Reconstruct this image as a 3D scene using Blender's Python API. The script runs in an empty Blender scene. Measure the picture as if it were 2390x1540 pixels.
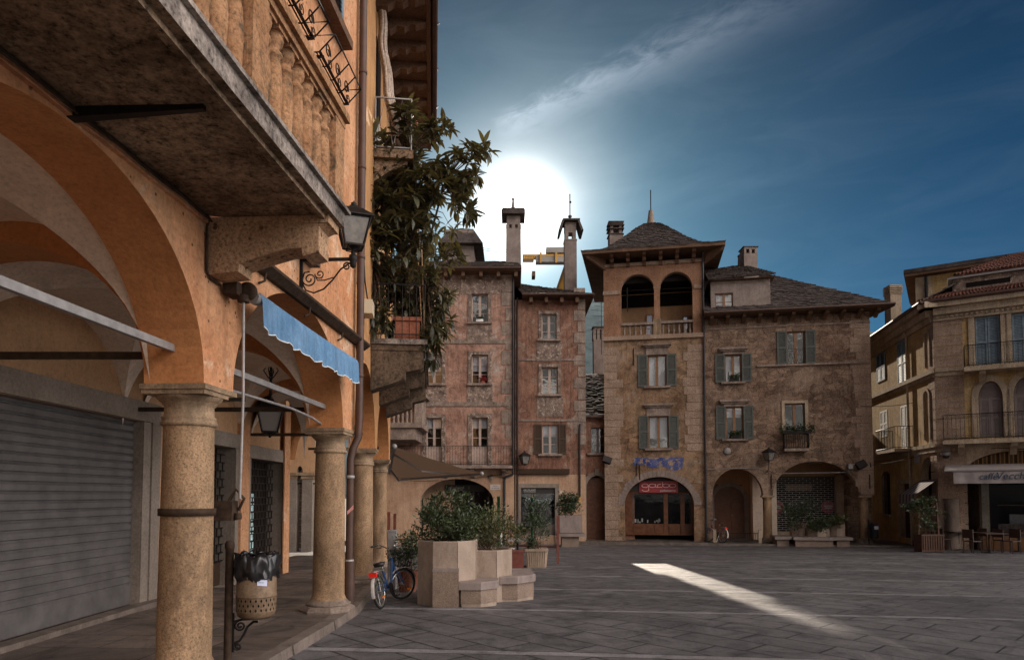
# sky / exposure settings
GL = (46.0, 7.5, .80, .0); FILL = 72.0; FILLC = (1.0, .885, .775); SKYTINT = (.050, .155, .235); TRL, CIR = 4.0, .55; WSTR = .10; EXPO = 0.0
import bpy, bmesh, math, random
from mathutils import Vector, Matrix
from mathutils.geometry import tessellate_polygon
random.seed(7)
V = Vector
scn = bpy.context.scene
COL = scn.collection
PI = math.pi
# ------------------------------------------------------------------ camera model (photo measured at 2390 x 1540)
FPX, CX, HZ, EYE, PITCH = 1593.0, 1195.0, 1155.0, 1.55, math.radians(2.8)
PY = HZ - FPX*math.tan(PITCH)
CAM = V((0, 0, EYE))
cp, sp = math.cos(PITCH), math.sin(PITCH)
def ray(x, y):
    xs, ys = (x-CX)/FPX, (PY-y)/FPX
    return V((xs, cp-ys*sp, sp+ys*cp))
def atY(x, y, Y):
    r = ray(x, y); return CAM + r*(Y/r.y)
def atZ(x, y, z):
    r = ray(x, y); return CAM + r*((z-EYE)/r.z)
def pz(Y):                      # pavement height: level near the camera, falling gently beyond
    return -0.03*min(max(0.0, Y-9.0), 33.0)
def gz(Y):                      # square paving, one kerb below the pavement
    return pz(Y) - 0.10
def onG(x, y, off=0.0):
    z = -0.1
    for _ in range(40):
        p = atZ(x, y, z+off); z = gz(p.y)
    p = atZ(x, y, z+off); p.z = z; return p
# ------------------------------------------------------------------ mesh builder
class MB:
    def __init__(s, mat=None):
        s.v, s.f, s.mi, s.sm, s.mats = [], [], [], [], []
        s.cur = 0
        if mat: s.use(mat)
    def use(s, mat):
        if mat not in s.mats: s.mats.append(mat)
        s.cur = s.mats.index(mat); return s
    def add(s, pts, faces, smooth=False, mat=None):
        if mat: s.use(mat)
        b = len(s.v); s.v.extend([tuple(p) for p in pts])
        for f in faces:
            s.f.append([b+i for i in f]); s.mi.append(s.cur); s.sm.append(smooth)
        return s
    def quad(s, a, b, c, d, mat=None): return s.add([a, b, c, d], [(0, 1, 2, 3)], mat=mat)
    def hexa(s, p, mat=None):       # p: 4 bottom ccw, 4 top
        return s.add(p, [(3, 2, 1, 0), (4, 5, 6, 7), (0, 1, 5, 4), (1, 2, 6, 5), (2, 3, 7, 6), (3, 0, 4, 7)], mat=mat)
    def box(s, x0, x1, y0, y1, z0, z1, mat=None, M=None):
        p = [V(q) for q in ((x0, y0, z0), (x1, y0, z0), (x1, y1, z0), (x0, y1, z0), (x0, y0, z1), (x1, y0, z1), (x1, y1, z1), (x0, y1, z1))]
        if M: p = [M @ q for q in p]
        return s.hexa(p, mat)
    def fbox(s, F, a0, a1, h0, h1, d0, d1, mat=None):
        p = [F.pt(a, h, d) for (a, h, d) in ((a0, h0, d1), (a1, h0, d1), (a1, h0, d0), (a0, h0, d0), (a0, h1, d1), (a1, h1, d1), (a1, h1, d0), (a0, h1, d0))]
        return s.hexa(p, mat)
    def fskew(s, F, a0, a1, h0, h1, d0, d1, sk, mat=None):     # box whose right side is skewed: a1+sk at the inner depth d0
        p = [F.pt(a, h, d) for (a, h, d) in ((a0, h0, d1), (a1, h0, d1), (a1+sk, h0, d0), (a0, h0, d0), (a0, h1, d1), (a1, h1, d1), (a1+sk, h1, d0), (a0, h1, d0))]
        return s.hexa(p, mat)
    def bar(s, p, q, w, t=None, mat=None, up=V((0, 0, 1))):
        p, q = V(p), V(q); t = t or w
        d = (q-p).normalized()
        x = d.cross(up)
        if x.length < 1e-4: x = d.cross(V((1, 0, 0)))
        x.normalize(); y = x.cross(d)
        x *= w/2; y *= t/2
        return s.hexa([p-x-y, p+x-y, q+x-y, q-x-y, p-x+y, p+x+y, q+x+y, q-x+y], mat)
    def tube(s, pts, r, seg=8, mat=None, cap=True, closed=False):
        pts = [V(p) for p in pts]; n = len(pts)
        rr = r if isinstance(r, (list, tuple)) else [r]*n
        vs, fs = [], []
        prev = None
        for i, p in enumerate(pts):
            if closed: d = pts[(i+1) % n]-pts[i-1]
            else: d = pts[min(i+1, n-1)]-pts[max(i-1, 0)]
            d = d.normalized() if d.length > 1e-9 else V((0, 0, 1))
            if prev is None:
                x = d.cross(V((0, 0, 1)))
                if x.length < 1e-3: x = d.cross(V((1, 0, 0)))
            else:
                x = prev - d*prev.dot(d)
                if x.length < 1e-4: x = d.cross(V((0.3, 1, 0.2)))
            x.normalize(); prev = x; y = d.cross(x)
            for k in range(seg):
                t = 2*PI*k/seg
                vs.append(p + (x*math.cos(t)+y*math.sin(t))*rr[i])
        m = n if closed else n-1
        for i in range(m):
            j = (i+1) % n
            for k in range(seg):
                l = (k+1) % seg
                fs.append((i*seg+k, i*seg+l, j*seg+l, j*seg+k))
        s.add(vs, fs, True, mat)
        if cap and not closed:
            s.add(vs[:seg], [tuple(range(seg))[::-1]]); s.add(vs[-seg:], [tuple(range(seg))])
        return s
    def lathe(s, c, prof, seg=24, mat=None, M=None, smooth=True, cap=True):
        c = V(c); vs, fs = [], []
        for (r, z) in prof:
            for k in range(seg):
                t = 2*PI*k/seg
                q = V((r*math.cos(t), r*math.sin(t), z))
                if M: q = M @ q
                vs.append(c+q)
        for i in range(len(prof)-1):
            for k in range(seg):
                l = (k+1) % seg
                fs.append((i*seg+k, i*seg+l, (i+1)*seg+l, (i+1)*seg+k))
        s.add(vs, fs, smooth, mat)
        if cap:
            s.add(vs[:seg], [tuple(range(seg))[::-1]]); s.add(vs[-seg:], [tuple(range(seg))])
        return s
    def sphere(s, c, r, seg=12, rings=8, mat=None, sc=(1, 1, 1)):
        prof = [(max(1e-4, r*math.sin(PI*i/rings)), -r*math.cos(PI*i/rings)) for i in range(rings+1)]
        return s.lathe(c, prof, seg, mat, Matrix.Diagonal((sc[0], sc[1], sc[2])), True, False)
    def poly(s, loops, mat=None):   # planar polygon with holes (3D loops)
        tris = tessellate_polygon([[V(p) for p in l] for l in loops])
        flat = [p for l in loops for p in l]
        return s.add(flat, [tuple(t) for t in tris], mat=mat)
    def prism(s, F, outline, holes, d0, d1, mat=None, sides=None, back=True):
        # plate in facade frame from depth d0 (outer) to d1 (inner), holes through it
        if mat: s.use(mat)
        loops = [outline]+list(holes)
        def ll(d): return [[F.pt(a, h, d) for a, h in l] for l in loops]
        flat2 = [[V((a, h, 0)) for a, h in l] for l in loops]
        tris = [tuple(t) for t in tessellate_polygon(flat2)]
        f0 = [p for l in ll(d0) for p in l]
        # orient: outward normal should be F.n
        t0 = tris[0]; nn = (f0[t0[1]]-f0[t0[0]]).cross(f0[t0[2]]-f0[t0[0]])
        if nn.dot(F.n) < 0: tris = [t[::-1] for t in tris]
        s.add(f0, tris)
        if back: s.add([p for l in ll(d1) for p in l], [t[::-1] for t in tris])
        if sides: s.use(sides)
        A, B = ll(d0), ll(d1)
        for la, lb in zip(A, B):
            n = len(la)
            s.add(la+lb, [(i, (i+1) % n, n+(i+1) % n, n+i) for i in range(n)])
        return s
    def extr(s, pts, vec, mat=None):    # closed planar 3D outline extruded along vec
        pts = [V(p) for p in pts]; vec = V(vec); n = len(pts)
        if mat: s.use(mat)
        tris = [tuple(t) for t in tessellate_polygon([pts])]
        s.add(pts, tris); s.add([p+vec for p in pts], [t[::-1] for t in tris])
        s.add(pts+[p+vec for p in pts], [(i, (i+1) % n, n+(i+1) % n, n+i) for i in range(n)])
        return s
    def mesh(s, name):
        me = bpy.data.meshes.new(name)
        me.from_pydata(s.v, [], s.f)
        for m in s.mats: me.materials.append(m)
        if s.mats: me.polygons.foreach_set('material_index', s.mi)
        me.polygons.foreach_set('use_smooth', s.sm)
        me.update(); return me
    def build(s, name, parent=None, **kw):
        o = bpy.data.objects.new(name, s.mesh(name)); COL.objects.link(o)
        if parent is not None:
            o.parent = parent
            if parent.type == 'EMPTY': o.matrix_parent_inverse = Matrix.Translation(-V(parent.location))
        for k, val in kw.items(): o[k] = val
        return o
def tag(o, label, cat, group=None):
    o['label'] = label; o['category'] = cat
    if group: o['group'] = group
    return o
def thing(name, label, cat, loc=(0, 0, 0), group=None):
    o = bpy.data.objects.new(name, None); COL.objects.link(o); o.location = V(loc); o.empty_display_size = 0.2
    return tag(o, label, cat, group)
def struct(o):
    o['kind'] = 'structure'; return o
def copy_tree(o, parent=None):
    c = o.copy(); COL.objects.link(c)
    if parent is not None: c.parent = parent
    for ch in list(o.children): copy_tree(ch, c)
    return c
class Frame:                    # facade frame: a along the wall, h = world height, d outwards
    def __init__(s, ox, oy, ux, uy):
        s.o = V((ox, oy, 0)); s.u = V((ux, uy, 0)).normalized(); s.n = V((s.u.y, -s.u.x, 0))
    def pt(s, a, h, d=0.0): return s.o + s.u*a + s.n*d + V((0, 0, h))
    def px(s, x, y, d=0.0):
        r = ray(x, y); q = s.o + s.n*d
        t = (q-CAM).dot(s.n)/r.dot(s.n); p = CAM + r*t
        return (p-s.o).dot(s.u), p.z
    def rect(s, x0, y0, x1, y1, d=0.0):
        a0, h1 = s.px(x0, (y0+y1)/2, d)[0], s.px((x0+x1)/2, y0, d)[1]
        a1, h0 = s.px(x1, (y0+y1)/2, d)[0], s.px((x0+x1)/2, y1, d)[1]
        return a0, a1, h0, h1
def arch(aL, aR, hs, rise, n=20):
    c, w = (aL+aR)/2, (aR-aL)/2
    return [(c-w*math.cos(PI*i/n), hs+rise*math.sin(PI*i/n)) for i in range(n+1)]
def rectpts(a0, a1, h0, h1): return [(a0, h0), (a1, h0), (a1, h1), (a0, h1)]
def spiral(r0, r1, turns, n=26, a0=0.0):
    return [((r0+(r1-r0)*i/n)*math.cos(a0+turns*2*PI*i/n), (r0+(r1-r0)*i/n)*math.sin(a0+turns*2*PI*i/n)) for i in range(n+1)]
def text_mesh(body, size, shear=0.0, extrude=0.004, align='LEFT', sx=1.0, offset=0.0):
    cu = bpy.data.curves.new('lettering', 'FONT'); cu.body = body; cu.size = size; cu.shear = shear
    cu.extrude = extrude; cu.align_x = align; cu.resolution_u = 3; cu.offset = offset
    ob = bpy.data.objects.new('lettering', cu); COL.objects.link(ob)
    dg = bpy.context.evaluated_depsgraph_get(); dg.update()
    me = bpy.data.meshes.new_from_object(ob.evaluated_get(dg))
    vs = [(v.co.x*sx, v.co.y, v.co.z) for v in me.vertices]; fs = [tuple(p.vertices) for p in me.polygons]
    bpy.data.objects.remove(ob); bpy.data.curves.remove(cu); bpy.data.meshes.remove(me)
    return vs, fs
def ftext(mb, F, body, a, h, d, size, mat, fit=None, **kw):     # lettering on a facade; fit = width
    vs, fs = text_mesh(body, size, **kw)
    if fit:
        x0, x1 = min(v[0] for v in vs), max(v[0] for v in vs); k = fit/(x1-x0)
        vs = [((v[0]-x0)*k, v[1], v[2]) for v in vs]
    mb.add([F.pt(a+v[0], h+v[1], d+v[2]) for v in vs], fs, mat=mat)
# ------------------------------------------------------------------ materials
def nmat(name):
    m = bpy.data.materials.new(name); m.use_nodes = True
    nt = m.node_tree; b = nt.nodes['Principled BSDF']
    return m, nt, b
def N(nt, t, **kw):
    n = nt.nodes.new(t)
    for k, v in kw.items():
        if k.startswith('i_'): n.inputs[k[2:].replace('_', ' ')].default_value = v
        else: setattr(n, k, v)
    return n
def c4(c): return (c[0], c[1], c[2], 1.0)
def simple(name, c, rough=0.7, metal=0.0, spec=0.4, var=0.0, scale=8.0, bump=0.0):
    m, nt, b = nmat(name)
    b.inputs['Roughness'].default_value = rough; b.inputs['Metallic'].default_value = metal
    b.inputs['Specular IOR Level'].default_value = spec
    b.inputs['Base Color'].default_value = c4(c)
    if var or bump:
        g = N(nt, 'ShaderNodeNewGeometry')
        no = N(nt, 'ShaderNodeTexNoise', i_Scale=scale, i_Detail=6.0, i_Roughness=0.65)
        nt.links.new(g.outputs['Position'], no.inputs['Vector'])
        if var:
            r = N(nt, 'ShaderNodeValToRGB')
            r.color_ramp.elements[0].position = 0.3; r.color_ramp.elements[1].position = 0.7
            r.color_ramp.elements[0].color = c4([x*(1-var) for x in c]); r.color_ramp.elements[1].color = c4([min(1, x*(1+var)) for x in c])
            nt.links.new(no.outputs['Fac'], r.inputs['Fac']); nt.links.new(r.outputs['Color'], b.inputs['Base Color'])
        if bump:
            bp = N(nt, 'ShaderNodeBump', i_Strength=bump, i_Distance=0.02)
            nt.links.new(no.outputs['Fac'], bp.inputs['Height']); nt.links.new(bp.outputs['Normal'], b.inputs['Normal'])
    return m
def mixc(nt, fac, a, b_, mode='MIX'):
    n = nt.nodes.new('ShaderNodeMix'); n.data_type = 'RGBA'; n.blend_type = mode
    if isinstance(fac, (int, float)): n.inputs[0].default_value = fac
    else: nt.links.new(fac, n.inputs[0])
    for s, val in ((n.inputs[6], a), (n.inputs[7], b_)):
        if isinstance(val, (tuple, list)): s.default_value = c4(val)
        else: nt.links.new(val, s)
    return n.outputs[2]
def ramp(nt, src, stops):
    r = nt.nodes.new('ShaderNodeValToRGB'); e = r.color_ramp.elements
    while len(e) < len(stops): e.new(0.5)
    for el, (p, c) in zip(e, stops):
        el.position = p; el.color = c4(c if isinstance(c, (tuple, list)) else (c, c, c))
    nt.links.new(src, r.inputs['Fac']); return r.outputs['Color']
def noise(nt, vec, scale, detail=8.0, rough=0.6, dist=0.0):
    n = N(nt, 'ShaderNodeTexNoise', i_Scale=scale, i_Detail=detail, i_Roughness=rough, i_Distortion=dist)
    nt.links.new(vec, n.inputs['Vector']); return n.outputs['Fac']
def mapping(nt, vec, scale=(1, 1, 1), loc=(0, 0, 0), rot=(0, 0, 0)):
    m = nt.nodes.new('ShaderNodeMapping'); m.inputs['Scale'].default_value = scale; m.inputs['Location'].default_value = loc; m.inputs['Rotation'].default_value = rot
    nt.links.new(vec, m.inputs['Vector']); return m.outputs['Vector']
def wallvec(nt, u):             # (along wall, height, 0) from world position
    g = nt.nodes.new('ShaderNodeNewGeometry')
    d = nt.nodes.new('ShaderNodeVectorMath'); d.operation = 'DOT_PRODUCT'; d.inputs[1].default_value = (u[0], u[1], 0)
    nt.links.new(g.outputs['Position'], d.inputs[0])
    sx = nt.nodes.new('ShaderNodeSeparateXYZ'); nt.links.new(g.outputs['Position'], sx.inputs[0])
    cx = nt.nodes.new('ShaderNodeCombineXYZ'); nt.links.new(d.outputs['Value'], cx.inputs['X']); nt.links.new(sx.outputs['Z'], cx.inputs['Y'])
    return cx.outputs['Vector'], g.outputs['Position']
def weathered(name, c0, c1, s=0.7, peel=None, peel_t=(0.56, 0.6), streak=0.5, grain=0.25, bump=0.35, stones=None, u=(1, 0), stone_mix=0.5, stone_warp=0.3, rough=0.92, seed=0.0, bs=14.0, pits=0.0, rough_mid=0.25):
    m, nt, b = nmat(name); b.inputs['Roughness'].default_value = rough; b.inputs['Specular IOR Level'].default_value = 0.2
    wv, pos = wallvec(nt, u)
    p = mapping(nt, pos, loc=(seed, seed*1.7, seed*0.3))
    n1 = noise(nt, p, s, 9, 0.62, 0.4)
    col = ramp(nt, n1, [(0.32, c0), (0.66, c1)])
    if peel:
        n3 = noise(nt, p, s*2.1, 12, 0.68, 0.6)
        col = mixc(nt, ramp(nt, n3, [(peel_t[0], 0.0), (peel_t[1], 1.0)]), col, peel)
    h = None
    if stones:                  # irregular masonry showing where the render has gone
        wd = nt.nodes.new('ShaderNodeVectorMath'); wd.operation = 'ADD'
        sc = nt.nodes.new('ShaderNodeVectorMath'); sc.operation = 'SCALE'; sc.inputs['Scale'].default_value = stone_warp
        nt.links.new(noise(nt, pos, 1.7, 4), sc.inputs[0]); nt.links.new(wv, wd.inputs[0]); nt.links.new(sc.outputs[0], wd.inputs[1])
        sv = mapping(nt, wd.outputs[0], (1/stones[0], 1/stones[1], 1))
        ve = N(nt, 'ShaderNodeTexVoronoi', feature='DISTANCE_TO_EDGE', i_Scale=1.0, i_Randomness=.85); ve.voronoi_dimensions = '2D'; nt.links.new(sv, ve.inputs['Vector'])
        vc = N(nt, 'ShaderNodeTexVoronoi', feature='F1', i_Scale=1.0, i_Randomness=.85); vc.voronoi_dimensions = '2D'; nt.links.new(sv, vc.inputs['Vector'])
        sp_ = nt.nodes.new('ShaderNodeSeparateXYZ'); nt.links.new(vc.outputs['Color'], sp_.inputs[0])
        cell = mixc(nt, 1.0, ramp(nt, sp_.outputs[0], [(0.0, (.62, .60, .58)), (1.0, (1.15, 1.1, 1.05))]), ramp(nt, ve.outputs['Distance'], [(0.0, 0.5), (stones[2], 1.0)]), 'MULTIPLY')
        msk = ramp(nt, noise(nt, p, s*1.1, 7, 0.65), [(0.60-stone_mix*0.3, 0.0), (0.66-stone_mix*0.3, 1.0)])
        col = mixc(nt, msk, col, mixc(nt, 1.0, col, cell, 'MULTIPLY'))
    if streak:
        st = noise(nt, mapping(nt, pos, (5.5, 5.5, 0.6)), 1.0, 9, 0.7, 1.2)
        col = mixc(nt, streak, col, mixc(nt, 1.0, col, ramp(nt, st, [(0.28, 0.40), (0.55, 1.0), (0.75, 1.2)]), 'MULTIPLY'))
    if rough_mid:
        md = noise(nt, p, s*4.5, 12, 0.74, 0.9)
        col = mixc(nt, rough_mid, col, mixc(nt, 1.0, col, ramp(nt, md, [(0.33, 0.35), (0.52, 1.0), (0.70, 1.35)]), 'MULTIPLY'))
    fine = noise(nt, pos, bs*2.0, 8, 0.75)
    col = mixc(nt, 1.0, col, ramp(nt, fine, [(0.32, 1-grain*2.2), (0.5, 1.0), (0.68, 1+grain*1.3)]), 'MULTIPLY')
    if pits:
        vo = N(nt, 'ShaderNodeTexVoronoi', i_Scale=9.0); nt.links.new(p, vo.inputs['Vector'])
        col = mixc(nt, ramp(nt, vo.outputs['Distance'], [(pits, 1.0), (pits+0.04, 0.0)]), col, [x*0.3 for x in c0])
    nt.links.new(col, b.inputs['Base Color'])
    bp = N(nt, 'ShaderNodeBump', i_Strength=bump, i_Distance=0.03)
    nt.links.new(noise(nt, pos, bs, 10, 0.7), bp.inputs['Height']); nt.links.new(bp.outputs['Normal'], b.inputs['Normal'])
    return m
def granite(name, c, scale=70.0, contrast=0.45, bump=0.25, blotch=0.3, rough=0.75, stain=None):
    m, nt, b = nmat(name); b.inputs['Roughness'].default_value = rough; b.inputs['Specular IOR Level'].default_value = 0.3
    g = nt.nodes.new('ShaderNodeNewGeometry'); pos = g.outputs['Position']
    f = noise(nt, pos, scale, 6, 0.8)
    col = ramp(nt, f, [(0.34, [x*(1-contrast) for x in c]), (0.5, c), (0.68, [min(1, x*(1+contrast*0.55)) for x in c])])
    bl = noise(nt, mapping(nt, pos, (1, 1, .55)), 2.6, 10, 0.7, 0.8)
    col = mixc(nt, 1.0, col, ramp(nt, bl, [(0.32, 1-blotch), (0.65, 1+blotch*0.4)]), 'MULTIPLY')
    if stain:
        sn = noise(nt, mapping(nt, pos, (1.5, 1.5, 0.5)), 1.6, 9, 0.7)
        col = mixc(nt, ramp(nt, sn, [(0.52, 0.0), (0.66, 0.85)]), col, stain)
    nt.links.new(col, b.inputs['Base Color'])
    bp = N(nt, 'ShaderNodeBump', i_Strength=bump, i_Distance=0.012)
    nt.links.new(noise(nt, pos, scale*0.45, 8, 0.75), bp.inputs['Height']); nt.links.new(bp.outputs['Normal'], b.inputs['Normal'])
    return m
def paving(name, c, bw, rh, mortar, rot, band=None, var=0.25, curve=0.0):
    m, nt, b = nmat(name); b.inputs['Roughness'].default_value = 0.7; b.inputs['Specular IOR Level'].default_value = 0.35
    g = nt.nodes.new('ShaderNodeNewGeometry'); pos = g.outputs['Position']
    br = nt.nodes.new('ShaderNodeTexBrick'); br.inputs['Scale'].default_value = 1.0; br.offset = 0.37
    br.inputs['Brick Width'].default_value = bw; br.inputs['Row Height'].default_value = rh; br.inputs['Mortar Size'].default_value = mortar
    br.inputs['Mortar Smooth'].default_value = 0.25
    br.inputs['Color1'].default_value = c4([x*(1-var) for x in c]); br.inputs['Color2'].default_value = c4([x*(1+var*0.7) for x in c]); br.inputs['Mortar'].default_value = c4([x*0.12 for x in c])
    wsc = nt.nodes.new('ShaderNodeVectorMath'); wsc.operation = 'SCALE'; wsc.inputs['Scale'].default_value = 0.10; nt.links.new(N(nt, 'ShaderNodeTexNoise', i_Scale=0.9, i_Detail=2.0).outputs['Color'], wsc.inputs[0])
    wad = nt.nodes.new('ShaderNodeVectorMath'); wad.operation = 'ADD'; nt.links.new(pos, wad.inputs[0]); nt.links.new(wsc.outputs[0], wad.inputs[1])
    nt.links.new(mapping(nt, wad.outputs[0], rot=(0, 0, rot)), br.inputs['Vector'])
    col = br.outputs['Color']
    if band:
        sx = nt.nodes.new('ShaderNodeSeparateXYZ'); nt.links.new(pos, sx.inputs[0])
        def math_(op, a, bb):
            n = nt.nodes.new('ShaderNodeMath'); n.operation = op
            for i, val in enumerate((a, bb)):
                if isinstance(val, (int, float)): n.inputs[i].default_value = val
                elif val is not None: nt.links.new(val, n.inputs[i])
            return n.outputs[0]
        xx = math_('MULTIPLY', sx.outputs['X'], sx.outputs['X'])
        yy = math_('ADD', sx.outputs['Y'], math_('MULTIPLY', xx, curve))
        yy = math_('ADD', yy, math_('MULTIPLY', sx.outputs['X'], 0.10))
        fr = math_('FRACT', math_('DIVIDE', yy, band[0]), None)
        dist = math_('ABSOLUTE', math_('SUBTRACT', fr, 0.5), None)
        bandm = ramp(nt, dist, [(band[1]/band[0]*0.5, 1.0), (band[1]/band[0]*0.5+0.002, 0.0)])
        edge = ramp(nt, dist, [(band[1]/band[0]*0.5-0.003, 0.0), (band[1]/band[0]*0.5, 1.0), (band[1]/band[0]*0.5+0.006, 1.0), (band[1]/band[0]*0.5+0.009, 0.0)])
        col = mixc(nt, bandm, col, [x*2.0 for x in c])
        col = mixc(nt, edge, col, [x*0.3 for x in c])
    big = noise(nt, pos, 0.35, 8, 0.6)
    col = mixc(nt, 1.0, col, ramp(nt, big, [(0.3, 0.68), (0.68, 1.2)]), 'MULTIPLY')
    dirt = noise(nt, pos, 1.6, 10, 0.72, 0.8)
    col = mixc(nt, 1.0, col, ramp(nt, dirt, [(0.33, 0.42), (0.52, 1.0), (0.72, 1.3)]), 'MULTIPLY')
    fine = noise(nt, pos, 55, 6, 0.8)
    col = mixc(nt, 1.0, col, ramp(nt, fine, [(0.32, 0.55), (0.68, 1.35)]), 'MULTIPLY')
    nt.links.new(col, b.inputs['Base Color'])
    nt.links.new(ramp(nt, dirt, [(0.3, 0.70), (0.7, 0.42)]), b.inputs['Roughness'])
    bp = N(nt, 'ShaderNodeBump', i_Strength=0.8, i_Distance=0.025)
    hsum = mixc(nt, 0.35, br.outputs['Color'], fine)
    nt.links.new(hsum, bp.inputs['Height']); nt.links.new(bp.outputs['Normal'], b.inputs['Normal'])
    return m
def leafmat(name, c, trans=0.35, rough=0.35, var=0.5, yellow=None, tt=(1.1, 1.3, 0.5)):
    m, nt, b = nmat(name); b.inputs['Roughness'].default_value = rough; b.inputs['Specular IOR Level'].default_value = 0.5
    g = nt.nodes.new('ShaderNodeNewGeometry')
    stops = [(0.0, [x*(1-var) for x in c]), (0.85, [x*(1+var) for x in c])]
    if yellow: stops.append((0.97, yellow))
    col = ramp(nt, g.outputs['Random Per Island'], stops)
    nt.links.new(col, b.inputs['Base Color'])
    tr = nt.nodes.new('ShaderNodeBsdfTranslucent'); nt.links.new(mixc(nt, 1.0, col, tt, 'MULTIPLY'), tr.inputs['Color'])
    mx = nt.nodes.new('ShaderNodeMixShader'); mx.inputs[0].default_value = trans
    out = nt.nodes['Material Output']
    nt.links.new(b.outputs[0], mx.inputs[1]); nt.links.new(tr.outputs[0], mx.inputs[2]); nt.links.new(mx.outputs[0], out.inputs['Surface'])
    return m
def glassmat(name, refl=0.3, tint=(0.8, 0.85, 0.9), rough=0.02):
    m = bpy.data.materials.new(name); m.use_nodes = True; nt = m.node_tree; nt.nodes.clear()
    o = nt.nodes.new('ShaderNodeOutputMaterial'); t = nt.nodes.new('ShaderNodeBsdfTransparent'); g = nt.nodes.new('ShaderNodeBsdfGlossy')
    t.inputs['Color'].default_value = c4(tint); g.inputs['Roughness'].default_value = rough; g.inputs['Color'].default_value = (1, 1, 1, 1)
    mx = nt.nodes.new('ShaderNodeMixShader'); mx.inputs[0].default_value = refl
    geo = nt.nodes.new('ShaderNodeNewGeometry')
    bp = N(nt, 'ShaderNodeBump', i_Strength=0.06, i_Distance=0.05); nt.links.new(noise(nt, geo.outputs['Position'], 1.6, 2), bp.inputs['Height']); nt.links.new(bp.outputs['Normal'], g.inputs['Normal'])
    nt.links.new(t.outputs[0], mx.inputs[1]); nt.links.new(g.outputs[0], mx.inputs[2]); nt.links.new(mx.outputs[0], o.inputs['Surface'])
    return m
M = {}
M['orange'] = weathered('ochre_plaster', (0.46, 0.205, 0.098), (0.59, 0.315, 0.17), s=0.9, peel=(0.60, 0.40, 0.27), peel_t=(0.57, 0.64), rough_mid=.32, streak=0.4, grain=0.16, bump=0.3, seed=3, bs=10, pits=0.10)
M['orange_deep'] = weathered('deep_ochre_plaster', (0.46, 0.185, 0.07), (0.56, 0.25, 0.10), s=1.1, streak=0.15, grain=0.12, bump=0.22, seed=5)
M['vault'] = weathered('limewash_vault', (0.68, 0.54, 0.42), (0.76, 0.62, 0.50), s=0.8, streak=0.1, grain=0.12, bump=0.2, seed=8)
M['rearwall'] = weathered('arcade_rear_plaster', (0.42, 0.24, 0.13), (0.52, 0.31, 0.17), s=0.7, streak=0.2, grain=0.12, bump=0.2, seed=9)
M['ochre2'] = weathered('faded_ochre_plaster', (0.40, 0.20, 0.09), (0.52, 0.28, 0.12), s=0.8, streak=0.5, grain=0.16, bump=0.3, seed=13)
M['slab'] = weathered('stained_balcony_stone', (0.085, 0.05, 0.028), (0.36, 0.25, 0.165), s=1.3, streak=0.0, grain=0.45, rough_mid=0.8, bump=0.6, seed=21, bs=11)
M['slabface'] = weathered('lichened_stone_edge', (0.06, 0.05, 0.045), (0.36, 0.30, 0.26), s=3.2, streak=0.2, grain=0.4, bump=0.5, seed=25)
M['baluster'] = weathered('balustrade_stone', (0.29, 0.145, 0.07), (0.42, 0.235, 0.125), s=2.4, peel=(0.10, 0.07, 0.045), peel_t=(0.52, 0.66), streak=0.4, grain=0.3, bump=0.5, seed=31, bs=20)
M['corbel'] = weathered('corbel_stone', (0.33, 0.195, 0.11), (0.46, 0.295, 0.18), s=2.0, streak=0.3, grain=0.35, bump=0.5, seed=35, bs=20, pits=0.14)
M['granite'] = granite('speckled_granite', (0.31, 0.195, 0.11), 55, 0.75, 0.5, 0.5, stain=(0.12, 0.072, 0.04))
M['capital'] = granite('capital_granite', (0.31, 0.21, 0.13), 60, 0.55, 0.5, 0.55, stain=(0.09, 0.06, 0.035))
M['oldstone'] = granite('old_base_stone', (0.20, 0.15, 0.12), 30, 0.5, 0.6, 0.5)
M['planter'] = granite('planter_stone', (0.33, 0.25, 0.195), 80, 0.30, 0.2, 0.3, stain=(0.20, 0.14, 0.10))
M['bench'] = granite('bench_granite', (0.23, 0.165, 0.125), 75, 0.65, 0.3, 0.25)
M['benchtop'] = granite('bench_slab', (0.24, 0.19, 0.17), 75, 0.25, 0.2, 0.3)
M['iron'] = simple('wrought_iron', (0.018, 0.015, 0.014), 0.55, 0.6, 0.4, 0.4, 20)
M['rust'] = simple('rusty_iron', (0.055, 0.034, 0.022), 0.8, 0.4, 0.3, 0.5, 14, 0.3)
M['steel'] = simple('grey_painted_steel', (0.30, 0.28, 0.27), 0.5, 0.3, 0.4, 0.25, 12)
M['pipe'] = simple('brown_downpipe', (0.070, 0.036, 0.026), 0.5, 0.2, 0.4, 0.35, 4)
M['darkpipe'] = simple('dark_downpipe', (0.035, 0.035, 0.04), 0.5, 0.4, 0.4, 0.3, 4)
M['shutter_roll'] = simple('roller_shutter_metal', (0.135, 0.122, 0.118), 0.55, 0.3, 0.4, 0.28, 3.0, 0.1)
M['frame_grey'] = weathered('grey_stone_frame', (0.20, 0.16, 0.13), (0.27, 0.22, 0.18), s=1.5, streak=0.2, grain=0.15, bump=0.15, seed=40)
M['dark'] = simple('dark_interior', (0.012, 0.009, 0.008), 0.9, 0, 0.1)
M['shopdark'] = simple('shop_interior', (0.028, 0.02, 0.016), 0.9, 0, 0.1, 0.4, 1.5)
M['glass'] = glassmat('window_glass', 0.17)
M['glass_dim'] = glassmat('shop_glass', 0.014)
M['lampglass'] = simple('frosted_lamp_glass', (0.15, 0.135, 0.12), 0.15, 0, 0.6, 0.4, 9)
M['slate'] = weathered('stone_slab_roof', (0.035, 0.027, 0.025), (0.105, 0.083, 0.074), s=2.2, streak=0.1, grain=0.35, bump=0.6, seed=50, bs=9)
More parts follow.
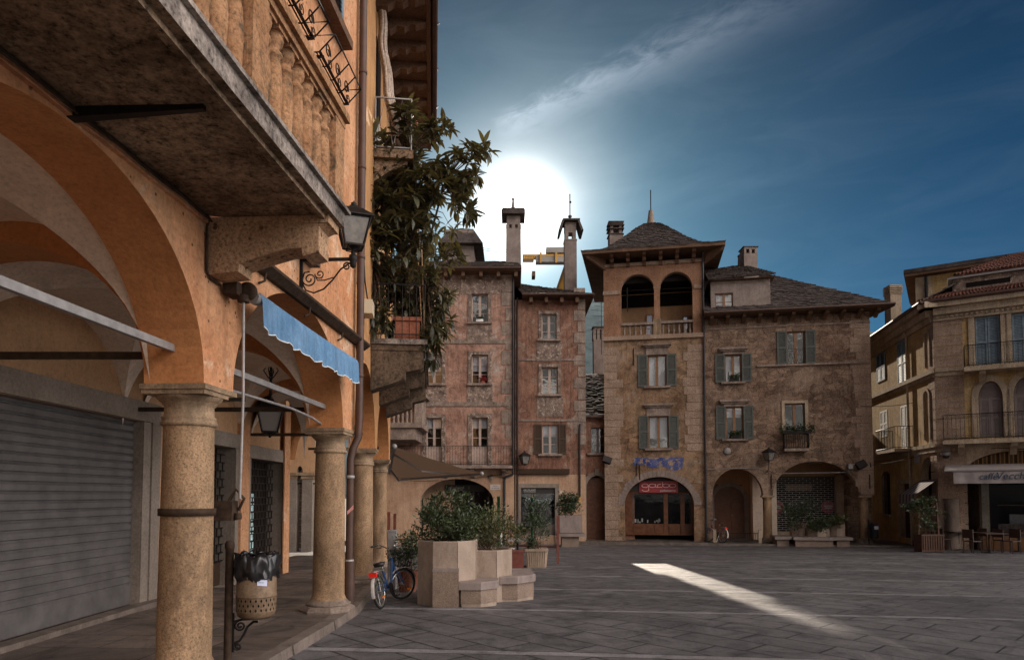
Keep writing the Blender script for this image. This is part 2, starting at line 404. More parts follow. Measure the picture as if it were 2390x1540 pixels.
M['tile'] = weathered('clay_roof_tile', (0.055, 0.026, 0.02), (0.15, 0.052, 0.034), s=2.6, streak=0.1, grain=0.3, bump=0.3, seed=52)
M['soffit'] = weathered('timber_soffit', (0.10, 0.055, 0.035), (0.17, 0.10, 0.065), s=1.2, streak=0.3, grain=0.25, bump=0.3, seed=54)
M['peeling'] = weathered('peeling_pink_plaster', (0.27, 0.14, 0.10), (0.46, 0.285, 0.215), s=0.6, peel=(0.42, 0.335, 0.28), peel_t=(0.55, 0.62), streak=0.75, rough_mid=0.85, grain=0.3, bump=0.5, seed=60)
M['peeling2'] = weathered('flaking_brown_plaster', (0.18, 0.085, 0.058), (0.31, 0.17, 0.115), s=0.55, peel=(0.30, 0.22, 0.17), peel_t=(0.56, 0.63), streak=0.8, rough_mid=0.85, grain=0.3, bump=0.5, seed=63)
M['groundfl'] = weathered('patched_ground_plaster', (0.40, 0.24, 0.15), (0.50, 0.33, 0.22), s=0.7, streak=0.5, grain=0.2, bump=0.3, seed=66)
M['greystain'] = weathered('grey_painted_panel', (0.10, 0.072, 0.06), (0.30, 0.215, 0.17), s=3.0, peel=(0.44, 0.35, 0.29), peel_t=(0.54, 0.6), streak=0.6, grain=0.35, bump=0.4, seed=69)
M['bandgrey'] = weathered('worn_string_course', (0.16, 0.12, 0.10), (0.34, 0.26, 0.21), s=2.4, streak=0.6, grain=0.35, bump=0.4, seed=71)
# ------------------------------------------------------------------ ground, pavement
M['square'] = paving('square_paving', (0.118, 0.112, 0.116), 0.92, 0.46, 0.015, 0.82, band=(2.9, 0.17), var=0.16, curve=0.006)
M['walk'] = paving('arcade_flagstones', (0.13, 0.10, 0.085), 1.15, 0.62, 0.010, 0.06, var=0.3)
M['kerb'] = granite('kerb_stone', (0.16, 0.125, 0.105), 40, 0.35, 0.5, 0.5)
xs = [-300, -120, -60, -30, -14, -8, -4, 0, 4, 8, 14, 20, 30, 60, 120, 300]
ys = [-150, -60, -25, -8, 0, 3, 6, 9, 12, 15, 18, 21, 24, 27, 30, 33, 36, 39, 42, 60, 100, 200, 500]
g = MB(M['square'])
g.add([(x, y, gz(y)) for y in ys for x in xs], [(j*len(xs)+i, j*len(xs)+i+1, (j+1)*len(xs)+i+1, (j+1)*len(xs)+i) for j in range(len(ys)-1) for i in range(len(xs)-1)], True)
struct(g.build('ground'))
KERB = [(-8, -2.85), (3, -2.47), (6.4, -2.29), (9.1, -2.14), (9.6, -2.16), (10.5, -2.27), (13, -2.53), (17.5, -3.0), (19, -3.3), (24, -4.2)]
def kerbx(y):
    for (y0, x0), (y1, x1) in zip(KERB, KERB[1:]):
        if y0 <= y <= y1: return x0+(x1-x0)*(y-y0)/(y1-y0)
    return KERB[-1][1]
g = MB(M['walk']); Yk = [-8, -4, 0, 3, 5, 6.4, 8, 9.1, 9.6, 10.5, 12, 13, 15, 17.5, 19, 21.5, 24]
g.add([p for y in Yk for p in ((-16, y, pz(y)), (kerbx(y)-0.16, y, pz(y)))], [(2*i, 2*i+1, 2*i+3, 2*i+2) for i in range(len(Yk)-1)], True)
g.add([(-16, 24, pz(24)), (kerbx(24), 24, pz(24)), (kerbx(24), 24, gz(24)-.05), (-16, 24, gz(24)-.05)], [(0, 1, 2, 3)])
struct(g.build('pavement'))
kb = MB(M['kerb']); y = -8.0; rk = random.Random(3)
while y < 24:
    L = 0.9+rk.random()*0.5; y1 = min(y+L, 24); j = rk.uniform(-0.012, 0.012); gp = 0.008
    a0, a1 = kerbx(y+gp), kerbx(y1-gp)
    zt0, zt1 = pz(y)+0.006+j*0.4, pz(y1)+0.006+j*0.4
    p = [(a0-.17, y+gp, gz(y)-.05), (a0+j+.012, y+gp, gz(y)-.05), (a1+j+.012, y1-gp, gz(y1)-.05), (a1-.17, y1-gp, gz(y1)-.05),
         (a0-.17, y+gp, zt0), (a0+j-.012, y+gp, zt0), (a1+j-.012, y1-gp, zt1), (a1-.17, y1-gp, zt1)]
    kb.hexa(p); y = y1
struct(kb.build('kerb'))
# ------------------------------------------------------------------ orange arcade house
F1 = Frame(-2.482, 5.46, 0.0599, 0.9982)
FR = Frame(-5.2, 0, 0, 1)
F2 = Frame(-2.232, 9.6, -0.115, 0.9934)
SPR, RISE = 2.45, 1.27
H1 = thing('arcade_house', 'orange plastered house with granite columns, open arcade and stone balcony, nearest on the left', 'house', (-4.0, 5.5, 0))
w = MB(M['orange'])
out = [(-9, SPR)] + arch(-6.8, -3.65, SPR, RISE, 28) + arch(-3.15, 0, SPR, RISE, 28) + arch(0.5, 3.65, SPR, RISE, 28) + [(4.15, SPR), (4.15, 13), (-9, 13)]
w.prism(F1, out, [], 0.0, -0.5, M['orange'], M['orange_deep'])
w.fbox(F1, -9, 4.14, 3.96, 13.0, -7.0, -0.502, M['rearwall'])
# raised plaster fillet below the balcony and worn plaster edge
w.use(M['orange']); w.fbox(F1, -9, 0.3, 3.742, 3.80, 0.0, 0.035)
w.build('wall', H1)
SLOT = {}
def column(parent, F, a, d, zb, name='column', top=SPR):
    c = F.pt(a, 0, d); ang = math.atan2(F.u.y, F.u.x); R = Matrix.Rotation(ang, 4, 'Z')
    rb, rt = 0.212, 0.196
    sh = MB(M['granite']); n = 14; z0, z1 = zb+0.15, top-0.33
    prof = [(rb+0.03, z0-0.02), (rb+0.012, z0+0.03)] + [(rb+(rt-rb)*(t/n)**1.4, z0+0.05+(z1-z0-0.05)*t/n) for t in range(n+1)]
    sh.lathe((c.x, c.y, 0), prof, 40)
    o = sh.build(name, parent)
    cpm = MB(M['capital'])
    cpm.lathe((c.x, c.y, 0), [(rt, z1-.002), (rt+.022, z1+.006), (rt+.026, z1+.03), (rt+.012, z1+.045), (rt+.018, z1+.06), (rt+.02, z1+.075), (rt, z1+.085), (rt-.004, z1+.17), (rt+.012, z1+.178), (rt+.012, z1+.19), (rt+.035, z1+.205), (rt+.06, z1+.235), (rt+.062, z1+.245)], 40)
    T = Matrix.Translation((c.x, c.y, 0)) @ R
    for (hw, za, zb_) in ((0.262, top-0.083, top-0.045), (0.275, top-0.045, top-0.002)):
        q = hw-0.012
        cpm.box(-hw, hw, -hw, hw, za, zb_, M=T)
    cpm.build('capital', o)
    bs = MB(M['oldstone'])
    bs.lathe((c.x, c.y, 0), [(0.29, zb+.07), (0.30, zb+.085), (0.29, zb+.105), (0.265, zb+.115), (0.25, zb+.135), (rb+.02, zb+.148)], 36)
    rnd = random.Random(int(a*100)); pl = []
    for k in range(8):
        t = PI/8+2*PI*k/8; r = 0.36+rnd.uniform(-.02, .03); pl.append((r*math.cos(t), r*math.sin(t)))
    bs.add([T @ V((x, y, z)) for z, sc in ((zb-.25, 1.05), (zb+.02, 1.05), (zb+.05, 0.98), (zb+.072, 0.9)) for x, y in [(p[0]*sc, p[1]*sc) for p in pl]],
           [(i*8+k, i*8+(k+1) % 8, (i+1)*8+(k+1) % 8, (i+1)*8+k) for i in range(3) for k in range(8)]+[tuple(24+k for k in range(8))])
    bs.build('base', o)
    return o
for a in (-6.99, -3.4, 0.25, 3.9): column(H1, F1, a, -0.25, 0.0)
# vaults -------------------------------------------------
def vault(mb, F, a0, a1, n=40):
    vs = []
    for i in range(n+1):
        s = i/n; up = math.sqrt(max(0, 1-(2*s-1)**2))
        pin = F.pt(a0+(a1-a0)*s, 0, -0.45)
        pre = V((-5.23, F.pt(a0+(a1-a0)*s, 0, -0.5).y, 0))
        for j in range(n+1):
            t = j/n; wp = math.sqrt(max(0, 1-(2*t-1)**2))
            p = pin.lerp(pre, t); z = SPR+0.02+RISE*1.04*max(up, wp)
            vs.append((p.x, p.y, z))
    fs = []
    for i in range(n):
        for j in range(n):
            a, b, c, d = i*(n+1)+j, i*(n+1)+j+1, (i+1)*(n+1)+j+1, (i+1)*(n+1)+j
            fs += [(a, b, c), (a, c, d)] if (i < n/2) == (j < n/2) else [(a, b, d), (b, c, d)]
    mb.add(vs, fs, False)
def transverse(mb, F, a0, a1, n=22):
    # arch band from the pier across to the rear wall
    A = []
    for a in (a0, a1):
        pin = F.pt(a, 0, -0.46); pre = V((-5.62, F.pt(a, 0, -0.5).y, 0)); row = []
        for j in range(n+1):
            t = j/n; p = pin.lerp(pre, t); row.append(V((p.x, p.y, SPR+RISE*0.93*math.sqrt(max(0, 1-(2*t-1)**2)))))
        A.append(row)
    mb.add(A[0]+A[1], [(j, j+1, n+2+j, n+1+j) for j in range(n)])
    for row in A:
        top = [V((p.x, p.y, 3.95)) for p in row]
        mb.add(row+top, [(j, j+1, n+2+j, n+1+j) for j in range(n)])
vm = MB(M['vault'])
for a0, a1 in ((-6.8, -3.65), (-3.15, 0.0), (0.5, 3.65)): vault(vm, F1, a0, a1)
vm.build('vault', H1)
for a0, a1 in ((-3.65, -3.15), (0.0, 0.5), (3.65, 4.15)):
    tm = MB(M['orange_deep']); transverse(tm, F1, a0, a1); tm.build('transverse_arch', H1)
# rear wall ----------------------------------------------
rw = MB(M['rearwall'])
holes = [rectpts(5.0, 9.56, -0.02, 2.58), rectpts(11.2, 12.7, -0.1, 2.42), rectpts(13.45, 15.3, -0.15, 2.28)]
rw.prism(FR, rectpts(-7, 15.62, -1.0, 3.95), holes, 0.0, -0.35, M['rearwall'], M['frame_grey'])
rw.build('rear_wall', H1)
sm = MB(M['shutter_roll']); z = 0.03
while z < 2.62:
    hgt = 0.105 if z > 0.3 else 0.30
    a0, a1 = 5.0, 9.56
    sm.add([FR.pt(a, h, d) for a in (a0, a1) for h, d in ((z, -.13), (z+.012, -.11), (z+hgt-.03, -.105), (z+hgt-.015, -.125), (z+hgt, -.135))],
           [(i, i+5, i+6, i+1) for i in range(4)])
    z += hgt
sm.fbox(FR, 5.0, 9.56, 0.0, 0.035, -.16, -.10, M['rust'])
sm.build('roller_shutter', H1)
fm = MB(M['frame_grey'])
fm.fbox(FR, 4.7, 9.98, 2.585, 2.86, -.03, .05); fm.fbox(FR, 9.562, 9.75, -.1, 2.583, -.12, .03); fm.fbox(FR, 9.752, 9.98, -.1, 2.583, -.02, .055)
fm.fbox(FR, 4.5, 10.2, -.12, 0.06, 0.0, .20, M['kerb'])
fm.build('door_frame', H1)
def lattice(mb, F, a0, a1, h0, h1, d, da, dh, r, mat):
    mb.use(mat); k = 0; h = h0
    while h <= h1:
        mb.fbox(F, a0, a1, h-r, h+r, d-r, d+r); 
        a = a0+(da/2 if k % 2 else 0)
        while a < a1:
            if h+dh < h1+0.01: mb.fbox(F, a-r, a+r, h+r, h+dh-r, d-r*.8, d+r*.8)
            a += da
        h += dh; k += 1
M['paper'] = simple('pale_notice_paper', (0.50, 0.85, 0.85), 0.8, 0, 0.2, 0.5, 22)
M['darkwood'] = simple('dark_door_wood', (0.045, 0.026, 0.016), 0.6, 0, 0.3, 0.4, 9, 0.2)
for nm, a0, a1, h0, h1, pa in (('grilled_window', 11.2, 12.7, -.1, 2.42, ((11.85, 12.0),)), ('grilled_door', 13.45, 15.3, -.15, 2.28, ((13.75, 14.25),))):
    dm = MB(M['shopdark']); dm.fbox(FR, a0, a1, h0, h1, -.349, -.30)
    dm.fbox(FR, a0, a1, h0, h0+.42, -.298, -.2, M['darkwood'])
    o = dm.build(nm, H1)
    lm = MB(); lattice(lm, FR, a0, a1, h0+.45, h1-.02, -.16, 0.19, 0.15, 0.009, M['iron']); lm.build('grille', o)
    pm = MB(M['paper'])
    for q0, q1 in pa:
        for k in range(7 if nm.endswith('door') else 4):
            zz = 1.42-k*.2; pm.fbox(FR, q0+.02*(k % 3), q1+.02*(k % 2), zz, zz+.16, -.19, -.185)
    pm.build('notice', o)
    jm = MB(M['frame_grey']); jm.fbox(FR, a0-.16, a0-.002, h0-.2, h1, 0, .06); jm.fbox(FR, a1+.002, a1+.16, h0-.2, h1, 0, .06); jm.fbox(FR, a0-.2, a1+.2, h1+.002, h1+.26, 0, .08); jm.build('frame', o)
for q in ((12.88, 13.27, -.3, 2.9, .0, .10), (15.25, 15.62, -.3, 3.5, .09, .12)): pm = MB(M['orange']); pm.fbox(FR, *q); pm.build('pilaster', H1)
# tie rods ------------------------------------------------
def tie(p, q, r, mat, parent=H1): 
    m = MB(mat); m.bar(p, q, r, r*1.3); m.build('tie_rod', parent)
zt = 2.73
for a0, a1 in ((-3.2, 0.12), (0.42, 3.77)): tie(F1.pt(a0, zt, -.25), F1.pt(a1, zt, -.25), 0.045, M['steel'])
for a in (-3.4, 0.25, 3.9):
    p = F1.pt(a, zt, -.45); tie(p, V((-5.2, p.y, zt)), 0.045, M['rust'])
m = MB(M['steel']); m.tube([F1.pt(0.45, 2.55, -.3), F1.pt(2.6, 2.58, -.3), F1.pt(3.3, 2.55, -.3), F1.pt(3.67, 2.50, -.3)], 0.016, 6); m.build('conduit', H1)
# balcony -------------------------------------------------
def xl(y): return -1.413+0.073*(y-5.7)
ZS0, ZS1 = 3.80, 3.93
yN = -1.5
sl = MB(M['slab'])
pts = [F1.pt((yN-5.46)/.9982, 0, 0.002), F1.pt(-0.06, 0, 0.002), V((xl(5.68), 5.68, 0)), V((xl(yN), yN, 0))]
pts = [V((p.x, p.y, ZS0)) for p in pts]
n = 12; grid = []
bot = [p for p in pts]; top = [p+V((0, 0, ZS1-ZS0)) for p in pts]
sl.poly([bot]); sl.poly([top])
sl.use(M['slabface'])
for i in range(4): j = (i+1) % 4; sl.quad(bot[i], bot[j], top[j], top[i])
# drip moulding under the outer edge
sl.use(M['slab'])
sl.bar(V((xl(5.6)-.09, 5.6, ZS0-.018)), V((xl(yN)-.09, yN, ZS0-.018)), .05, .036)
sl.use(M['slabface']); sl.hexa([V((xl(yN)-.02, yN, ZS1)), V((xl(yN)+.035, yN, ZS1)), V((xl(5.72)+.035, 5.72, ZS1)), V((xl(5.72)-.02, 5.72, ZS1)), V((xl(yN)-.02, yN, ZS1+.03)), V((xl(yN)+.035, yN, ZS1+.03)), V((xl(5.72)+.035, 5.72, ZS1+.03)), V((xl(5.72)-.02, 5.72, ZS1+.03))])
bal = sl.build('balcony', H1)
bp = [(.072, 0), (.072, .05), (.060, .065), (.066, .16), (.070, .28), (.062, .44), (.052, .50), (.066, .508), (.070, .522), (.066, .536), (.050, .55), (.048, .575), (.066, .60), (.074, .63), (.066, .655), (.074, .66), (.074, .69)]
bme = MB(M['baluster']).lathe((0, 0, 0), bp, 16).box(-.075, .075, -.075, .075, -.002, .045).box(-.078, .078, -.078, .078, .662, .692).mesh('baluster')
def put(me, name, loc, parent, rz=0.0):
    o = bpy.data.objects.new(name, me); COL.objects.link(o); o.parent = parent; o.location = loc; o.rotation_euler[2] = rz; return o
angL = math.atan(0.073)
def balpos(y): return V((xl(y)-0.10, y, ZS1+.03))
posts = [5.55, 4.06, 2.57, 1.08]
for a, b_ in zip(posts, posts[1:]):
    for k in range(1, 8): put(bme, 'baluster', balpos(a+(b_-a)*k/8), bal, -angL)
pme = MB(M['baluster']).box(-.095, .095, -.11, .11, 0, .69).box(-.065, .065, -.113, .113, .10, .60).mesh('post')
for y in posts: put(pme, 'post', balpos(y), bal, -angL)
for k in range(1, 5): put(bme, 'baluster', balpos(5.55).lerp(F1.pt(-.17, ZS1+.03, .02), k/5), bal, 0.1)
rl = MB(M['baluster'])
zr = ZS1+.03+.692
for (hw, za, zb) in ((.10, zr, zr+.05), (.135, zr+.052, zr+.12)):
    p0, p1 = balpos(5.63+hw*.3), balpos(-1.4)
    rl.hexa([V((q.x+s*hw, q.y, z)) for z in (za, zb) for q, s in ((p0, -1), (p0, 1), (p1, 1), (p1, -1))])
q0, q1 = balpos(5.55)-V((.137, 0, 0)), F1.pt(-.15, 0, .0)
rl.hexa([V((q.x, q.y+s*.12, z)) for z in (zr, zr+.115) for q, s in ((q0, -1), (q0, 1), (q1, 1), (q1, -1))])
rl.build('rail', bal)
def bracket(F, a, w_, mat):
    prof = [(0.003, 3.795), (1.0, 3.795), (1.0, 3.74), (.965, 3.725), (.93, 3.71), (.93, 3.50), (.80, 3.47), (.79, 3.535), (.66, 3.53), (.45, 3.475), (.28, 3.42), (.27, 3.355), (0.03, 3.335), (0.003, 3.36)]
    m = MB(mat); m.extr([F.pt(a-w_/2, z, d) for d, z in prof], F.u*w_)
    m.extr([F.pt(a-w_/2-.012, z, d) for d, z in ((0.003, 3.797), (1.012, 3.797), (1.012, 3.735), (0.003, 3.735))], F.u*(w_+.024))
    return m.build('bracket', H1)
bracket(F1, 0.11, 0.24, M['corbel']); bracket(F1, -3.4, 0.24, M['corbel'])
m = MB(M['rust']); m.hexa([F1.pt(-1.615, 3.735, 0), F1.pt(-1.59, 3.77, .80), F1.pt(-1.555, 3.77, .80), F1.pt(-1.545, 3.735, 0), F1.pt(-1.615, 3.798, 0), F1.pt(-1.59, 3.798, .80), F1.pt(-1.555, 3.798, .80), F1.pt(-1.545, 3.798, 0)], M['iron']); m.build('iron_beam', H1)
m = MB(M['rust']); cab = []
for a in [x*0.25-4 for x in range(0, 16)]+[-.05]: cab.append(F1.pt(a, 3.785+.008*math.sin(a*9), .045))
cab += [F1.pt(-.04, 3.72, .02), F1.pt(-.035, 3.5, .018), F1.pt(-.03, 3.36, .018), F1.pt(.03, 3.315, .02), F1.pt(.2, 3.31, .02)]
m.tube(cab, .011, 6); m.tube([p+V((0.02, 0, -.028)) for p in cab[:17]], .008, 6); m.build('cable', H1)
# ledge / cable tray over the second arch
m = MB(M['rust']); m.extr([F1.pt(.75, z, d) for d, z in ((0.001, 3.67), (.05, 3.67), (.13, 3.73), (.13, 3.76), (0.001, 3.76))], F1.u*3.75); 
for a in (1.0, 2.2, 3.4): m.tube([F1.pt(a, 3.68, .06), F1.pt(a, 3.60, .05), F1.pt(a-.06, 3.56, .02)], .012, 6)
m.build('ledge', H1)
# second floor sill, shutter and wall details
a_s, h_s = F1.px(822, 118, .15)
m = MB(M['soffit']); m.fbox(F1, a_s-3.2, a_s, h_s, h_s+.12, 0, .16); m.build('sill', H1)
M['bluegrey'] = simple('blue_grey_shutter_paint', (0.16, 0.21, 0.25), 0.6, 0, 0.3, 0.3, 10)
M['greygreen'] = simple('grey_green_shutter_paint', (0.085, 0.088, 0.078), 0.65, 0, 0.3, 0.3, 10)
M['brownshut'] = simple('dark_brown_shutter_paint', (0.06, 0.036, 0.022), 0.6, 0, 0.3, 0.3, 10)
def shutter_mesh(F, a0, a1, h0, h1, d, mat, n=None):
    m = MB(mat); t = .045; fw = min(.07, (a1-a0)*.16)
    m.fbox(F, a0, a0+fw, h0, h1, d, d+t); m.fbox(F, a1-fw, a1, h0, h1, d, d+t)
    mid = (h0+h1)/2
    for z in (h0+fw*.6, mid, h1-fw*.6): m.fbox(F, a0+fw, a1-fw, z-fw*.6, z+fw*.6, d, d+t)
    n = n or max(6, int((h1-h0)/.075))
    for lo, hi in ((h0+fw*1.3, mid-fw*.7), (mid+fw*.7, h1-fw*1.3)):
        k = max(3, n//2); st = (hi-lo)/k
        for i in range(k):
            z = lo+st*i
            m.add([F.pt(a, h, dd) for a, h, dd in ((a0+fw, z, d+t*.85), (a1-fw, z, d+t*.85), (a1-fw, z+st*.95, d+t*.15), (a0+fw, z+st*.95, d+t*.15))], [(0, 1, 2, 3)])
    return m
o = shutter_mesh(F1, a_s-.52, a_s-.05, h_s+.13, h_s+1.9, .005, M['bluegrey'], 26).build('shutter', H1)
o = shutter_mesh(F1, 1.55, 2.12, 4.35, 5.75, .005, M['bluegrey'], 26).build('shutter', H1)
m = MB(M['slabface']); m.fbox(F1, .5, 2.35, 4.18, 4.30, 0, .12); m.build('sill', H1)
# downpipe at the end of the orange front
dp = MB(M['pipe']); pa = 4.10
pp = [F1.pt(pa, 12.9, .09), F1.pt(pa, 2.65, .09), F1.pt(pa, 2.36, .08), F1.pt(pa-.04, 2.2, .02), F1.pt(pa-.06, 2.05, -.01), F1.pt(pa-.06, .62, -.01)]
pp[2:] = [V((p.x, p.y, p.z)) for p in pp[2:]]
dp.tube(pp, .052, 14); dp.tube([pp[-1]+V((0, 0, .02)), V((pp[-1].x, pp[-1].y, .0))], .075, 14)
for z in (12, 9.2, 7.6, 6.2, 4.9, 3.2): dp.lathe(F1.pt(pa, z, .09), [(.053, 0), (.062, .005), (.062, .04), (.053, .045)], 14)
for z in (1.78, .62): dp.lathe((pp[-1].x, pp[-1].y, z), [(.053, 0), (.064, .005), (.064, .04), (.053, .045)], 14, M['steel'])
dpo = dp.build('downpipe', H1)
st = MB(simple('torn_pink_sticker', (0.55, 0.25, 0.22), 0.7)); c = V((pp[-1].x, pp[-1].y, 1.33)); c += V((.01, -.066, 0))
st.add([c+V((-.03, -.001, -.05)), c+V((.055, .0, .03)), c+V((.055, .0, .085)), c+V((-.03, -.001, .0))], [(0, 1, 2, 3)]); st.build('sticker', dpo)
# ------------------------------------------------------------------ second house on the left (turns away), its balconies and eaves
H2 = thing('ochre_house', 'faded ochre house with deep eaves and plant filled balconies, beyond the orange arcade', 'house', (-5.0, 14.0, pz(14)))
w = MB(M['ochre2'])
out = [(0.0, SPR)] + arch(0.02, 3.53, SPR, RISE, 24) + arch(4.03, 7.65, SPR, RISE, 24) + [(8.15, SPR), (8.15, 11.0), (0.0, 11.0)]
w.prism(F2, out, [], 0.0, -0.5, M['ochre2'], M['orange_deep'])
w.fbox(F2, 0.03, 8.15, 3.96, 11.0, -6.5, -0.502, M['rearwall'])
w.build('wall', H2)
for a in (3.78, 7.9):
    c = F2.pt(a, 0, -.25); column(H2, F2, a, -0.25, pz(c.y))
vm = MB(M['vault'])
for a0, a1 in ((0.02, 3.53), (4.03, 7.65)): vault(vm, F2, a0, a1)
vm.build('vault', H2)
for a0, a1 in ((3.53, 4.03), (7.65, 8.15)):
    tm = MB(M['orange_deep']); transverse(tm, F2, a0, a1); tm.build('transverse_arch', H2)
for a in (3.78, 7.9):
    p = F2.pt(a, zt, -.45); tie(p, V((-5.2, p.y, zt)), 0.045, M['rust'], H2)
for a0, a1 in ((0.1, 3.6), (4.0, 7.7)): tie(F2.pt(a0, zt, -.25), F2.pt(a1, zt, -.25), 0.04, M['rust'], H2)
# eaves: boarded soffit with rafters, gutter
e = MB(M['soffit']); e.fbox(F2, -.3, 8.6, 11.0, 11.16, -6.8, 1.02)
for k in range(13):
    a = 8.3-k*.68
    e.extr([F2.pt(a-.09, z, d) for d, z in ((.0, 10.998), (.92, 10.998), (.92, 10.93), (.72, 10.86), (.62, 10.88), (.5, 10.8), (.36, 10.82), (.22, 10.72), (.0, 10.70))], F2.u*.18)
e.fbox(F2, -.3, 8.6, 10.93, 10.998, .93, 1.0)
e.build('eaves', H2)
r = MB(M['slate'])
r.add([F2.pt(-.3, 11.17, 1.05), F2.pt(8.6, 11.17, 1.05), F2.pt(8.6, 13.2, -3.2), F2.pt(-.3, 13.2, -3.2), F2.pt(8.6, 11.17, -6.8), F2.pt(-.3, 11.17, -6.8)], [(0, 1, 2, 3), (3, 2, 4, 5), (1, 4, 2), (0, 3, 5)])
ro = r.build('roof', H2)
gm = MB(M['pipe']); gm.tube([F2.pt(-.3, 11.10, 1.09), F2.pt(8.55, 11.10, 1.09)], .075, 10)
for k in range(6): gm.tube([F2.pt(8.2-k*1.5, 11.16, 1.0), F2.pt(8.2-k*1.5, 11.0, 1.10), F2.pt(8.2-k*1.5, 11.13, 1.19)], .012, 5)
gm.build('gutter', H2)
# wall pilaster strips
m = MB(M['slabface']); m.fbox(F2, 0.10, 0.34, 4.6, 10.9, 0.001, .03); m.build('wall_strip', H2)
# first-floor balcony (the planted one)
ba0, ba1, bd = 2.40, 6.9, 0.95
bz0, bz1 = 4.12, 4.32
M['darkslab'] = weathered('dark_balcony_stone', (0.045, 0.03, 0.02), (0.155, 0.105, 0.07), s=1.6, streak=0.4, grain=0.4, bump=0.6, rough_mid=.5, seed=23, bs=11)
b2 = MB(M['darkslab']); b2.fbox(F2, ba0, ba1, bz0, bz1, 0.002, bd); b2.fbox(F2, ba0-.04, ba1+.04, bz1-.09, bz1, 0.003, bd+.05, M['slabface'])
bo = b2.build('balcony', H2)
for a in (ba0+.02, ba0+2.0, ba1-.45):
    m = MB(M['darkslab'])
    m.extr([F2.pt(a, z, d) for d, z in ((0.002, 4.118), (.93, 4.118), (.93, 3.84), (.88, 3.80), (.62, 3.74), (.60, 3.62), (.30, 3.50), (.002, 3.40))], F2.u*.40)
    m.build('bracket', bo)
rm = MB(M['iron'])
rm.tube([F2.pt(ba0+.03, bz1+1.0, .03), F2.pt(ba0+.03, bz1+1.0, bd), F2.pt(ba1-.03, bz1+1.0, bd)], .016, 6)
rm.tube([F2.pt(ba0+.03, bz1+.1, .03), F2.pt(ba0+.03, bz1+.1, bd), F2.pt(ba1-.03, bz1+.1, bd)], .012, 6)
for k in range(8): rm.tube([F2.pt(ba0+.03, bz1, .05+k*.125), F2.pt(ba0+.03, bz1+1.0, .05+k*.125)], .008, 5)
for k in range(36): rm.tube([F2.pt(ba0+.03+k*.125, bz1, bd), F2.pt(ba0+.03+k*.125, bz1+1.0, bd)], .008, 5)
rm.build('railing', bo)
# second-floor balcony with pale zigzag railing and rolled cane blind
ca0, ca1, cz = 2.55, 6.2, 7.70
m = MB(M['slab']); m.fbox(F2, ca0, ca1, cz, cz+.16, 0.002, .72)
for a in (ca0+.1, ca0+1.7, ca1-.3): m.extr([F2.pt(a, z, d) for d, z in ((0.002, cz-.002), (.62, cz-.002), (.60, cz-.1), (.3, cz-.2), (.002, cz-.42))], F2.u*.18)
co = m.build('balcony', H2)
M['palemetal'] = simple('pale_painted_metal', (0.24, 0.22, 0.21), 0.5, 0.3, 0.4)
m = MB(M['palemetal'])
corner = [F2.pt(ca0+.02, 0, .03), F2.pt(ca0+.02, 0, .68), F2.pt(ca1-.02, 0, .68)]
for z in (cz+.2, cz+1.12): m.tube([V((p.x, p.y, z)) for p in corner], .016, 6)
for p in corner: m.tube([V((p.x, p.y, cz+.15)), V((p.x, p.y, cz+1.12))], .016, 6)
for (p, q, n) in ((corner[0], corner[1], 2), (corner[1], corner[2], 11)):
    for k in range(n):
        s0, s1 = p.lerp(q, k/n), p.lerp(q, (k+.5)/n); s2 = p.lerp(q, (k+1)/n)
        m.tube([V((s0.x, s0.y, cz+.2)), V((s1.x, s1.y, cz+1.1)), V((s2.x, s2.y, cz+.2))], .009, 5)
m.build('railing', co)
M['cane'] = weathered('cane_blind', (0.34, 0.25, 0.19), (0.50, 0.40, 0.33), s=3, streak=0.6, grain=0.3, bump=0.6, seed=90)
m = MB(M['cane'])
pts = []
for i in range(15):
    t = i/14; pts.append(F2.pt(ca0+.40+.01*math.sin(i*2.1)+.10*t*t, 10.75-2.75*t, .10+.42*t*t+.02*math.sin(i*1.3)))
for k in range(9): m.tube([p+V((.05*math.cos(k*2.4)+.012*(k-4)*i/14, .06*math.sin(k*2.4)+.02*(k-4)*i/14, .0)) for i, p in enumerate(pts)], [.03]*15, 6)
m.build('rolled_blind', H2)
m = MB(M['ochre2']); m.fbox(F2, ca0+.35, ca0+1.3, cz+.16, 10.2, 0.002, .02, M['dark']); m.build('balcony_door', H2)
# terracotta pot high on the balcony
M['terracotta'] = weathered('terracotta', (0.22, 0.075, 0.045), (0.34, 0.13, 0.08), s=3, streak=0.3, grain=0.2, bump=0.2, seed=94)
p = F2.pt(ca0+1.0, cz+.72, .58)
t = tag(MB(M['terracotta']).lathe(p, [(.12, 0), (.15, .05), (.17, .42), (.195, .43), (.2, .5), (.17, .5), (.16, .44)], 18).build('flower_pot'), 'terracotta pot on the upper ochre house balcony under the eaves', 'flower pot')
m = MB(M['soffit']); m.lathe(p, [(.155, .44), (.001, .46)], 18); m.build('soil', t)
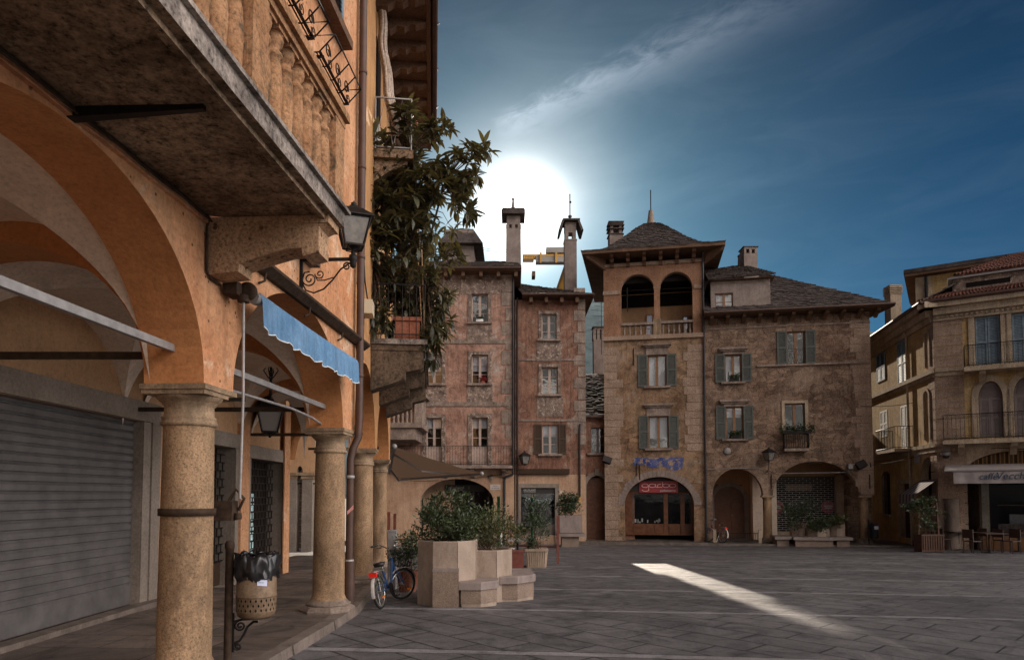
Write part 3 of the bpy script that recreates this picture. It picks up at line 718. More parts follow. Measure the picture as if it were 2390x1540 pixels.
# ---- planting boxes and big leafy plant on the balcony
leafdark = leafmat('glossy_evergreen_leaf', (0.062, 0.060, 0.034), 0.34, 0.36, 0.6, tt=(1.25, 1.05, .5))
twig = simple('twig_bark', (0.075, 0.045, 0.03), 0.85, 0, 0.2, 0.4, 30)
def leaf(mb, p, d, up, L, W, curl=0.25):
    d = d.normalized(); s = d.cross(up)
    if s.length < 1e-3: s = d.cross(V((1, 0, 0)))
    s.normalize(); nrm = s.cross(d)
    pts = [p]
    for t, wd in ((.28, .8), (.55, 1.0), (.82, .6)):
        c = p+d*L*t-nrm*curl*L*t*t
        pts += [c-s*W*wd*.5+nrm*W*.14, c, c+s*W*wd*.5+nrm*W*.14]
    pts.append(p+d*L-nrm*curl*L)
    mb.add(pts, [(0, 2, 1), (0, 3, 2), (1, 2, 5, 4), (2, 3, 6, 5), (4, 5, 8, 7), (5, 6, 9, 8), (7, 8, 10), (8, 9, 10)], True)
rt = random.Random(11)
tr = thing('balcony_tree', 'large leafy evergreen with long leaves spilling over the ochre house balcony', 'potted tree', F2.pt(ba0+.6, bz1, .6))
base = F2.pt(ba0+.55, bz1+.35, .58)
tm_, lm_ = MB(twig), MB(leafdark)
def whorl(p, d, n, L):
    d = d.normalized()
    for k in range(n):
        a = 2*PI*k/n+rt.uniform(-.4, .4)
        x = d.cross(V((.3, .2, 1))).normalized(); y = d.cross(x)
        dd = (x*math.cos(a)+y*math.sin(a))*rt.uniform(.6, 1.1)+d*rt.uniform(.0, .8)+V((0, 0, rt.uniform(-.55, .1)))
        l = L*rt.uniform(.65, 1.15); leaf(lm_, p+d*rt.uniform(-.06, .02), dd, V((0, 0, 1)), l, l*rt.uniform(.26, .36), rt.uniform(.1, .45))
# limb targets measured in the photo at depth of the balcony
tips = []
def blob(x, y, Y, rx, ry, n):
    for _ in range(n):
        a, r = rt.uniform(0, 2*PI), math.sqrt(rt.random())
        tips.append(atY(x+rx*r*math.cos(a), y+ry*r*math.sin(a), Y+rt.uniform(-.55, .55)))
blob(900, 420, 12.6, 100, 110, 58); blob(960, 330, 12.6, 62, 70, 24); blob(1000, 460, 12.5, 80, 90, 44); blob(900, 560, 12.8, 90, 90, 44)
blob(1010, 580, 12.9, 70, 70, 32); blob(1040, 425, 12.4, 50, 50, 16); blob(1095, 350, 12.3, 40, 22, 8); blob(1100, 420, 12.3, 28, 26, 8); blob(880, 660, 12.4, 70, 50, 20)
blob(985, 690, 12.8, 75, 60, 36); blob(1030, 745, 12.7, 42, 45, 18); blob(1000, 810, 12.6, 26, 45, 12); blob(960, 260, 12.5, 35, 28, 9); blob(1040, 290, 12.4, 24, 14, 4)
blob(845, 560, 12.2, 40, 60, 18); blob(815, 470, 12.0, 26, 50, 9); blob(860, 745, 12.2, 50, 30, 12); blob(1000, 740, 12.6, 50, 60, 20); blob(825, 345, 12.1, 26, 75, 12); blob(818, 640, 12.0, 34, 40, 14); blob(1105, 345, 12.3, 42, 20, 7); blob(1075, 470, 12.4, 35, 40, 9); blob(900, 740, 12.3, 60, 30, 14); blob(870, 520, 12.2, 60, 80, 26); blob(950, 620, 12.4, 70, 60, 26); blob(930, 480, 12.4, 80, 80, 30)
tops = [atY(x, y, Y) for x, y, Y in ((930, 560, 12.6), (985, 480, 12.5), (890, 470, 12.6), (1040, 420, 12.4), (950, 360, 12.5), (1000, 650, 12.7), (870, 620, 12.4))]
for tp in tops:
    mid = base.lerp(tp, .5)+V((rt.uniform(-.12, .12), rt.uniform(-.12, .12), .12))
    tm_.tube([base+V((rt.uniform(-.12, .12), rt.uniform(-.12, .12), 0)), mid, tp], [.034, .024, .016], 6)
for p in tips:
    if rt.random() < .10: continue
    c = min(tops, key=lambda q: (q-p).length)
    if (c-p).length > .15:
        m1 = c.lerp(p, .55)+V((rt.uniform(-.08, .08), rt.uniform(-.08, .08), rt.uniform(.0, .14)))
        tm_.tube([c.lerp(m1, .1), m1, p], [.011, .008, .005], 4, cap=False)
    d = (p-c)*.6+V((rt.uniform(-.3, .3), rt.uniform(-.3, .3), .35))
    whorl(p, d, rt.randint(7, 11), rt.uniform(.20, .31))
    if rt.random() < .6: whorl(c.lerp(p, rt.uniform(.55, .85)), d, rt.randint(4, 6), .24)
tm_.build('trunk', tr); lm_.build('crown', tr)
for k, (a0, a1, lab) in enumerate(((ba0+.1, ba0+1.25, 'reddish terracotta trough holding the evergreen at the balcony corner'), (ba0+1.5, ba0+3.1, 'long terracotta trough farther along the planted balcony'))):
    b_ = MB(M['terracotta']); b_.fbox(F2, a0, a1, bz1+.004, bz1+.36, .42, .86); b_.fbox(F2, a0-.03, a1+.03, bz1+.362, bz1+.43, .39, .89)
    o = b_.build('planter_trough'); tag(o, lab, 'planter')
    s_ = MB(M['soffit']); s_.fbox(F2, a0+.03, a1-.03, bz1+.431, bz1+.436, .43, .85); s_.build('soil', o)
M['cane_stick'] = simple('bamboo_cane', (0.34, 0.21, 0.11), 0.6, 0, 0.3, 0.3, 12)
for k in range(9):
    q = F2.pt(ba0+.1+k*.16, bz1+.05, .95-.04*(k % 3)); m = MB(M['cane_stick'])
    m.tube([q, q+V((rt.uniform(-.12, .12), rt.uniform(-.1, .1), rt.uniform(1.5, 2.3)))], .011, 6)
    tag(m.build('bamboo_cane'), 'thin bamboo cane tied upright among the balcony evergreen branches', 'plant stake', 'bamboo canes propping the balcony evergreen')
# small meter box under the balcony plants
M['cream'] = simple('cream_plastic', (0.50, 0.42, 0.30), 0.5, 0, 0.4)
a0, a1, h0, h1 = F2.rect(822, 752, 854, 778, .12)
a0, h0 = .55, 4.42
m = MB(M['cream']); m.fbox(F2, 0.9, 1.25, 4.38, 4.60, .001, .16); o = m.build('meter_box', H2); m = MB(M['iron']); m.tube([F2.pt(.95, 4.6, .08), F2.pt(.9, 4.9, .04), F2.pt(.8, 5.3, .03)], .012, 6); m.build('cable', o)
# ------------------------------------------------------------------ near things
def xf(mb, T): mb.v = [tuple(T @ V(p)) for p in mb.v]; return mb
M['bluecloth'] = weathered('blue_awning_cloth', (0.085, 0.19, 0.33), (0.155, 0.28, 0.44), s=2.6, streak=0.6, grain=0.10, bump=0.1, seed=101, rough=0.85)
M['whitetrim'] = simple('white_edging', (0.75, 0.75, 0.72), 0.8)
aw = thing('blue_awning', 'rolled blue awning with scalloped valance over the second arch of the orange arcade house', 'awning', F1.pt(.5, 3.3, .1))
za = 3.30
m = MB(M['bluecloth']); L0, L1 = .56, 3.58; n = 130; vs = []
prof = [(-.045, .045), (0.0, .062), (.045, .045), (.062, 0.0), (.066, -.06), (.068, -.12), (.070, -.2), (.072, -.29)]
for i in range(n+1):
    a = L0+(L1-L0)*i/n; sc = abs(math.sin(PI*(a-L0)/.30))
    for j, (dx, dz) in enumerate(prof):
        k = max(0, j-3)/4.0
        rip = .016*k*math.sin(a*13.0+.8*math.sin(a*3.1))+.01*k*math.sin(a*31+1)
        zz = dz
        if j == 7: zz = -.255-.03*sc
        vs.append(F1.pt(a, za+zz-.015*math.sin(PI*(a-L0)/(L1-L0)), .16+dx+rip))
P_ = len(prof)
m.add(vs, [(i*P_+j, (i+1)*P_+j, (i+1)*P_+j+1, i*P_+j+1) for i in range(n) for j in range(P_-1)], True)
m.build('valance', aw)
m = MB(M['whitetrim']); m.tube([V(vs[i*P_+7]) for i in range(n+1)], .0055, 5); m.build('trim', aw)
m = MB(M['steel']); m.tube([F1.pt(.36, za, .16), F1.pt(L1+.05, za, .16)], .03, 10); m.tube([F1.pt(.5, za, .16), F1.pt(L0+.03, za, .16)], .058, 12); m.build('roller', aw)
m = MB(M['rust']); m.fbox(F1, .22, .40, za-.055, za+.055, .03, .15)
Mr = F1.u.to_track_quat('Z', 'Y').to_matrix()
m.lathe(F1.pt(.34, za, .19), [(.03, -.02), (.075, -.02), (.078, 0), (.075, .03), (.03, .03)], 18, M=Mr); m.lathe(F1.pt(.33, za-.07, .16), [(.05, -.03), (.05, .03)], 14)
m.build('gear_box', aw)
m = MB(M['steel']); m.tube([F1.pt(.33, za-.1, .16), F1.pt(.40, 2.4, .14), F1.pt(.46, 1.52, .10)], .0125, 8); m.fbox(F1, .40, .43, 2.36, 2.39, .0, .15, M['iron']); m.build('crank_rod', aw)
m = MB(M['rust']); c = F1.pt(.25, 1.41, -.25)
m.lathe(c, [(.217, -.03), (.223, -.03), (.223, .03), (.217, .03)], 40, cap=False)
m.fbox(F1, .44, .56, 1.33, 1.50, -.12, .04); m.lathe(F1.pt(.50, 1.36, .07), [(.028, -.02), (.032, 0), (.028, .035)], 12); m.tube([F1.pt(.47, 1.5, 0), F1.pt(.47, 1.6, .06), F1.pt(.5, 1.52, .12), F1.pt(.55, 1.42, .05)], .014, 6)
m.build('clamp', aw)
# ---------------- lanterns
def lantern_parts(root, c, h, mats=('iron', 'lampglass', 'iron'), up=True):
    # c = centre of glass bottom; h overall height of body+cap
    wb, wt, hb = h*.20, h*.33, h*.60
    T = Matrix.Translation(c) @ Matrix.Rotation(.35, 4, 'Z')
    g_ = MB(M[mats[1]]); k = .93
    p = [T @ V((sx*wb*k, sy*wb*k, 0)) for sx, sy in ((-1, -1), (1, -1), (1, 1), (-1, 1))]+[T @ V((sx*wt*k, sy*wt*k, hb)) for sx, sy in ((-1, -1), (1, -1), (1, 1), (-1, 1))]
    g_.hexa(p); g_.build('glass', root)
    f = MB(M[mats[0]])
    for sx, sy in ((-1, -1), (1, -1), (1, 1), (-1, 1)): f.bar(T @ V((sx*wb, sy*wb, 0)), T @ V((sx*wt, sy*wt, hb)), h*.035)
    for w_, z in ((wb, 0), (wt, hb)):
        q = [T @ V((sx*w_, sy*w_, z)) for sx, sy in ((-1, -1), (1, -1), (1, 1), (-1, 1))]
        for i in range(4): f.bar(q[i], q[(i+1) % 4], h*.04)
    f.lathe(c, [(.001, -h*.16), (h*.03, -h*.15), (h*.045, -h*.11), (h*.02, -h*.08), (h*.10, -h*.02), (h*.12, 0)], 10)
    for i in range(4): f.tube([T @ V((wb*.8*math.cos(i*PI/2+.78), wb*.8*math.sin(i*PI/2+.78), 0)), T @ V((wb*1.0*math.cos(i*PI/2+.78), wb*1.0*math.sin(i*PI/2+.78), -h*.06)), T @ V((0, 0, -h*.12))], h*.014, 5)
    f.build('frame', root)
    cpp = MB(M[mats[2]]); lv = [(wt*1.22, hb+.002), (wt*1.22, hb+h*.03), (wt*.62, hb+h*.20), (wt*.58, hb+h*.22), (wt*.30, hb+h*.27), (wt*.26, hb+h*.30)]
    vs = [T @ V((sx*w_, sy*w_, z)) for w_, z in lv for sx, sy in ((-1, -1), (1, -1), (1, 1), (-1, 1))]
    cpp.add(vs, [(i*4+j, i*4+(j+1) % 4, (i+1)*4+(j+1) % 4, (i+1)*4+j) for i in range(len(lv)-1) for j in range(4)]+[(0, 3, 2, 1)])
    cpp.lathe(c+V((0, 0, hb+h*.30)), [(h*.07, 0), (h*.10, .02*h), (h*.05, .05*h), (h*.07, .08*h), (h*.02, .11*h), (.001, .14*h)], 10)
    cpp.build('cap', root)
wl = thing('wall_lantern', 'four sided iron lantern on a scrolled bracket fixed to the orange arcade house', 'lantern', F1.pt(2.03, 4.16, 0))
al = 2.03; lc = F1.pt(al, 4.30, .60)
br = MB(M['iron']); br.fbox(F1, al-.02, al+.02, 3.82, 4.24, .001, .03); br.fbox(F1, al-.014, al+.014, 4.145, 4.178, .03, .62)
def fcurve(pts, r): br.tube([F1.pt(al, h, d) for d, h in pts], r, 6)
fcurve([(.03, 3.90), (.07, 3.82), (.16, 3.79), (.27, 3.83), (.37, 3.93), (.46, 4.05), (.58, 4.13)], .009)
fcurve([(.11+x, 3.945+y) for x, y in spiral(.085, .015, 1.6, 30, PI*.9)], .008); fcurve([(.225+x, 4.0+y) for x, y in spiral(.055, .01, 1.4, 24, PI)], .007)
fcurve([(.03, 3.95), (.05, 4.02), (.11, 4.03)], .008); fcurve([(.17, 3.99), (.2, 3.93), (.28, 3.93), (.38, 3.96)], .007)
br.lathe(F1.pt(al, 4.06, .60), [(.012, 0), (.035, .02), (.03, .06), (.05, .09), (.045, .14), (.02, .16), (.03, .18)], 12)
fcurve([(.53+x, 4.08+y) for x, y in spiral(.05, .008, 1.6, 24, 0)], .008)
br.build('bracket', wl); lantern_parts(wl, lc, .50)
hl = thing('hanging_lantern', 'glazed iron lantern hanging on a chain under the arcade vault', 'lantern', (0, 0, 0))
c = atY(630, 1008, 11.0); hl.location = c
hm = MB(M['iron']); topz = 3.66
for k in range(int((topz-c.z-.62)/.045)):
    zz = c.z+.60+k*.045; o_ = .008 if k % 2 else 0
    hm.tube([V((c.x+.015*math.cos(t)*(0.3 if k % 2 else 1), c.y+.015*math.cos(t)*(1 if k % 2 else 0.3), zz+.022+.028*math.sin(t))) for t in [i*PI/4 for i in range(8)]], .013, 4, closed=True)
for k in range(4):
    t = k*PI/2; hm.tube([V((c.x, c.y, topz-.25)), V((c.x+.06*math.cos(t), c.y+.06*math.sin(t), topz-.18)), V((c.x+.12*math.cos(t), c.y+.12*math.sin(t), topz-.09)), V((c.x+.09*math.cos(t), c.y+.09*math.sin(t), topz-.05))], .009, 5)
hm.build('chain', hl)
M['dimglass'] = simple('dusty_lamp_glass', (0.20, 0.17, 0.15), 0.25, 0, 0.5)
lantern_parts(hl, c, .58, ('iron', 'dimglass', 'iron'))
# ---------------- litter bin on a post
M['binmetal'] = weathered('dull_bronze_bin', (0.11, 0.068, 0.04), (0.22, 0.15, 0.095), s=3.0, streak=0.3, grain=0.2, bump=0.15, seed=111, rough=0.5)
M['bag'] = simple('black_bin_liner', (0.012, 0.011, 0.012), 0.28, 0, 0.6)
pb = atZ(531, 1546, 0.0); Yb = pb.y
lb = thing('litter_bin', 'bronze drum litter bin with a black liner on a round post by the nearest column', 'litter bin', pb)
m = MB(M['rust']); m.lathe(pb, [(.037, 0), (.037, 1.05), (.044, 1.055), (.044, 1.10), (.03, 1.125), (.001, 1.13)], 16)
m.build('post', lb)
bc = V((atY(599, 1380, Yb+.06).x, Yb+.06, 0)); zb0, zb1 = atY(599, 1441, bc.y).z, atY(599, 1328, bc.y).z
R0 = 44/FPX*bc.y*1.0; Hh = zb1-zb0
m = MB(M['binmetal'])
m.lathe(bc, [(.001, zb0), (R0*.72, zb0+.003), (R0*.93, zb0+.03), (R0*.985, zb0+.07)], 32, cap=False)
hA, hB = zb0+.07, zb0+.20
# perforated band: diamond holes
nseg = 48; rows = 3
for i in range(nseg):
    t0, t1 = 2*PI*i/nseg, 2*PI*(i+1)/nseg; tm2 = (t0+t1)/2
    for r_ in range(rows):
        z0, z1 = hA+(hB-hA)*r_/rows, hA+(hB-hA)*(r_+1)/rows; zm = (z0+z1)/2
        P = lambda t, z: V((bc.x+R0*math.cos(t), bc.y+R0*math.sin(t), z))
        if (i+r_) % 2 == 0:
            k = .78
            m.add([P(t0, z0), P(t1, z0), P(t1, z1), P(t0, z1), P(tm2, zm-(zm-z0)*k), P(tm2+(t1-tm2)*k, zm), P(tm2, zm+(zm-z0)*k), P(tm2-(t1-tm2)*k, zm)],
                  [(0, 1, 5, 4), (1, 2, 6, 5), (2, 3, 7, 6), (3, 0, 4, 7)])
        else: m.add([P(t0, z0), P(t1, z0), P(t1, z1), P(t0, z1)], [(0, 1, 2, 3)])
m.lathe(bc, [(R0, hB), (R0*1.03, hB+.004), (R0*1.03, hB+.016), (R0, hB+.02), (R0, zb0+Hh*.86), (R0*.97, zb0+Hh*.92), (R0*1.0, zb0+Hh*.93), (R0*1.0, zb0+Hh*.95), (R0*.95, zb0+Hh*.96), (R0*.93, zb1)], 32, cap=False)
m.use(M['dark']); m.lathe(bc, [(R0*.9, zb0+.03), (R0*.9, zb0+.3)], 24, cap=False)
m.build('drum', lb)
m = MB(M['bag']); rb_ = random.Random(5); vs = []; ns = 64; rws = [(.92, zb1+.14, .0), (.80, zb1+.135, .03), (1.03, zb1+.145, .05), (1.13, zb1+.10, .07), (1.08, zb1+.03, .05), (1.13, zb1-.02, .05), (1.04, zb1-.06, .06), (1.005, zb1-.09, .03)]
for (r_, z, am) in rws:
    for k in range(ns):
        t = 2*PI*k/ns; wv = am*(math.sin(5*t+z*40)+.7*math.sin(11*t+z*70)+.6*math.sin(17*t-z*90)+rb_.uniform(-.5, .5))
        vs.append((bc.x+R0*(r_+wv)*math.cos(t), bc.y+R0*(r_+wv)*math.sin(t), z+am*.5*math.sin(7*t+r_*20)+rb_.uniform(-.006, .006)))
m.add(vs, [(i*ns+k, i*ns+(k+1) % ns, (i+1)*ns+(k+1) % ns, (i+1)*ns+k) for i in range(len(rws)-1) for k in range(ns)], True)
m.build('liner', lb)
m = MB(M['iron']); zz = zb0-.005
bd_ = (V((bc.x, bc.y, 0))-V((pb.x, pb.y, 0))).normalized()
def bcur(pts, r): m.tube([V((pb.x, pb.y, 0))+bd_*d+V((0, 0, z)) for d, z in pts], r, 7)
m.bar(V((pb.x, pb.y, zz-.30))+bd_*.04, V((pb.x, pb.y, zz+.06))+bd_*.04, .022, .022)
bcur([(.05, zz-.02), (.12, zz-.005), (.24, zz-.004)], .011)
bcur([(.05, zz-.22), (.10, zz-.20), (.14, zz-.14), (.17, zz-.07), (.22, zz-.03), (.26, zz-.03)], .012)
bcur([(.105+x, zz-.062+y) for x, y in spiral(.05, .008, 1.7, 26, PI*.6)], .010); bcur([(.085+x, zz-.25+y) for x, y in spiral(.04, .008, 1.6, 24, PI*.5)], .010)
m.build('bracket', lb)
m = MB(M['iron']); bcur([(.04, zz+.42), (.08, zz+.41), (.12, zz+.40)], .014); m.build('clip', lb)
ntc = MB(simple('lilac_notice', (0.50, 0.50, 0.66), 0.7)); th = math.atan2(-1, .72); rr = R0*1.012; vs = []
for j in range(2):
    for k in range(7):
        t = th-.25+.5*k/6; vs.append((bc.x+rr*math.cos(t), bc.y+rr*math.sin(t), zb1-.13+j*.135-.012*k/6))
ntc.add(vs, [(k, k+1, 8+k, 7+k) for k in range(6)], True)
for rrow in range(4):
    zz2 = zb1-.025-rrow*.025; t0, t1 = th-.2, th-.2+.32-.05*(rrow % 2); r2 = rr*1.006
    ntc.add([(bc.x+r2*math.cos(t), bc.y+r2*math.sin(t), z) for t, z in ((t0, zz2-.006), ((t0+t1)/2, zz2-.008), (t1, zz2-.01), (t1, zz2-.003), ((t0+t1)/2, zz2-.001), (t0, zz2+.001))], [(0, 1, 4, 5), (1, 2, 3, 4)], mat=M['bluegrey'])
ntc.build('notice', lb)
# ---------------- bicycles
M['rubber'] = simple('tyre_rubber', (0.02, 0.019, 0.018), 0.8, 0, 0.2)
M['chrome'] = simple('worn_chrome', (0.50, 0.49, 0.47), 0.28, 0.9, 0.5, 0.2, 30)
M['bikeblue'] = simple('blue_bike_enamel', (0.02, 0.06, 0.17), 0.35, 0.1, 0.5, 0.25, 20)
M['bikewhite'] = simple('off_white_enamel', (0.55, 0.50, 0.46), 0.4, 0, 0.5, 0.2, 15)
M['redlens'] = simple('red_reflector', (0.75, 0.03, 0.02), 0.2, 0, 0.6)
M['orangelens'] = simple('orange_reflector', (0.8, 0.22, 0.02), 0.25, 0, 0.6)
M['saddle'] = simple('black_saddle', (0.016, 0.014, 0.013), 0.45, 0, 0.4)
M['bikedark'] = simple('dark_red_bike_enamel', (0.16, 0.05, 0.05), 0.4, 0.1, 0.5)
def bicycle(name, label, loc, heading, lean, steer, R, wb, fmat, gmat, basket=False, rack=True, hbh=.86, sad=.66):
    root = thing(name, label, 'bicycle', loc)
    T = Matrix.Translation(loc) @ Matrix.Rotation(heading, 4, 'Z') @ Matrix.Rotation(lean, 4, 'X')
    hx, hz = wb-.16, R*2*.98                       # steering axis foot
    ax = V((-.28, 0, 1)).normalized()
    S = T @ Matrix.Translation((hx, 0, hz)) @ Matrix.Rotation(steer, 4, ax) @ Matrix.Translation((-hx, 0, -hz))
    def wheel(cx, TT):
        w_ = MB(M['rubber']); cir = [V((cx+(R-.018)*math.cos(t), 0, R+(R-.018)*math.sin(t))) for t in [2*PI*i/36 for i in range(36)]]
        w_.tube(cir, .019, 8, closed=True); xf(w_, TT); o = w_.build('wheel', root)
        r_ = MB(M['chrome']); r_.tube([V((cx+(R-.045)*math.cos(t), 0, R+(R-.045)*math.sin(t))) for t in [2*PI*i/36 for i in range(36)]], .012, 6, closed=True)
        r_.tube([V((cx, -.05, R)), V((cx, .05, R))], .018, 8); xf(r_, TT); r_.build('rim', o)
        s_ = MB(M['chrome'])
        for i in range(18):
            t = 2*PI*i/18; s_.bar((cx+.016*math.cos(t+1.2), (.03 if i % 2 else -.03), R+.016*math.sin(t+1.2)), (cx+(R-.05)*math.cos(t), 0, R+(R-.05)*math.sin(t)), .0028)
        t = -.6; s_.box(cx+.1, cx+.17, -.012, .012, R-.11, R-.085, M['orangelens']); xf(s_, TT); s_.build('spokes', o)
    wheel(0, T); wheel(wb, S)
    f = MB(M[fmat]); bb = V((.40*wb, 0, R+.0)); hd0, hd1 = V((hx, 0, hz)), V((hx-.06, 0, hz+.20))
    f.tube([hd1+V((.012, 0, -.05)), hd0.lerp(bb, .5)+V((0, 0, -.03)), bb], .020, 10); f.tube([bb, V((bb.x-.11, 0, sad-.12))], .018, 8)
    f.tube([hd0, hd1], .022, 10)
    for s in (-1, 1):
        f.tube([bb+V((0, s*.03, 0)), V((.12, s*.05, R)), V((0, s*.055, R))], .010, 6); f.tube([V((0, s*.055, R)), V((bb.x-.08, s*.02, sad-.25))], .008, 6)
    xf(f, T); f.build('frame', root)
    k = MB(M[fmat])
    for s in (-1, 1): k.tube([hd0+V((.0, s*.045, -.01)), V((hx+.06, s*.05, R+.18)), V((wb, s*.05, R))], .011, 6)
    xf(k, S); k.build('fork', root)
    h_ = MB(M['chrome']); st = V((hx-.10, 0, hbh-.06)); h_.tube([hd1, st], .012, 8)
    h_.tube([V((hx-.25, -.27, hbh+.0)), V((hx-.14, -.25, hbh+.03)), V((hx-.06, -.12, hbh-.02)), st, V((hx-.06, .12, hbh-.02)), V((hx-.14, .25, hbh+.03)), V((hx-.25, .27, hbh))], .011, 8)
    h_.sphere((hx-.11, -.16, hbh+.045), .026, 10, 6); xf(h_, S); ho = h_.build('handlebar', root)
    for s in (-1, 1):
        q = MB(M['saddle']); q.tube([V((hx-.15, s*.252, hbh+.028)), V((hx-.26, s*.272, hbh-.002))], .017, 8); q.tube([V((hx-.11, s*.2, hbh+.0)), V((hx-.1, s*.25, hbh-.03)), V((hx-.16, s*.28, hbh-.035))], .006, 5); xf(q, S); q.build('grip', ho)
    s_ = MB(M['saddle']); sx = bb.x-.14
    s_.add([(sx-.12, -.09, sad), (sx-.14, 0, sad+.012), (sx-.12, .09, sad), (sx-.02, -.07, sad+.012), (sx-.02, 0, sad+.02), (sx-.02, .07, sad+.012), (sx+.13, -.018, sad+.01), (sx+.14, 0, sad+.012), (sx+.13, .018, sad+.01),
            (sx-.11, -.07, sad-.05), (sx-.12, 0, sad-.05), (sx-.11, .07, sad-.05), (sx-.02, -.045, sad-.04), (sx-.02, 0, sad-.04), (sx-.02, .045, sad-.04), (sx+.12, -.012, sad-.02), (sx+.13, 0, sad-.02), (sx+.12, .012, sad-.02)],
           [(0, 3, 4, 1), (1, 4, 5, 2), (3, 6, 7, 4), (4, 7, 8, 5), (9, 10, 13, 12), (10, 11, 14, 13), (12, 13, 16, 15), (13, 14, 17, 16), (0, 9, 12, 3), (3, 12, 15, 6), (2, 5, 14, 11), (5, 8, 17, 14), (0, 1, 10, 9), (1, 2, 11, 10), (6, 15, 16, 7), (7, 16, 17, 8)], True)
    s_.tube([V((bb.x-.11, 0, sad-.13)), V((bb.x-.125, 0, sad-.03))], .012, 8, M['chrome']); xf(s_, T); s_.build('saddle', root)
    def guard(cx, t0, t1, TT, mt):
        g_ = MB(mt); vs = []
        for i in range(15):
            t = t0+(t1-t0)*i/14
            for y in (-.026, 0, .026): rr_ = R+.022-(0.008 if y else 0); vs.append((cx+rr_*math.cos(t), y, R+rr_*math.sin(t)))
        g_.add(vs, [(i*3+j, i*3+j+1, i*3+4+j, i*3+3+j) for i in range(14) for j in range(2)], True); xf(g_, TT); g_.build('mudguard', root)
    guard(0, .5, PI*1.08, T, M[gmat]); guard(wb, .3, PI*.95, S, M[gmat])
    c_ = MB(M['iron']); 
    Rx = Matrix.Rotation(PI/2, 3, 'X')
    c_.lathe(bb+V((0, -.06, 0)), [(.085, -.004), (.085, .004)], 20, M=Rx); c_.bar(bb+V((0, -.07, 0)), bb+V((.08, -.07, -.13)), .016); c_.bar(bb+V((0, .07, 0)), bb+V((-.08, .07, .13)), .016)
    c_.bar(bb+V((.08, -.14, -.13)), bb+V((.08, -.06, -.13)), .05, .02); c_.bar(bb+V((-.08, .06, .13)), bb+V((-.08, .14, .13)), .05, .02)
    c_.bar(bb+V((0, -.06, .08)), V((0, -.06, R+.03)), .006); c_.bar(bb+V((0, -.06, -.08)), V((0, -.06, R-.03)), .006); xf(c_, T); c_.build('crankset', root)
    if rack:
        r_ = MB(M['chrome']); zr_ = 2*R+.05
        r_.tube([V((.24, -.04, zr_)), V((-.12, -.05, zr_)), V((-.16, 0, zr_)), V((-.12, .05, zr_)), V((.24, .04, zr_))], .006, 6)
        for x in (.14, .02, -.08): r_.bar((x, -.05, zr_), (x, .05, zr_), .006)
        for s in (-1, 1): r_.bar((-.06, s*.05, zr_), (0, s*.06, R), .006)
        xf(r_, T); r_.build('rack', root)
        l_ = MB(M['redlens']); l_.box(-.185, -.155, -.058, .058, zr_-.075, zr_-.005); xf(l_, T); l_.build('rear_light', root)
    if basket:
        b_ = MB(M['iron']); z0, z1 = hz+.05, hz+.30; x0, x1 = hx+.04, hx+.26
        for z, gr in ((z0, -.03), (z1, .02), ((z0+z1)/2, 0), (z0*.75+z1*.25, -.015), (z0*.25+z1*.75, .01)):
            b_.tube([V((x0-gr*.3, -.15-gr, z)), V((x1+gr, -.15-gr, z)), V((x1+gr, .15+gr, z)), V((x0-gr*.3, .15+gr, z))], .004, 4, closed=True)
        for i in range(8):
            y = -.14+.04*i; b_.bar((x1-.03, y*.8, z0), (x1+.02, y, z1), .003); b_.bar((x0, y*.8, z0), (x0, y, z1), .003); b_.bar((x0, y*.8, z0), (x1-.03, y*.8, z0), .003)
        for i in range(5):
            x = x0+(x1-x0)*i/5
            for s in (-1, 1): b_.bar((x, s*.12, z0), (x, s*.165, z1), .003)
        xf(b_, S); b_.build('basket', root)
    ks = MB(M['chrome']); ks.tube([V((.28, .04, R-.02)), V((.22, .15, 0.01))], .007, 5); xf(ks, T); ks.build('kickstand', root)
    return root
rc, fc = onG(891, 1420), onG(931, 1402)
hd = math.atan2(fc.y-rc.y+.35, fc.x-rc.x+.10)
bicycle('bicycle', 'small wheeled blue bicycle with red rear light, leaning by the stone planters', rc, hd, math.radians(-9), math.radians(-38), .255, .94, 'bikeblue', 'bikewhite', True, True, .86, .66)
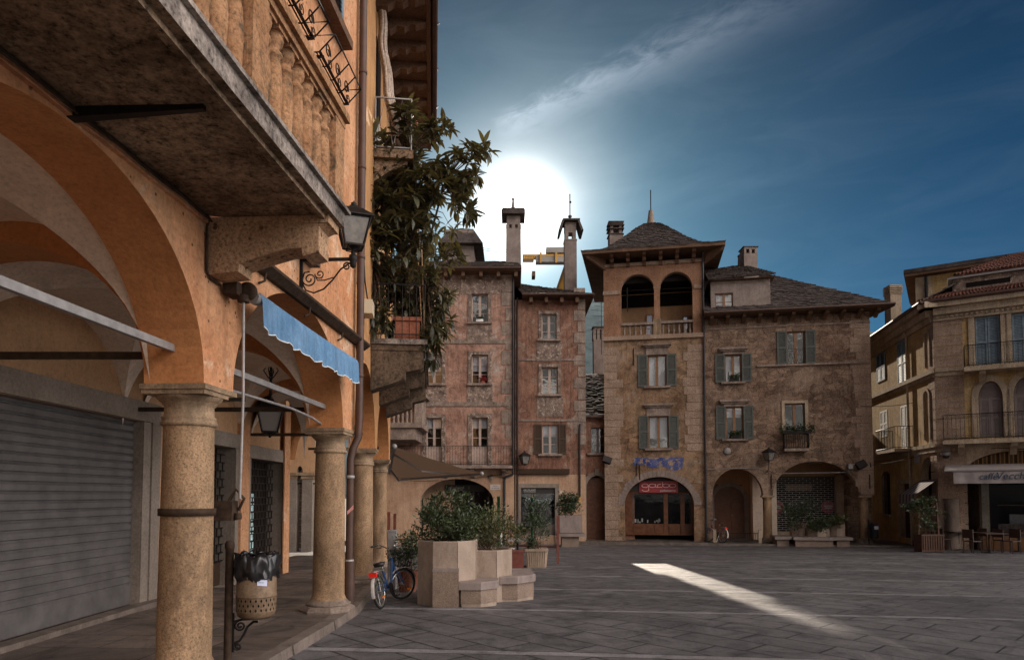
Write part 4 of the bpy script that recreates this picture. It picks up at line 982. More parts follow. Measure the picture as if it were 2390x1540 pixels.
# ---------------- foliage helper
def bush(name, label, cat, c, rx, ry, rz, n, mat, L=.055, stems=6, base=None, clump=26, rs=1, wl_=.42, upright=.2, flat=False):
    rd = random.Random(rs); root = thing(name, label, cat, base or (c-V((0, 0, rz))))
    lm, tm2 = MB(mat), MB(twig); b0 = V(base) if base is not None else c-V((0, 0, rz))
    cl = []
    for i in range(clump):
        while True:
            p = V((rd.uniform(-1, 1), rd.uniform(-1, 1), rd.uniform(-.85, 1)))
            if .15 < p.length < 1.0: break
        p *= rd.uniform(.85, 1.12); cl.append((c+V((p.x*rx, p.y*ry, p.z*rz)), rd.uniform(.16, .34)*min(rx, rz)*1.25))
    for i, (p, r) in enumerate(cl):
        if i < max(stems, clump*.6): tm2.tube([b0+V((rd.uniform(-.3, .3)*rx, rd.uniform(-.3, .3)*ry, 0)), b0.lerp(p, .6)+V((rd.uniform(-.1, .1)*rx, rd.uniform(-.1, .1)*ry, 0)), p], [.009, .006, .003], 4, cap=False)
    for i in range(n):
        p, r = cl[int(rd.random()*len(cl))]
        q = V((rd.gauss(0, .5), rd.gauss(0, .5), rd.gauss(0, .5)))*r+p
        d = (q-p).normalized()*.7+V((rd.uniform(-.7, .7), rd.uniform(-.7, .7), rd.uniform(-.4, .8)+upright)); d.normalize()
        s = d.cross(V((rd.uniform(-1, 1), rd.uniform(-1, 1), rd.uniform(-.3, 1)))).normalized()
        l = L*rd.uniform(.6, 1.3); w_ = l*wl_
        lm.add([q, q+d*l*.45+s*w_*.5, q+d*l, q+d*l*.45-s*w_*.5], [(0, 1, 2, 3)])
    if len(tm2.v): tm2.build('stem', root)
    lm.build('foliage', root); return root
leaf_a = leafmat('hedge_leaf_dark', (0.045, 0.06, 0.026), 0.25, 0.4, 0.55)
leaf_b = leafmat('hedge_leaf_olive', (0.075, 0.075, 0.030), 0.28, 0.45, 0.5)
leaf_c = leafmat('oleander_leaf', (0.040, 0.055, 0.028), 0.25, 0.4, 0.5)
# ---------------- stone planter and bench group
def octo(cx, cy, ap): 
    R_ = ap/math.cos(PI/8); return [(cx+R_*math.cos(PI/8+k*PI/4), cy+R_*math.sin(PI/8+k*PI/4)) for k in range(8)]
def planter(name, label, cx, cy, ap, z0, z1, mat, group=None):
    o8 = octo(cx, cy, ap); i8 = octo(cx, cy, ap-.055); b8 = octo(cx, cy, ap-.012)
    m = MB(mat); lv = [(o8, z0), (o8, z1-.012), (b8, z1), (i8, z1), (i8, z1-.13)]
    m.add([(x, y, z) for l, z in lv for x, y in l], [(i*8+k, i*8+(k+1) % 8, (i+1)*8+(k+1) % 8, (i+1)*8+k) for i in range(4) for k in range(8)])
    m.use(M['oldstone'])                # joints between the panels
    for x, y in octo(cx, cy, ap+.0005): m.box(x-.003, x+.003, y-.003, y+.003, z0, z1-.01)
    o = m.build(name); tag(o, label, 'planter', group)
    s_ = MB(M['soffit']); s_.add([(x, y, z1-.11) for x, y in i8], [tuple(range(8))]); s_.build('soil', o); return o
pf = onG(1039, 1417); Yp = pf.y+.10; ap1 = .455
zt1 = atY(1039, 1263, Yp).z; z0p = gz(Yp)-.03
pc = V((atY(1039, 1400, Yp).x, Yp+ap1, 0))
planter('stone_planter', 'tall octagonal stone planter beside the blue bicycle, holding a dark bush', pc.x, pc.y, ap1, z0p, zt1, M['planter'])
m = MB(M['bench']); x0, x1 = atY(1009.5, 1400, pf.y).x, atY(1070, 1400, pf.y).x
m.box(x0, x1, pf.y, Yp-.003, z0p, atY(1039, 1334, pf.y).z); m.box(x0-.003, x1+.003, pf.y-.004, Yp-.002, atY(1039, 1334, pf.y).z+.001, atY(1039, 1330, pf.y).z+.02, M['benchtop'])
tag(m.build('granite_block'), 'rough granite block standing against the front of the tall planter', 'stone block')
def bench(name, label, pts, zt, th, base_in, z0):
    cx = sum(p[0] for p in pts)/len(pts); cy = sum(p[1] for p in pts)/len(pts); n = len(pts)
    def ins(k): return [(cx+(x-cx)*k, cy+(y-cy)*k) for x, y in pts]
    m = MB(M['benchtop']); lv = [(pts, zt-th), (pts, zt-.02), (ins(.985), zt-.004), (ins(.97), zt)]
    m.add([(x, y, z) for l, z in lv for x, y in l], [(i*n+k, i*n+(k+1) % n, (i+1)*n+(k+1) % n, (i+1)*n+k) for i in range(3) for k in range(n)]+[tuple(range(3*n, 4*n)), tuple(range(n))[::-1]])
    o = m.build(name); tag(o, label, 'bench', 'stone bench blocks of the planter group')
    b_ = MB(M['bench']); l2 = ins(base_in); b_.add([(x, y, z) for z in (z0+.05, zt-th-.002) for x, y in l2], [(k, (k+1) % n, n+(k+1) % n, n+k) for k in range(n)])
    l3 = ins(base_in*.97); b_.use(M['planter']); b_.add([(x, y, z) for z in (z0-.06, z0+.048) for x, y in l3], [(k, (k+1) % n, n+(k+1) % n, n+k) for k in range(n)]+[tuple(range(n, 2*n))])
    b_.build('pedestal', o)
g1 = pf.y
zs = atY(1110, 1358, g1).z
bench('stone_bench', 'low granite bench slab in front of the two octagonal planters', [(x1+.004, g1), (x1+.34, g1), (x1+.60, g1+.24), (x1+.60, g1+.58), (x1+.004, g1+.58)], zs, .12, .90, gz(g1))
B2x = x1+.56
zs2 = atY(1210, 1345, g1+.62).z
bench('stone_bench', 'low granite bench slab wrapping the right side of the lower planter', [(B2x+.045, g1+.62), (B2x+.34, g1+.66), (B2x+.64, g1+1.0), (B2x+.58, g1+1.9), (B2x+.045, g1+1.9)], zs2, .12, .90, gz(g1+1))
ap2 = .42; p2x = (atY(1108, 1300, g1+.60).x+atY(1160, 1300, g1+.60).x)/2; p2y = g1+.60+ap2
zt2 = atY(1134, 1284, g1+.60).z
planter('stone_planter', 'lower octagonal stone planter with a light olive bush between the benches', p2x, p2y, ap2, z0p, zt2, M['planter'])
c1 = V((pc.x-.02, pc.y+.02, zt1+.30)); bush('dark_bush', 'large dense dark green bush in the tall octagonal planter', 'bush', c1, .58, .5, .40, 5600, leaf_a, .062, 10, V((pc.x, pc.y, zt1-.1)), 46, 3)
bush('olive_bush', 'light olive bush in the lower octagonal planter', 'bush', V((p2x-.03, p2y, zt2+.26)), .36, .36, .34, 3000, leaf_b, .05, 8, V((p2x, p2y, zt2-.1)), 30, 4)
pm_ = atY(1165, 1215, 13.6)
m = MB(M['oldstone']); q = V((pm_.x, 13.6, gz(13.6)))
m.lathe(q, [(.16, 0), (.22, .38), (.235, .40), (.22, .40), (.2, .34)], 16); tag(m.build('plant_pot'), 'grey round pot with a loose shrub behind the lower planter', 'plant pot')
bush('loose_shrub', 'loose airy pale green shrub rising behind the lower planter', 'bush', V((pm_.x, 13.6, gz(13.6)+1.02)), .40, .35, .62, 1500, leaf_b, .06, 9, q+V((0, 0, .32)), 22, 5)
q = V((atY(952, 1300, 12.6).x, 12.6, gz(12.6)))
m = MB(M['terracotta']); m.lathe(q, [(.15, 0), (.21, .36), (.23, .38), (.21, .38), (.19, .33)], 16); tag(m.build('plant_pot'), 'terracotta pot with a dark shrub behind the tall planter', 'plant pot')
bush('dark_shrub', 'small dark shrub in the terracotta pot left behind the tall planter', 'bush', q+V((0, 0, .72)), .33, .3, .42, 1700, leaf_a, .055, 7, q+V((0, 0, .32)), 20, 6)
# pot with oleander to the right
q = onG(1252, 1325); w_ = 25/FPX*q.y
M['potstone'] = granite('ribbed_pot', (0.34, 0.25, 0.18), 60, 0.4, 0.3, 0.4)
m = MB(M['potstone']); zt_ = atY(1252, 1284, q.y-w_).z; q.y += w_
m.hexa([V((q.x+sx*w_*.86, q.y+sy*w_*.86, q.z-.02)) for sx, sy in ((-1, -1), (1, -1), (1, 1), (-1, 1))]+[V((q.x+sx*w_, q.y+sy*w_, zt_)) for sx, sy in ((-1, -1), (1, -1), (1, 1), (-1, 1))])
for i in range(9):
    f_ = -1+2*(i+.5)/9
    m.bar((q.x+f_*w_*.86, q.y-w_*.87, q.z+.02), (q.x+f_*w_*.97, q.y-w_*1.0, zt_-.06), .03, .02); m.bar((q.x+w_*.87, q.y+f_*w_*.86, q.z+.02), (q.x+w_, q.y+f_*w_*.97, zt_-.06), .03, .02)
for s in (-1, 1): m.box(q.x-w_*1.05, q.x+w_*1.05, q.y+s*w_*1.0-.03, q.y+s*w_*1.0+.03, zt_-.05, zt_+.012); m.box(q.x+s*w_*1.0-.03, q.x+s*w_*1.0+.03, q.y-w_*.94, q.y+w_*.94, zt_-.052, zt_+.01)
o = m.build('square_pot'); tag(o, 'square ribbed pot at the open right end of the cafe terrace', 'planter')
s_ = MB(M['soffit']); s_.box(q.x-w_*.95, q.x+w_*.95, q.y-w_*.95, q.y+w_*.95, zt_-.06, zt_-.03); s_.build('soil', o)
bush('oleander', 'slender oleander growing in the square ribbed pot', 'shrub', V((q.x-.03, q.y, zt_+.62)), .42, .4, .68, 1900, leaf_c, .12, 12, V((q.x, q.y, zt_-.03)), 26, 7, .2, .6)
M['greenpole'] = simple('green_painted_pole', (0.02, 0.13, 0.05), 0.45, 0.1, 0.5)
for (x, yt, yb, Y, lab) in ((1164, 1158, 1240, 15.0, 'green metal umbrella pole standing among the shrubs behind the planters'), (1242, 1160, 1285, q.y+.02, 'thin dark green pole standing in the square pot with the oleander')):
    p0, p1 = atY(x, yb, Y), atY(x, yt, Y); z0_ = gz(Y) if Y < 15.5 else zt_-.03
    m = MB(M['greenpole']); m.lathe((p1.x, Y, 0), [(.035, z0_), (.035, p1.z-.02), (.042, p1.z-.02), (.042, p1.z), (.001, p1.z+.01)], 12); tag(m.build('umbrella_pole'), lab, 'pole')
# glass wind screens with red brown posts
M['redpost'] = simple('red_brown_post', (0.15, 0.042, 0.028), 0.5, 0, 0.4, 0.3, 12)
M['screen'] = glassmat('wind_screen_glass', 0.12, (0.9, 0.92, 0.92))
def screen(name, label, A, B, yta, ytb, rail=True):
    root = thing(name, label, 'wind screen', A)
    for P, yt in ((A, yta), (B, ytb)):
        m = MB(M['redpost']); m.box(P.x-.035, P.x+.035, P.y-.035, P.y+.035, P.z-.02, yt); m.build('post', root)
    m = MB(M['redpost']); h = A.z+.48
    m.bar((A.x+.036, A.y, h), (B.x-.036, B.y, h-(A.z-B.z)), .05); m.build('rail', root)
    m = MB(M['screen']); m.quad((A.x+.04, A.y, h+.03), (B.x-.04, B.y, h+.03), (B.x-.04, B.y, min(yta, ytb)-.05), (A.x+.04, A.y, min(yta, ytb)-.05)); m.build('pane', root)
A = onG(1192, 1312); B = onG(1302, 1316)
screen('wind_screen', 'glass wind screen between two red brown posts behind the square pot', V((A.x, A.y+.3, A.z)), B, atY(1192, 1202, A.y).z, atY(1302, 1203, B.y).z)
A = V((atY(907, 1260, 17.6).x, 17.6, gz(17.6))); B = V((atY(921, 1260, 19.4).x, 19.4, gz(19.4)))
screen('wind_screen', 'glass wind screen with red brown posts next to the last arcade column', A, B, atY(907, 1194, 17.6).z, atY(921, 1198, 19.4).z)
q = V((atY(1209, 1325, 13.2).x, 13.2, gz(13.2)))
m = MB(M['redpost']); m.box(q.x-.11, q.x+.11, q.y-.11, q.y+.11, q.z, atY(1209, 1289, 13.1).z); m.box(q.x-.125, q.x+.125, q.y-.125, q.y+.125, atY(1209, 1289, 13.1).z+.001, atY(1209, 1288, 13.1).z+.025)
for s in (-1, 1): m.box(q.x-.112, q.x+.112, q.y+s*.1-.014, q.y+s*.1+.014, q.z+.1, q.z+.14)
tag(m.build('wooden_box'), 'dark red brown wooden box just behind the right bench slab', 'box')
# cafe table and chairs behind
def cafe_table(name, label, p, mat, group=None, sq=.36, h=.74):
    root = thing(name, label, 'table', p, group)
    m = MB(mat); m.box(p.x-sq, p.x+sq, p.y-sq, p.y+sq, p.z+h-.03, p.z+h); m.build('tabletop', root)
    m = MB(M['iron']); m.lathe(p, [(.24, 0), (.24, .02), (.03, .05), (.03, h-.03)], 14); m.build('pedestal', root); return root
def cafe_chair(name, label, p, rz, mat, group=None):
    root = thing(name, label, 'chair', p, group); T = Matrix.Translation(p) @ Matrix.Rotation(rz, 4, 'Z')
    m = MB(mat); m.box(-.21, .21, -.21, .21, .43, .46); xf(m, T); m.build('seat', root)
    m = MB(mat); m.box(-.21, .21, .185, .215, .56, .88); m.box(-.21, -.17, .18, .216, .46, .558); m.box(.17, .21, .18, .216, .46, .558); xf(m, T); m.build('backrest', root)
    for sx in (-1, 1):
        for sy in (-1, 1):
            m = MB(mat); m.bar((sx*.18, sy*.18, .43), (sx*.2, sy*.2, 0), .032); xf(m, T); m.build('leg', root)
    return root
M['whiteplastic'] = simple('pale_table_top', (0.48, 0.44, 0.42), 0.4, 0, 0.5)
p = V((atY(1208, 1262, 18.8).x, 18.8, gz(18.8))); cafe_table('cafe_table', 'pale square cafe table behind the glass wind screen', p, M['whiteplastic'])
p = V((atY(1180, 1262, 19.6).x, 19.6, gz(19.6))); cafe_chair('cafe_chair', 'pale chair beside the cafe table behind the glass screen', p, 1.2, M['whiteplastic'])
# service cabinet by the kerb
q = V((atY(916, 1300, 13.0).x, 13.0, gz(13.0)))
m = MB(M['steel']); hz_ = atY(916, 1240, 13.0).z
m.box(q.x-.075, q.x+.075, q.y-.1, q.y+.1, q.z, hz_); m.box(q.x-.085, q.x+.085, q.y-.11, q.y+.11, hz_+.001, hz_+.03); m.box(q.x-.055, q.x+.055, q.y-.106, q.y-.102, q.z+.25, hz_-.08)
tag(m.build('service_cabinet'), 'slim grey service cabinet standing at the kerb behind the bicycle', 'cabinet')
# ---------------- brown cafe awning
M['browncloth'] = leafmat('brown_awning_cloth', (0.20, 0.145, 0.11), 0.35, 0.9, 0.0, tt=(1.0, .85, .7))
TL, RR, LL, BB = atY(920, 1042, 18.3), atY(1124, 1105, 17.3), atY(909, 1104, 22.0), atY(937, 1118, 21.5)
ca = thing('cafe_awning', 'broad brown cafe awning pulled out from the ochre house toward the square', 'awning', TL)
m = MB(M['browncloth']); n = 14; vs = []
for i in range(n+1):
    for j in range(n+1):
        s, t = i/n, j/n; p = TL.lerp(RR, s).lerp(LL.lerp(BB, s), t); p.z -= .05*math.sin(PI*s)*(.4+.6*math.sin(PI*t)); vs.append(p)
m.add(vs, [(i*(n+1)+j, (i+1)*(n+1)+j, (i+1)*(n+1)+j+1, i*(n+1)+j+1) for i in range(n) for j in range(n)], True); m.build('canopy', ca)
m = MB(M['palemetal']); m.tube([RR, BB], .035, 8); m.sphere(RR, .06, 10, 6); m.build('front_bar', ca)
m = MB(M['palemetal']); m.tube([TL+V((0, 0, .02)), LL+V((0, 0, .02))], .06, 10); m.sphere(TL, .085, 10, 6); m.build('roller', ca)
for s0 in (.10, .7):
    m = MB(M['palemetal'])
    a_ = TL.lerp(LL, s0)-V((0, 0, .12)); b_ = RR.lerp(BB, s0+.12); md = a_.lerp(b_, .45)+V((.0, -.35, -.22)); m.bar(a_, md, .045); m.bar(md, b_, .04); m.build('arm', ca)
# ---------------- wrought iron flower racks on the orange wall
def rack_px(x, y, d): a, h = F1.px(x, y, d); return F1.pt(a, h, d)
for k, (da, lab) in enumerate(((0.0, 'empty wrought iron flower rack with scrolls under the upper sill, nearest the downpipe'), (-1.24, 'empty wrought iron flower rack next along the upper sill, partly cut by the frame'))):
    root = thing('flower_rack', lab, 'flower rack', F1.pt(2.4+da, 6.5, .2), 'iron flower racks on the orange house')
    A0, A1, Z0, Z1, D0, D1 = 1.92+da, 2.95+da, 6.47, 6.66, .04, .40
    m = MB(M['iron'])
    for z, dd in ((Z0, .22), (Z1, D1)):
        m.tube([F1.pt(A0, z, D0), F1.pt(A0, z, dd), F1.pt(A1, z, dd), F1.pt(A1, z, D0)], .010, 6, closed=True)
    for i in range(5): d_ = D0+(.2)*i/4; m.tube([F1.pt(A0, Z0, d_), F1.pt(A1, Z0, d_)], .009, 5)
    for i in range(5): a_ = A0+(A1-A0)*i/4; m.tube([F1.pt(a_, Z0, D0), F1.pt(a_, Z0, .22), F1.pt(a_, Z1, D1)], .009, 5)
    for i in range(3):
        a_ = A0+(A1-A0)*(i+.5)/3
        m.tube([F1.pt(a_+x, (Z0+Z1)/2+.02+y, .265) for x, y in spiral(.09, .02, 1.3, 20, 0)], .008, 5); m.tube([F1.pt(a_+.12+x, (Z0+Z1)/2-.04+y, .25) for x, y in spiral(.07, .012, 1.3, 18, PI)], .006, 5)
    m.build('basket', root)
    for a_ in (A0+.05, A1-.05):
        m = MB(M['iron']); m.fbox(F1, a_-.014, a_+.014, Z0-.03, Z0-.012, .0, .26); m.tube([F1.pt(a_, Z0-.2, .005), F1.pt(a_, Z0-.1, .1), F1.pt(a_, Z0-.02, .22)], .009, 5); m.build('bracket', root)
# ------------------------------------------------------------------ far side of the square
UB = V((.981, -.1925, 0)).normalized()
M['tower'] = weathered('tower_plaster_and_stone', (0.215, 0.125, 0.075), (0.34, 0.225, 0.14), s=0.55, peel=(0.30, 0.23, 0.18), peel_t=(0.56, 0.66), streak=0.45, grain=0.3, bump=0.6, stones=(.62, .27, .06), u=(UB.x, UB.y), stone_mix=.42, rough_mid=.8, seed=130)
M['rubble'] = weathered('dark_rubble_wall', (0.185, 0.115, 0.082), (0.32, 0.225, 0.165), s=0.6, peel=(0.35, 0.26, 0.20), peel_t=(0.6, 0.66), streak=0.5, grain=0.4, bump=0.8, stones=(.42, .19, .09), u=(UB.x, UB.y), stone_mix=.62, stone_warp=.3, rough_mid=.7, seed=134)
M['redgran'] = weathered('loggia_pebbledash', (0.22, 0.11, 0.065), (0.33, 0.18, 0.11), s=1.4, streak=0.3, grain=0.5, bump=0.8, seed=137, bs=18)
M['quoin'] = weathered('dressed_quoins', (0.25, 0.17, 0.12), (0.38, 0.27, 0.20), s=1.4, streak=0.4, grain=0.35, bump=0.7, seed=139)
M['vous'] = granite('grey_voussoirs', (0.26, 0.20, 0.17), 40, 0.4, 0.5, 0.4)
M['caffe'] = weathered('stained_yellow_plaster', (0.34, 0.215, 0.09), (0.54, 0.375, 0.18), s=0.7, peel=(0.32, 0.25, 0.18), peel_t=(0.6, 0.68), streak=0.55, grain=0.25, bump=0.4, rough_mid=.5, seed=142)
M['caffetrim'] = weathered('stone_trim', (0.30, 0.225, 0.155), (0.48, 0.375, 0.27), s=1.6, streak=0.6, grain=0.3, bump=0.4, seed=146)
M['atticwhite'] = weathered('grey_attic_render', (0.19, 0.145, 0.125), (0.29, 0.235, 0.205), s=1.5, streak=0.3, grain=0.2, bump=0.3, seed=148)
M['winbrown'] = simple('varnished_window_wood', (0.22, 0.105, 0.045), 0.5, 0, 0.4, 0.25, 8)
M['winpale'] = simple('pale_window_paint', (0.42, 0.31, 0.26), 0.6, 0, 0.3, 0.2, 8)
M['wingrey'] = simple('grey_window_paint', (0.18, 0.145, 0.135), 0.6, 0, 0.3, 0.2, 8)
M['curtain'] = simple('lace_curtain', (0.62, 0.57, 0.55), 0.9, 0, 0.1, 0.25, 24)
M['doorwood'] = simple('chestnut_door', (0.115, 0.042, 0.017), 0.5, 0, 0.35, 0.4, 6, 0.1)
M['flower_leaf'] = leafmat('window_box_leaf', (0.035, 0.06, 0.025), 0.2, 0.45, 0.5)
def casement(F, par, r, mat, rows=3, d=-.16, curtain=None, sill=None, hood=None, name='window', sub_shut=None, panel=0.0, glass='glass', hinge_d=.01, surround=None):
    a0, a1, h0, h1 = r; am = (a0+a1)/2; t = .055
    m = MB(mat)
    m.fbox(F, a0, a0+t, h0, h1, d-.05, d); m.fbox(F, a1-t, a1, h0, h1, d-.05, d); m.fbox(F, a0+t, a1-t, h1-t, h1, d-.05, d); m.fbox(F, a0+t, a1-t, h0, h0+t+panel, d-.05, d)
    m.fbox(F, am-.06, am+.06, h0+t+panel, h1-t, d-.045, d+.012)
    for k in range(1, rows):
        z = h0+panel+(h1-h0-panel)*k/rows; m.fbox(F, a0+t, am-.06, z-.014, z+.014, d-.04, d-.006); m.fbox(F, am+.06, a1-t, z-.014, z+.014, d-.04, d-.006)
    o = m.build(name, par)
    g_ = MB(M[glass])
    for p, q in ((a0+t, am-.06), (am+.06, a1-t)):
        g_.add([F.pt(a, h, d-.028) for a, h in ((p, h0+t+panel), (q, h0+t+panel), (q, h1-t), (p, h1-t))], [(0, 1, 2, 3)])
    g_.build('pane', o)
    if curtain:
        c_ = MB(M['curtain']); lo = h1-(h1-h0-panel)*curtain
        for p, q, sgn in ((a0+t, am-.05, 1), (am+.05, a1-t, -1)):
            n = 14; vs = []
            for i in range(n+1):
                s = i/n
                for j, hh in enumerate((lo, h1-t)):
                    vs.append(F.pt(p+(q-p)*s, hh, d-.12+.015*math.sin(i*2.2)))
            c_.add(vs, [(2*i, 2*i+2, 2*i+3, 2*i+1) for i in range(n)], True)
        c_.build('curtain', o)
    if sill is not None:
        m = MB(sill); m.fbox(F, a0-.2, a1+.2, h0-.10, h0-.002, 0.002, .16); m.build('sill', o)
    if hood is not None:
        m = MB(hood[0]); hh = h1+hood[1]; w_ = hood[2]
        m.fbox(F, a0-w_, a1+w_, hh+.10, hh+.20, .002, .24); m.fbox(F, a0-w_+.07, a1+w_-.07, hh+.02, hh+.098, .002, .15); m.fbox(F, a0-.1, a1+.1, h1+.003, hh+.018, .002, .06); m.build('hood', o)
    if surround is not None:
        m = MB(surround[0]); w_ = surround[1]
        m.fbox(F, a0-w_, a0-.002, h0, h1+w_, .002, .05); m.fbox(F, a1+.002, a1+w_, h0, h1+w_, .002, .05); m.fbox(F, a0-.001, a1+.001, h1+.002, h1+w_, .002, .05); m.build('surround', o)
    if sub_shut:
        smat, w_ = sub_shut
        shutter_mesh(F, a0-w_-.02, a0-.02, h0-.02, h1+.03, hinge_d, smat, 22).build('shutter', o); shutter_mesh(F, a1+.02, a1+w_+.02, h0-.02, h1+.03, hinge_d, smat, 22).build('shutter', o)
    return o
def slabroof(mb, S, nu, nv, t, rs, mat=None, jit=.25):
    rd = random.Random(rs)
    if mat: mb.use(mat)
    n1 = 10
    mb.add([S(i/n1, j/n1)+V((0, 0, -.03)) for j in range(n1+1) for i in range(n1+1)], [(j*(n1+1)+i, j*(n1+1)+i+1, (j+1)*(n1+1)+i+1, (j+1)*(n1+1)+i) for j in range(n1) for i in range(n1)])
    for j in range(nv):
        v0, v1 = j/nv, min(1.0, (j+1.35)/nv)
        cuts = [0.0]; 
        for i in range(1, nu): cuts.append((i+rd.uniform(-jit, jit)+(.5 if j % 2 else 0)*.5)/nu)
        cuts.append(1.0); cuts = sorted(min(1, max(0, c)) for c in cuts)
        for u0, u1 in zip(cuts, cuts[1:]):
            if u1-u0 < 1e-3: continue
            vv = v0-rd.uniform(0, .35)/nv if j else v0-rd.uniform(0, .25)/nv
            a, b, c, d = S(u0, vv), S(u1, vv), S(u1, v1), S(u0, v1)
            nn = (b-a).cross(d-a)
            if nn.length < 1e-9: continue
            nn.normalize(); 
            if nn.z < 0: nn = -nn
            k = t*rd.uniform(.7, 1.5); lo, hi = nn*k, nn*(k*.15)
            mb.add([a, b, b+lo, a+lo, c+hi, d+hi], [(0, 1, 2, 3), (3, 2, 4, 5), (0, 3, 5), (1, 4, 2)])
def quadS(p00, p10, p11, p01):
    p00, p10, p11, p01 = map(V, (p00, p10, p11, p01))
    def S(u, v): return p00.lerp(p10, u).lerp(p01.lerp(p11, u), v)
    return S
def railing(F, par, a0, a1, z0, z1, d, mat, step=.12, name='railing', sides=True, scroll=False):
    m = MB(mat)
    path = ([F.pt(a0, 0, .02)] if sides else [])+[F.pt(a0, 0, d), F.pt(a1, 0, d)]+([F.pt(a1, 0, .02)] if sides else [])
    for z in (z0+.06, z1): m.tube([p+V((0, 0, z)) for p in path], .016, 5)
    for p, q in zip(path, path[1:]):
        n = max(2, int((q-p).length/step))
        for k in range(n+1):
            r = p.lerp(q, k/n); m.bar(r+V((0, 0, z0)), r+V((0, 0, z1)), .012)
            if scroll and k < n:
                r2 = p.lerp(q, (k+.5)/n); dv = (q-p).normalized()
                m.tube([r2+dv*x*.9+V((0, 0, z1-.10+y)) for x, y in spiral(.05, .05, 1, 8)], .006, 4); m.tube([r2+dv*x*.9+V((0, 0, z0+.14+y)) for x, y in spiral(.05, .05, 1, 8)], .006, 4)
    return m.build(name, par)
def chimney(par, x0, x1, yt, yb, Y, cap='slab', mat=None, depth=None):
    p0, p1 = atY(x0, yb, Y), atY(x1, yt, Y); w_ = p1.x-p0.x; D_ = depth or w_; zt, zb = p1.z, p0.z-2.0
    m = MB(mat or M['atticwhite']); cx = (p0.x+p1.x)/2; hw = w_/2
    def bx(k, z0, z1, kd=None): m.box(cx-hw*k, cx+hw*k, Y+D_/2-hw*(kd or k)*D_/w_, Y+D_/2+hw*(kd or k)*D_/w_, z0, z1)
    H_ = p1.z-p0.z
    if cap == 'slab':           # layered stone slabs with open flue
        bx(.92, zb, zt-H_*.45)
        for sx in (-1, 1):
            for sy in (-1, 1): m.box(cx+sx*hw*.6-.1*w_, cx+sx*hw*.6+.1*w_, Y+D_/2+sy*D_*.3-.1*D_, Y+D_/2+sy*D_*.3+.1*D_, zt-H_*.45, zt-H_*.16)
        m.use(M['slate'])
        for z, k in ((zt-H_*.50, 1.06), (zt-H_*.30, 1.1), (zt-H_*.17, 1.12), (zt-H_*.10, 1.02), (zt-H_*.05, 1.08)): bx(k, z, z+H_*.035)
    elif cap == 'house':        # little gabled top with two slots
        bx(1.1, zb, zb+2.0+H_*.12); bx(.98, zb+2.0+H_*.12, zt-H_*.28)
        for sx in (-.8, 0, .8): m.box(cx+sx*hw*.98-.08*w_, cx+sx*hw*.98+.08*w_, Y+.02, Y+D_-.02, zt-H_*.28, zt-H_*.1)
        bx(.98, zt-H_*.10, zt-H_*.03); m.use(M['slate']); bx(1.12, zt-H_*.03, zt)
    elif cap == 'louvre':
        bx(.9, zb, zt-H_*.24)
        for k in range(4): bx(1.04, zt-H_*(.25-.055*k), zt-H_*(.25-.055*k)+H_*.03); bx(.6, zt-H_*(.25-.055*k)+H_*.03, zt-H_*(.25-.055*(k+1)))
        bx(1.0, zt-H_*.04, zt)
    return m, cx, zt
def downpipe_(F, par, a, d, zt, zb, mat, r=.055, kink=None):
    m = MB(mat); m.tube([F.pt(a, zt, d+.25), F.pt(a, zt-.25, d+.1), F.pt(a, zt-.55, d)]+[F.pt(a, zb, d)], r, 8)
    k = zt-1.5
    while k > zb: m.lathe(F.pt(a, k, d), [(r*1.01, 0), (r*1.2, .005), (r*1.2, .05), (r*1.01, .055)], 8); k -= 2.1
    return m.build('downpipe', par)
BASE = -1.6
# ================================================================= peeling pink house (A)
FA = Frame(0, 33, 1, 0)
HA = thing('peeling_house', 'tall pink house with peeling plaster, iron balcony and wide shop arch, below the glaring sun', 'house', (-2.5, 33, gz(33)))
aL, aR = FA.px(896, 900)[0], FA.px(1200, 900)[0]; hT = FA.px(1100, 640)[1]
wins = [(1100.6, 686, 1139, 752), (994, 686, 1032, 752), (1100.6, 828, 1139.4, 895), (994, 828, 1032, 895)]
doors = [(1101, 974, 1139, 1085), (994.6, 975, 1031, 1085)]
WR = [FA.rect(*w_) for w_ in wins]; DR = [FA.rect(*w_) for w_ in doors]
aa = FA.px(981, 1180)[0], FA.px(1152, 1180)[0]; hc = FA.px(1066, 1117)[1]; hs = FA.px(1066, 1172)[1]; hgf = FA.px(1066, 1112)[1]
m = MB(M['peeling'])
hsplit = FA.px(1066, 1090)[1]
m.prism(FA, rectpts(aL, aR, hsplit, hT), [rectpts(*r) for r in WR+DR], 0, -.4, M['peeling'], M['greystain'], back=False)
m.use(M['groundfl']); gout = [(aL, BASE), (aa[0], BASE)]+arch(aa[0], aa[1], hs, hc-hs, 24)+[(aa[1], BASE), (aR, BASE), (aR, hsplit-.002), (aL, hsplit-.002)]
m.prism(FA, gout, [], 0.004, -.5, M['groundfl'], M['caffetrim'], back=False)
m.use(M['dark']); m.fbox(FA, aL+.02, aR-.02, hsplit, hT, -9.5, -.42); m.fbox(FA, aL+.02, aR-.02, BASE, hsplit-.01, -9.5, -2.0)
m.use(M['peeling']); m.fbox(FA, aL, aL+.03, BASE, hT, -9.5, -.01); m.fbox(FA, aR-.03, aR, BASE, hT, -9.5, -.41)
m.build('wall', HA)
m = MB(M['bandgrey'])
for y0, y1 in ((792, 802), (938, 948)):
    a_, h1_ = FA.px(1100, y0); _, h0_ = FA.px(1100, y1); m.fbox(FA, aL, aR-.3, h0_, h1_, .002, .05)
m.build('string_course', HA)
for r in WR: m = MB(M['greystain']); m.fbox(FA, r[0]-.22, r[1]+.22, r[2]-.95, r[2]-.13, .002, .018); m.build('painted_panel', HA)
m = MB(M['bandgrey'])
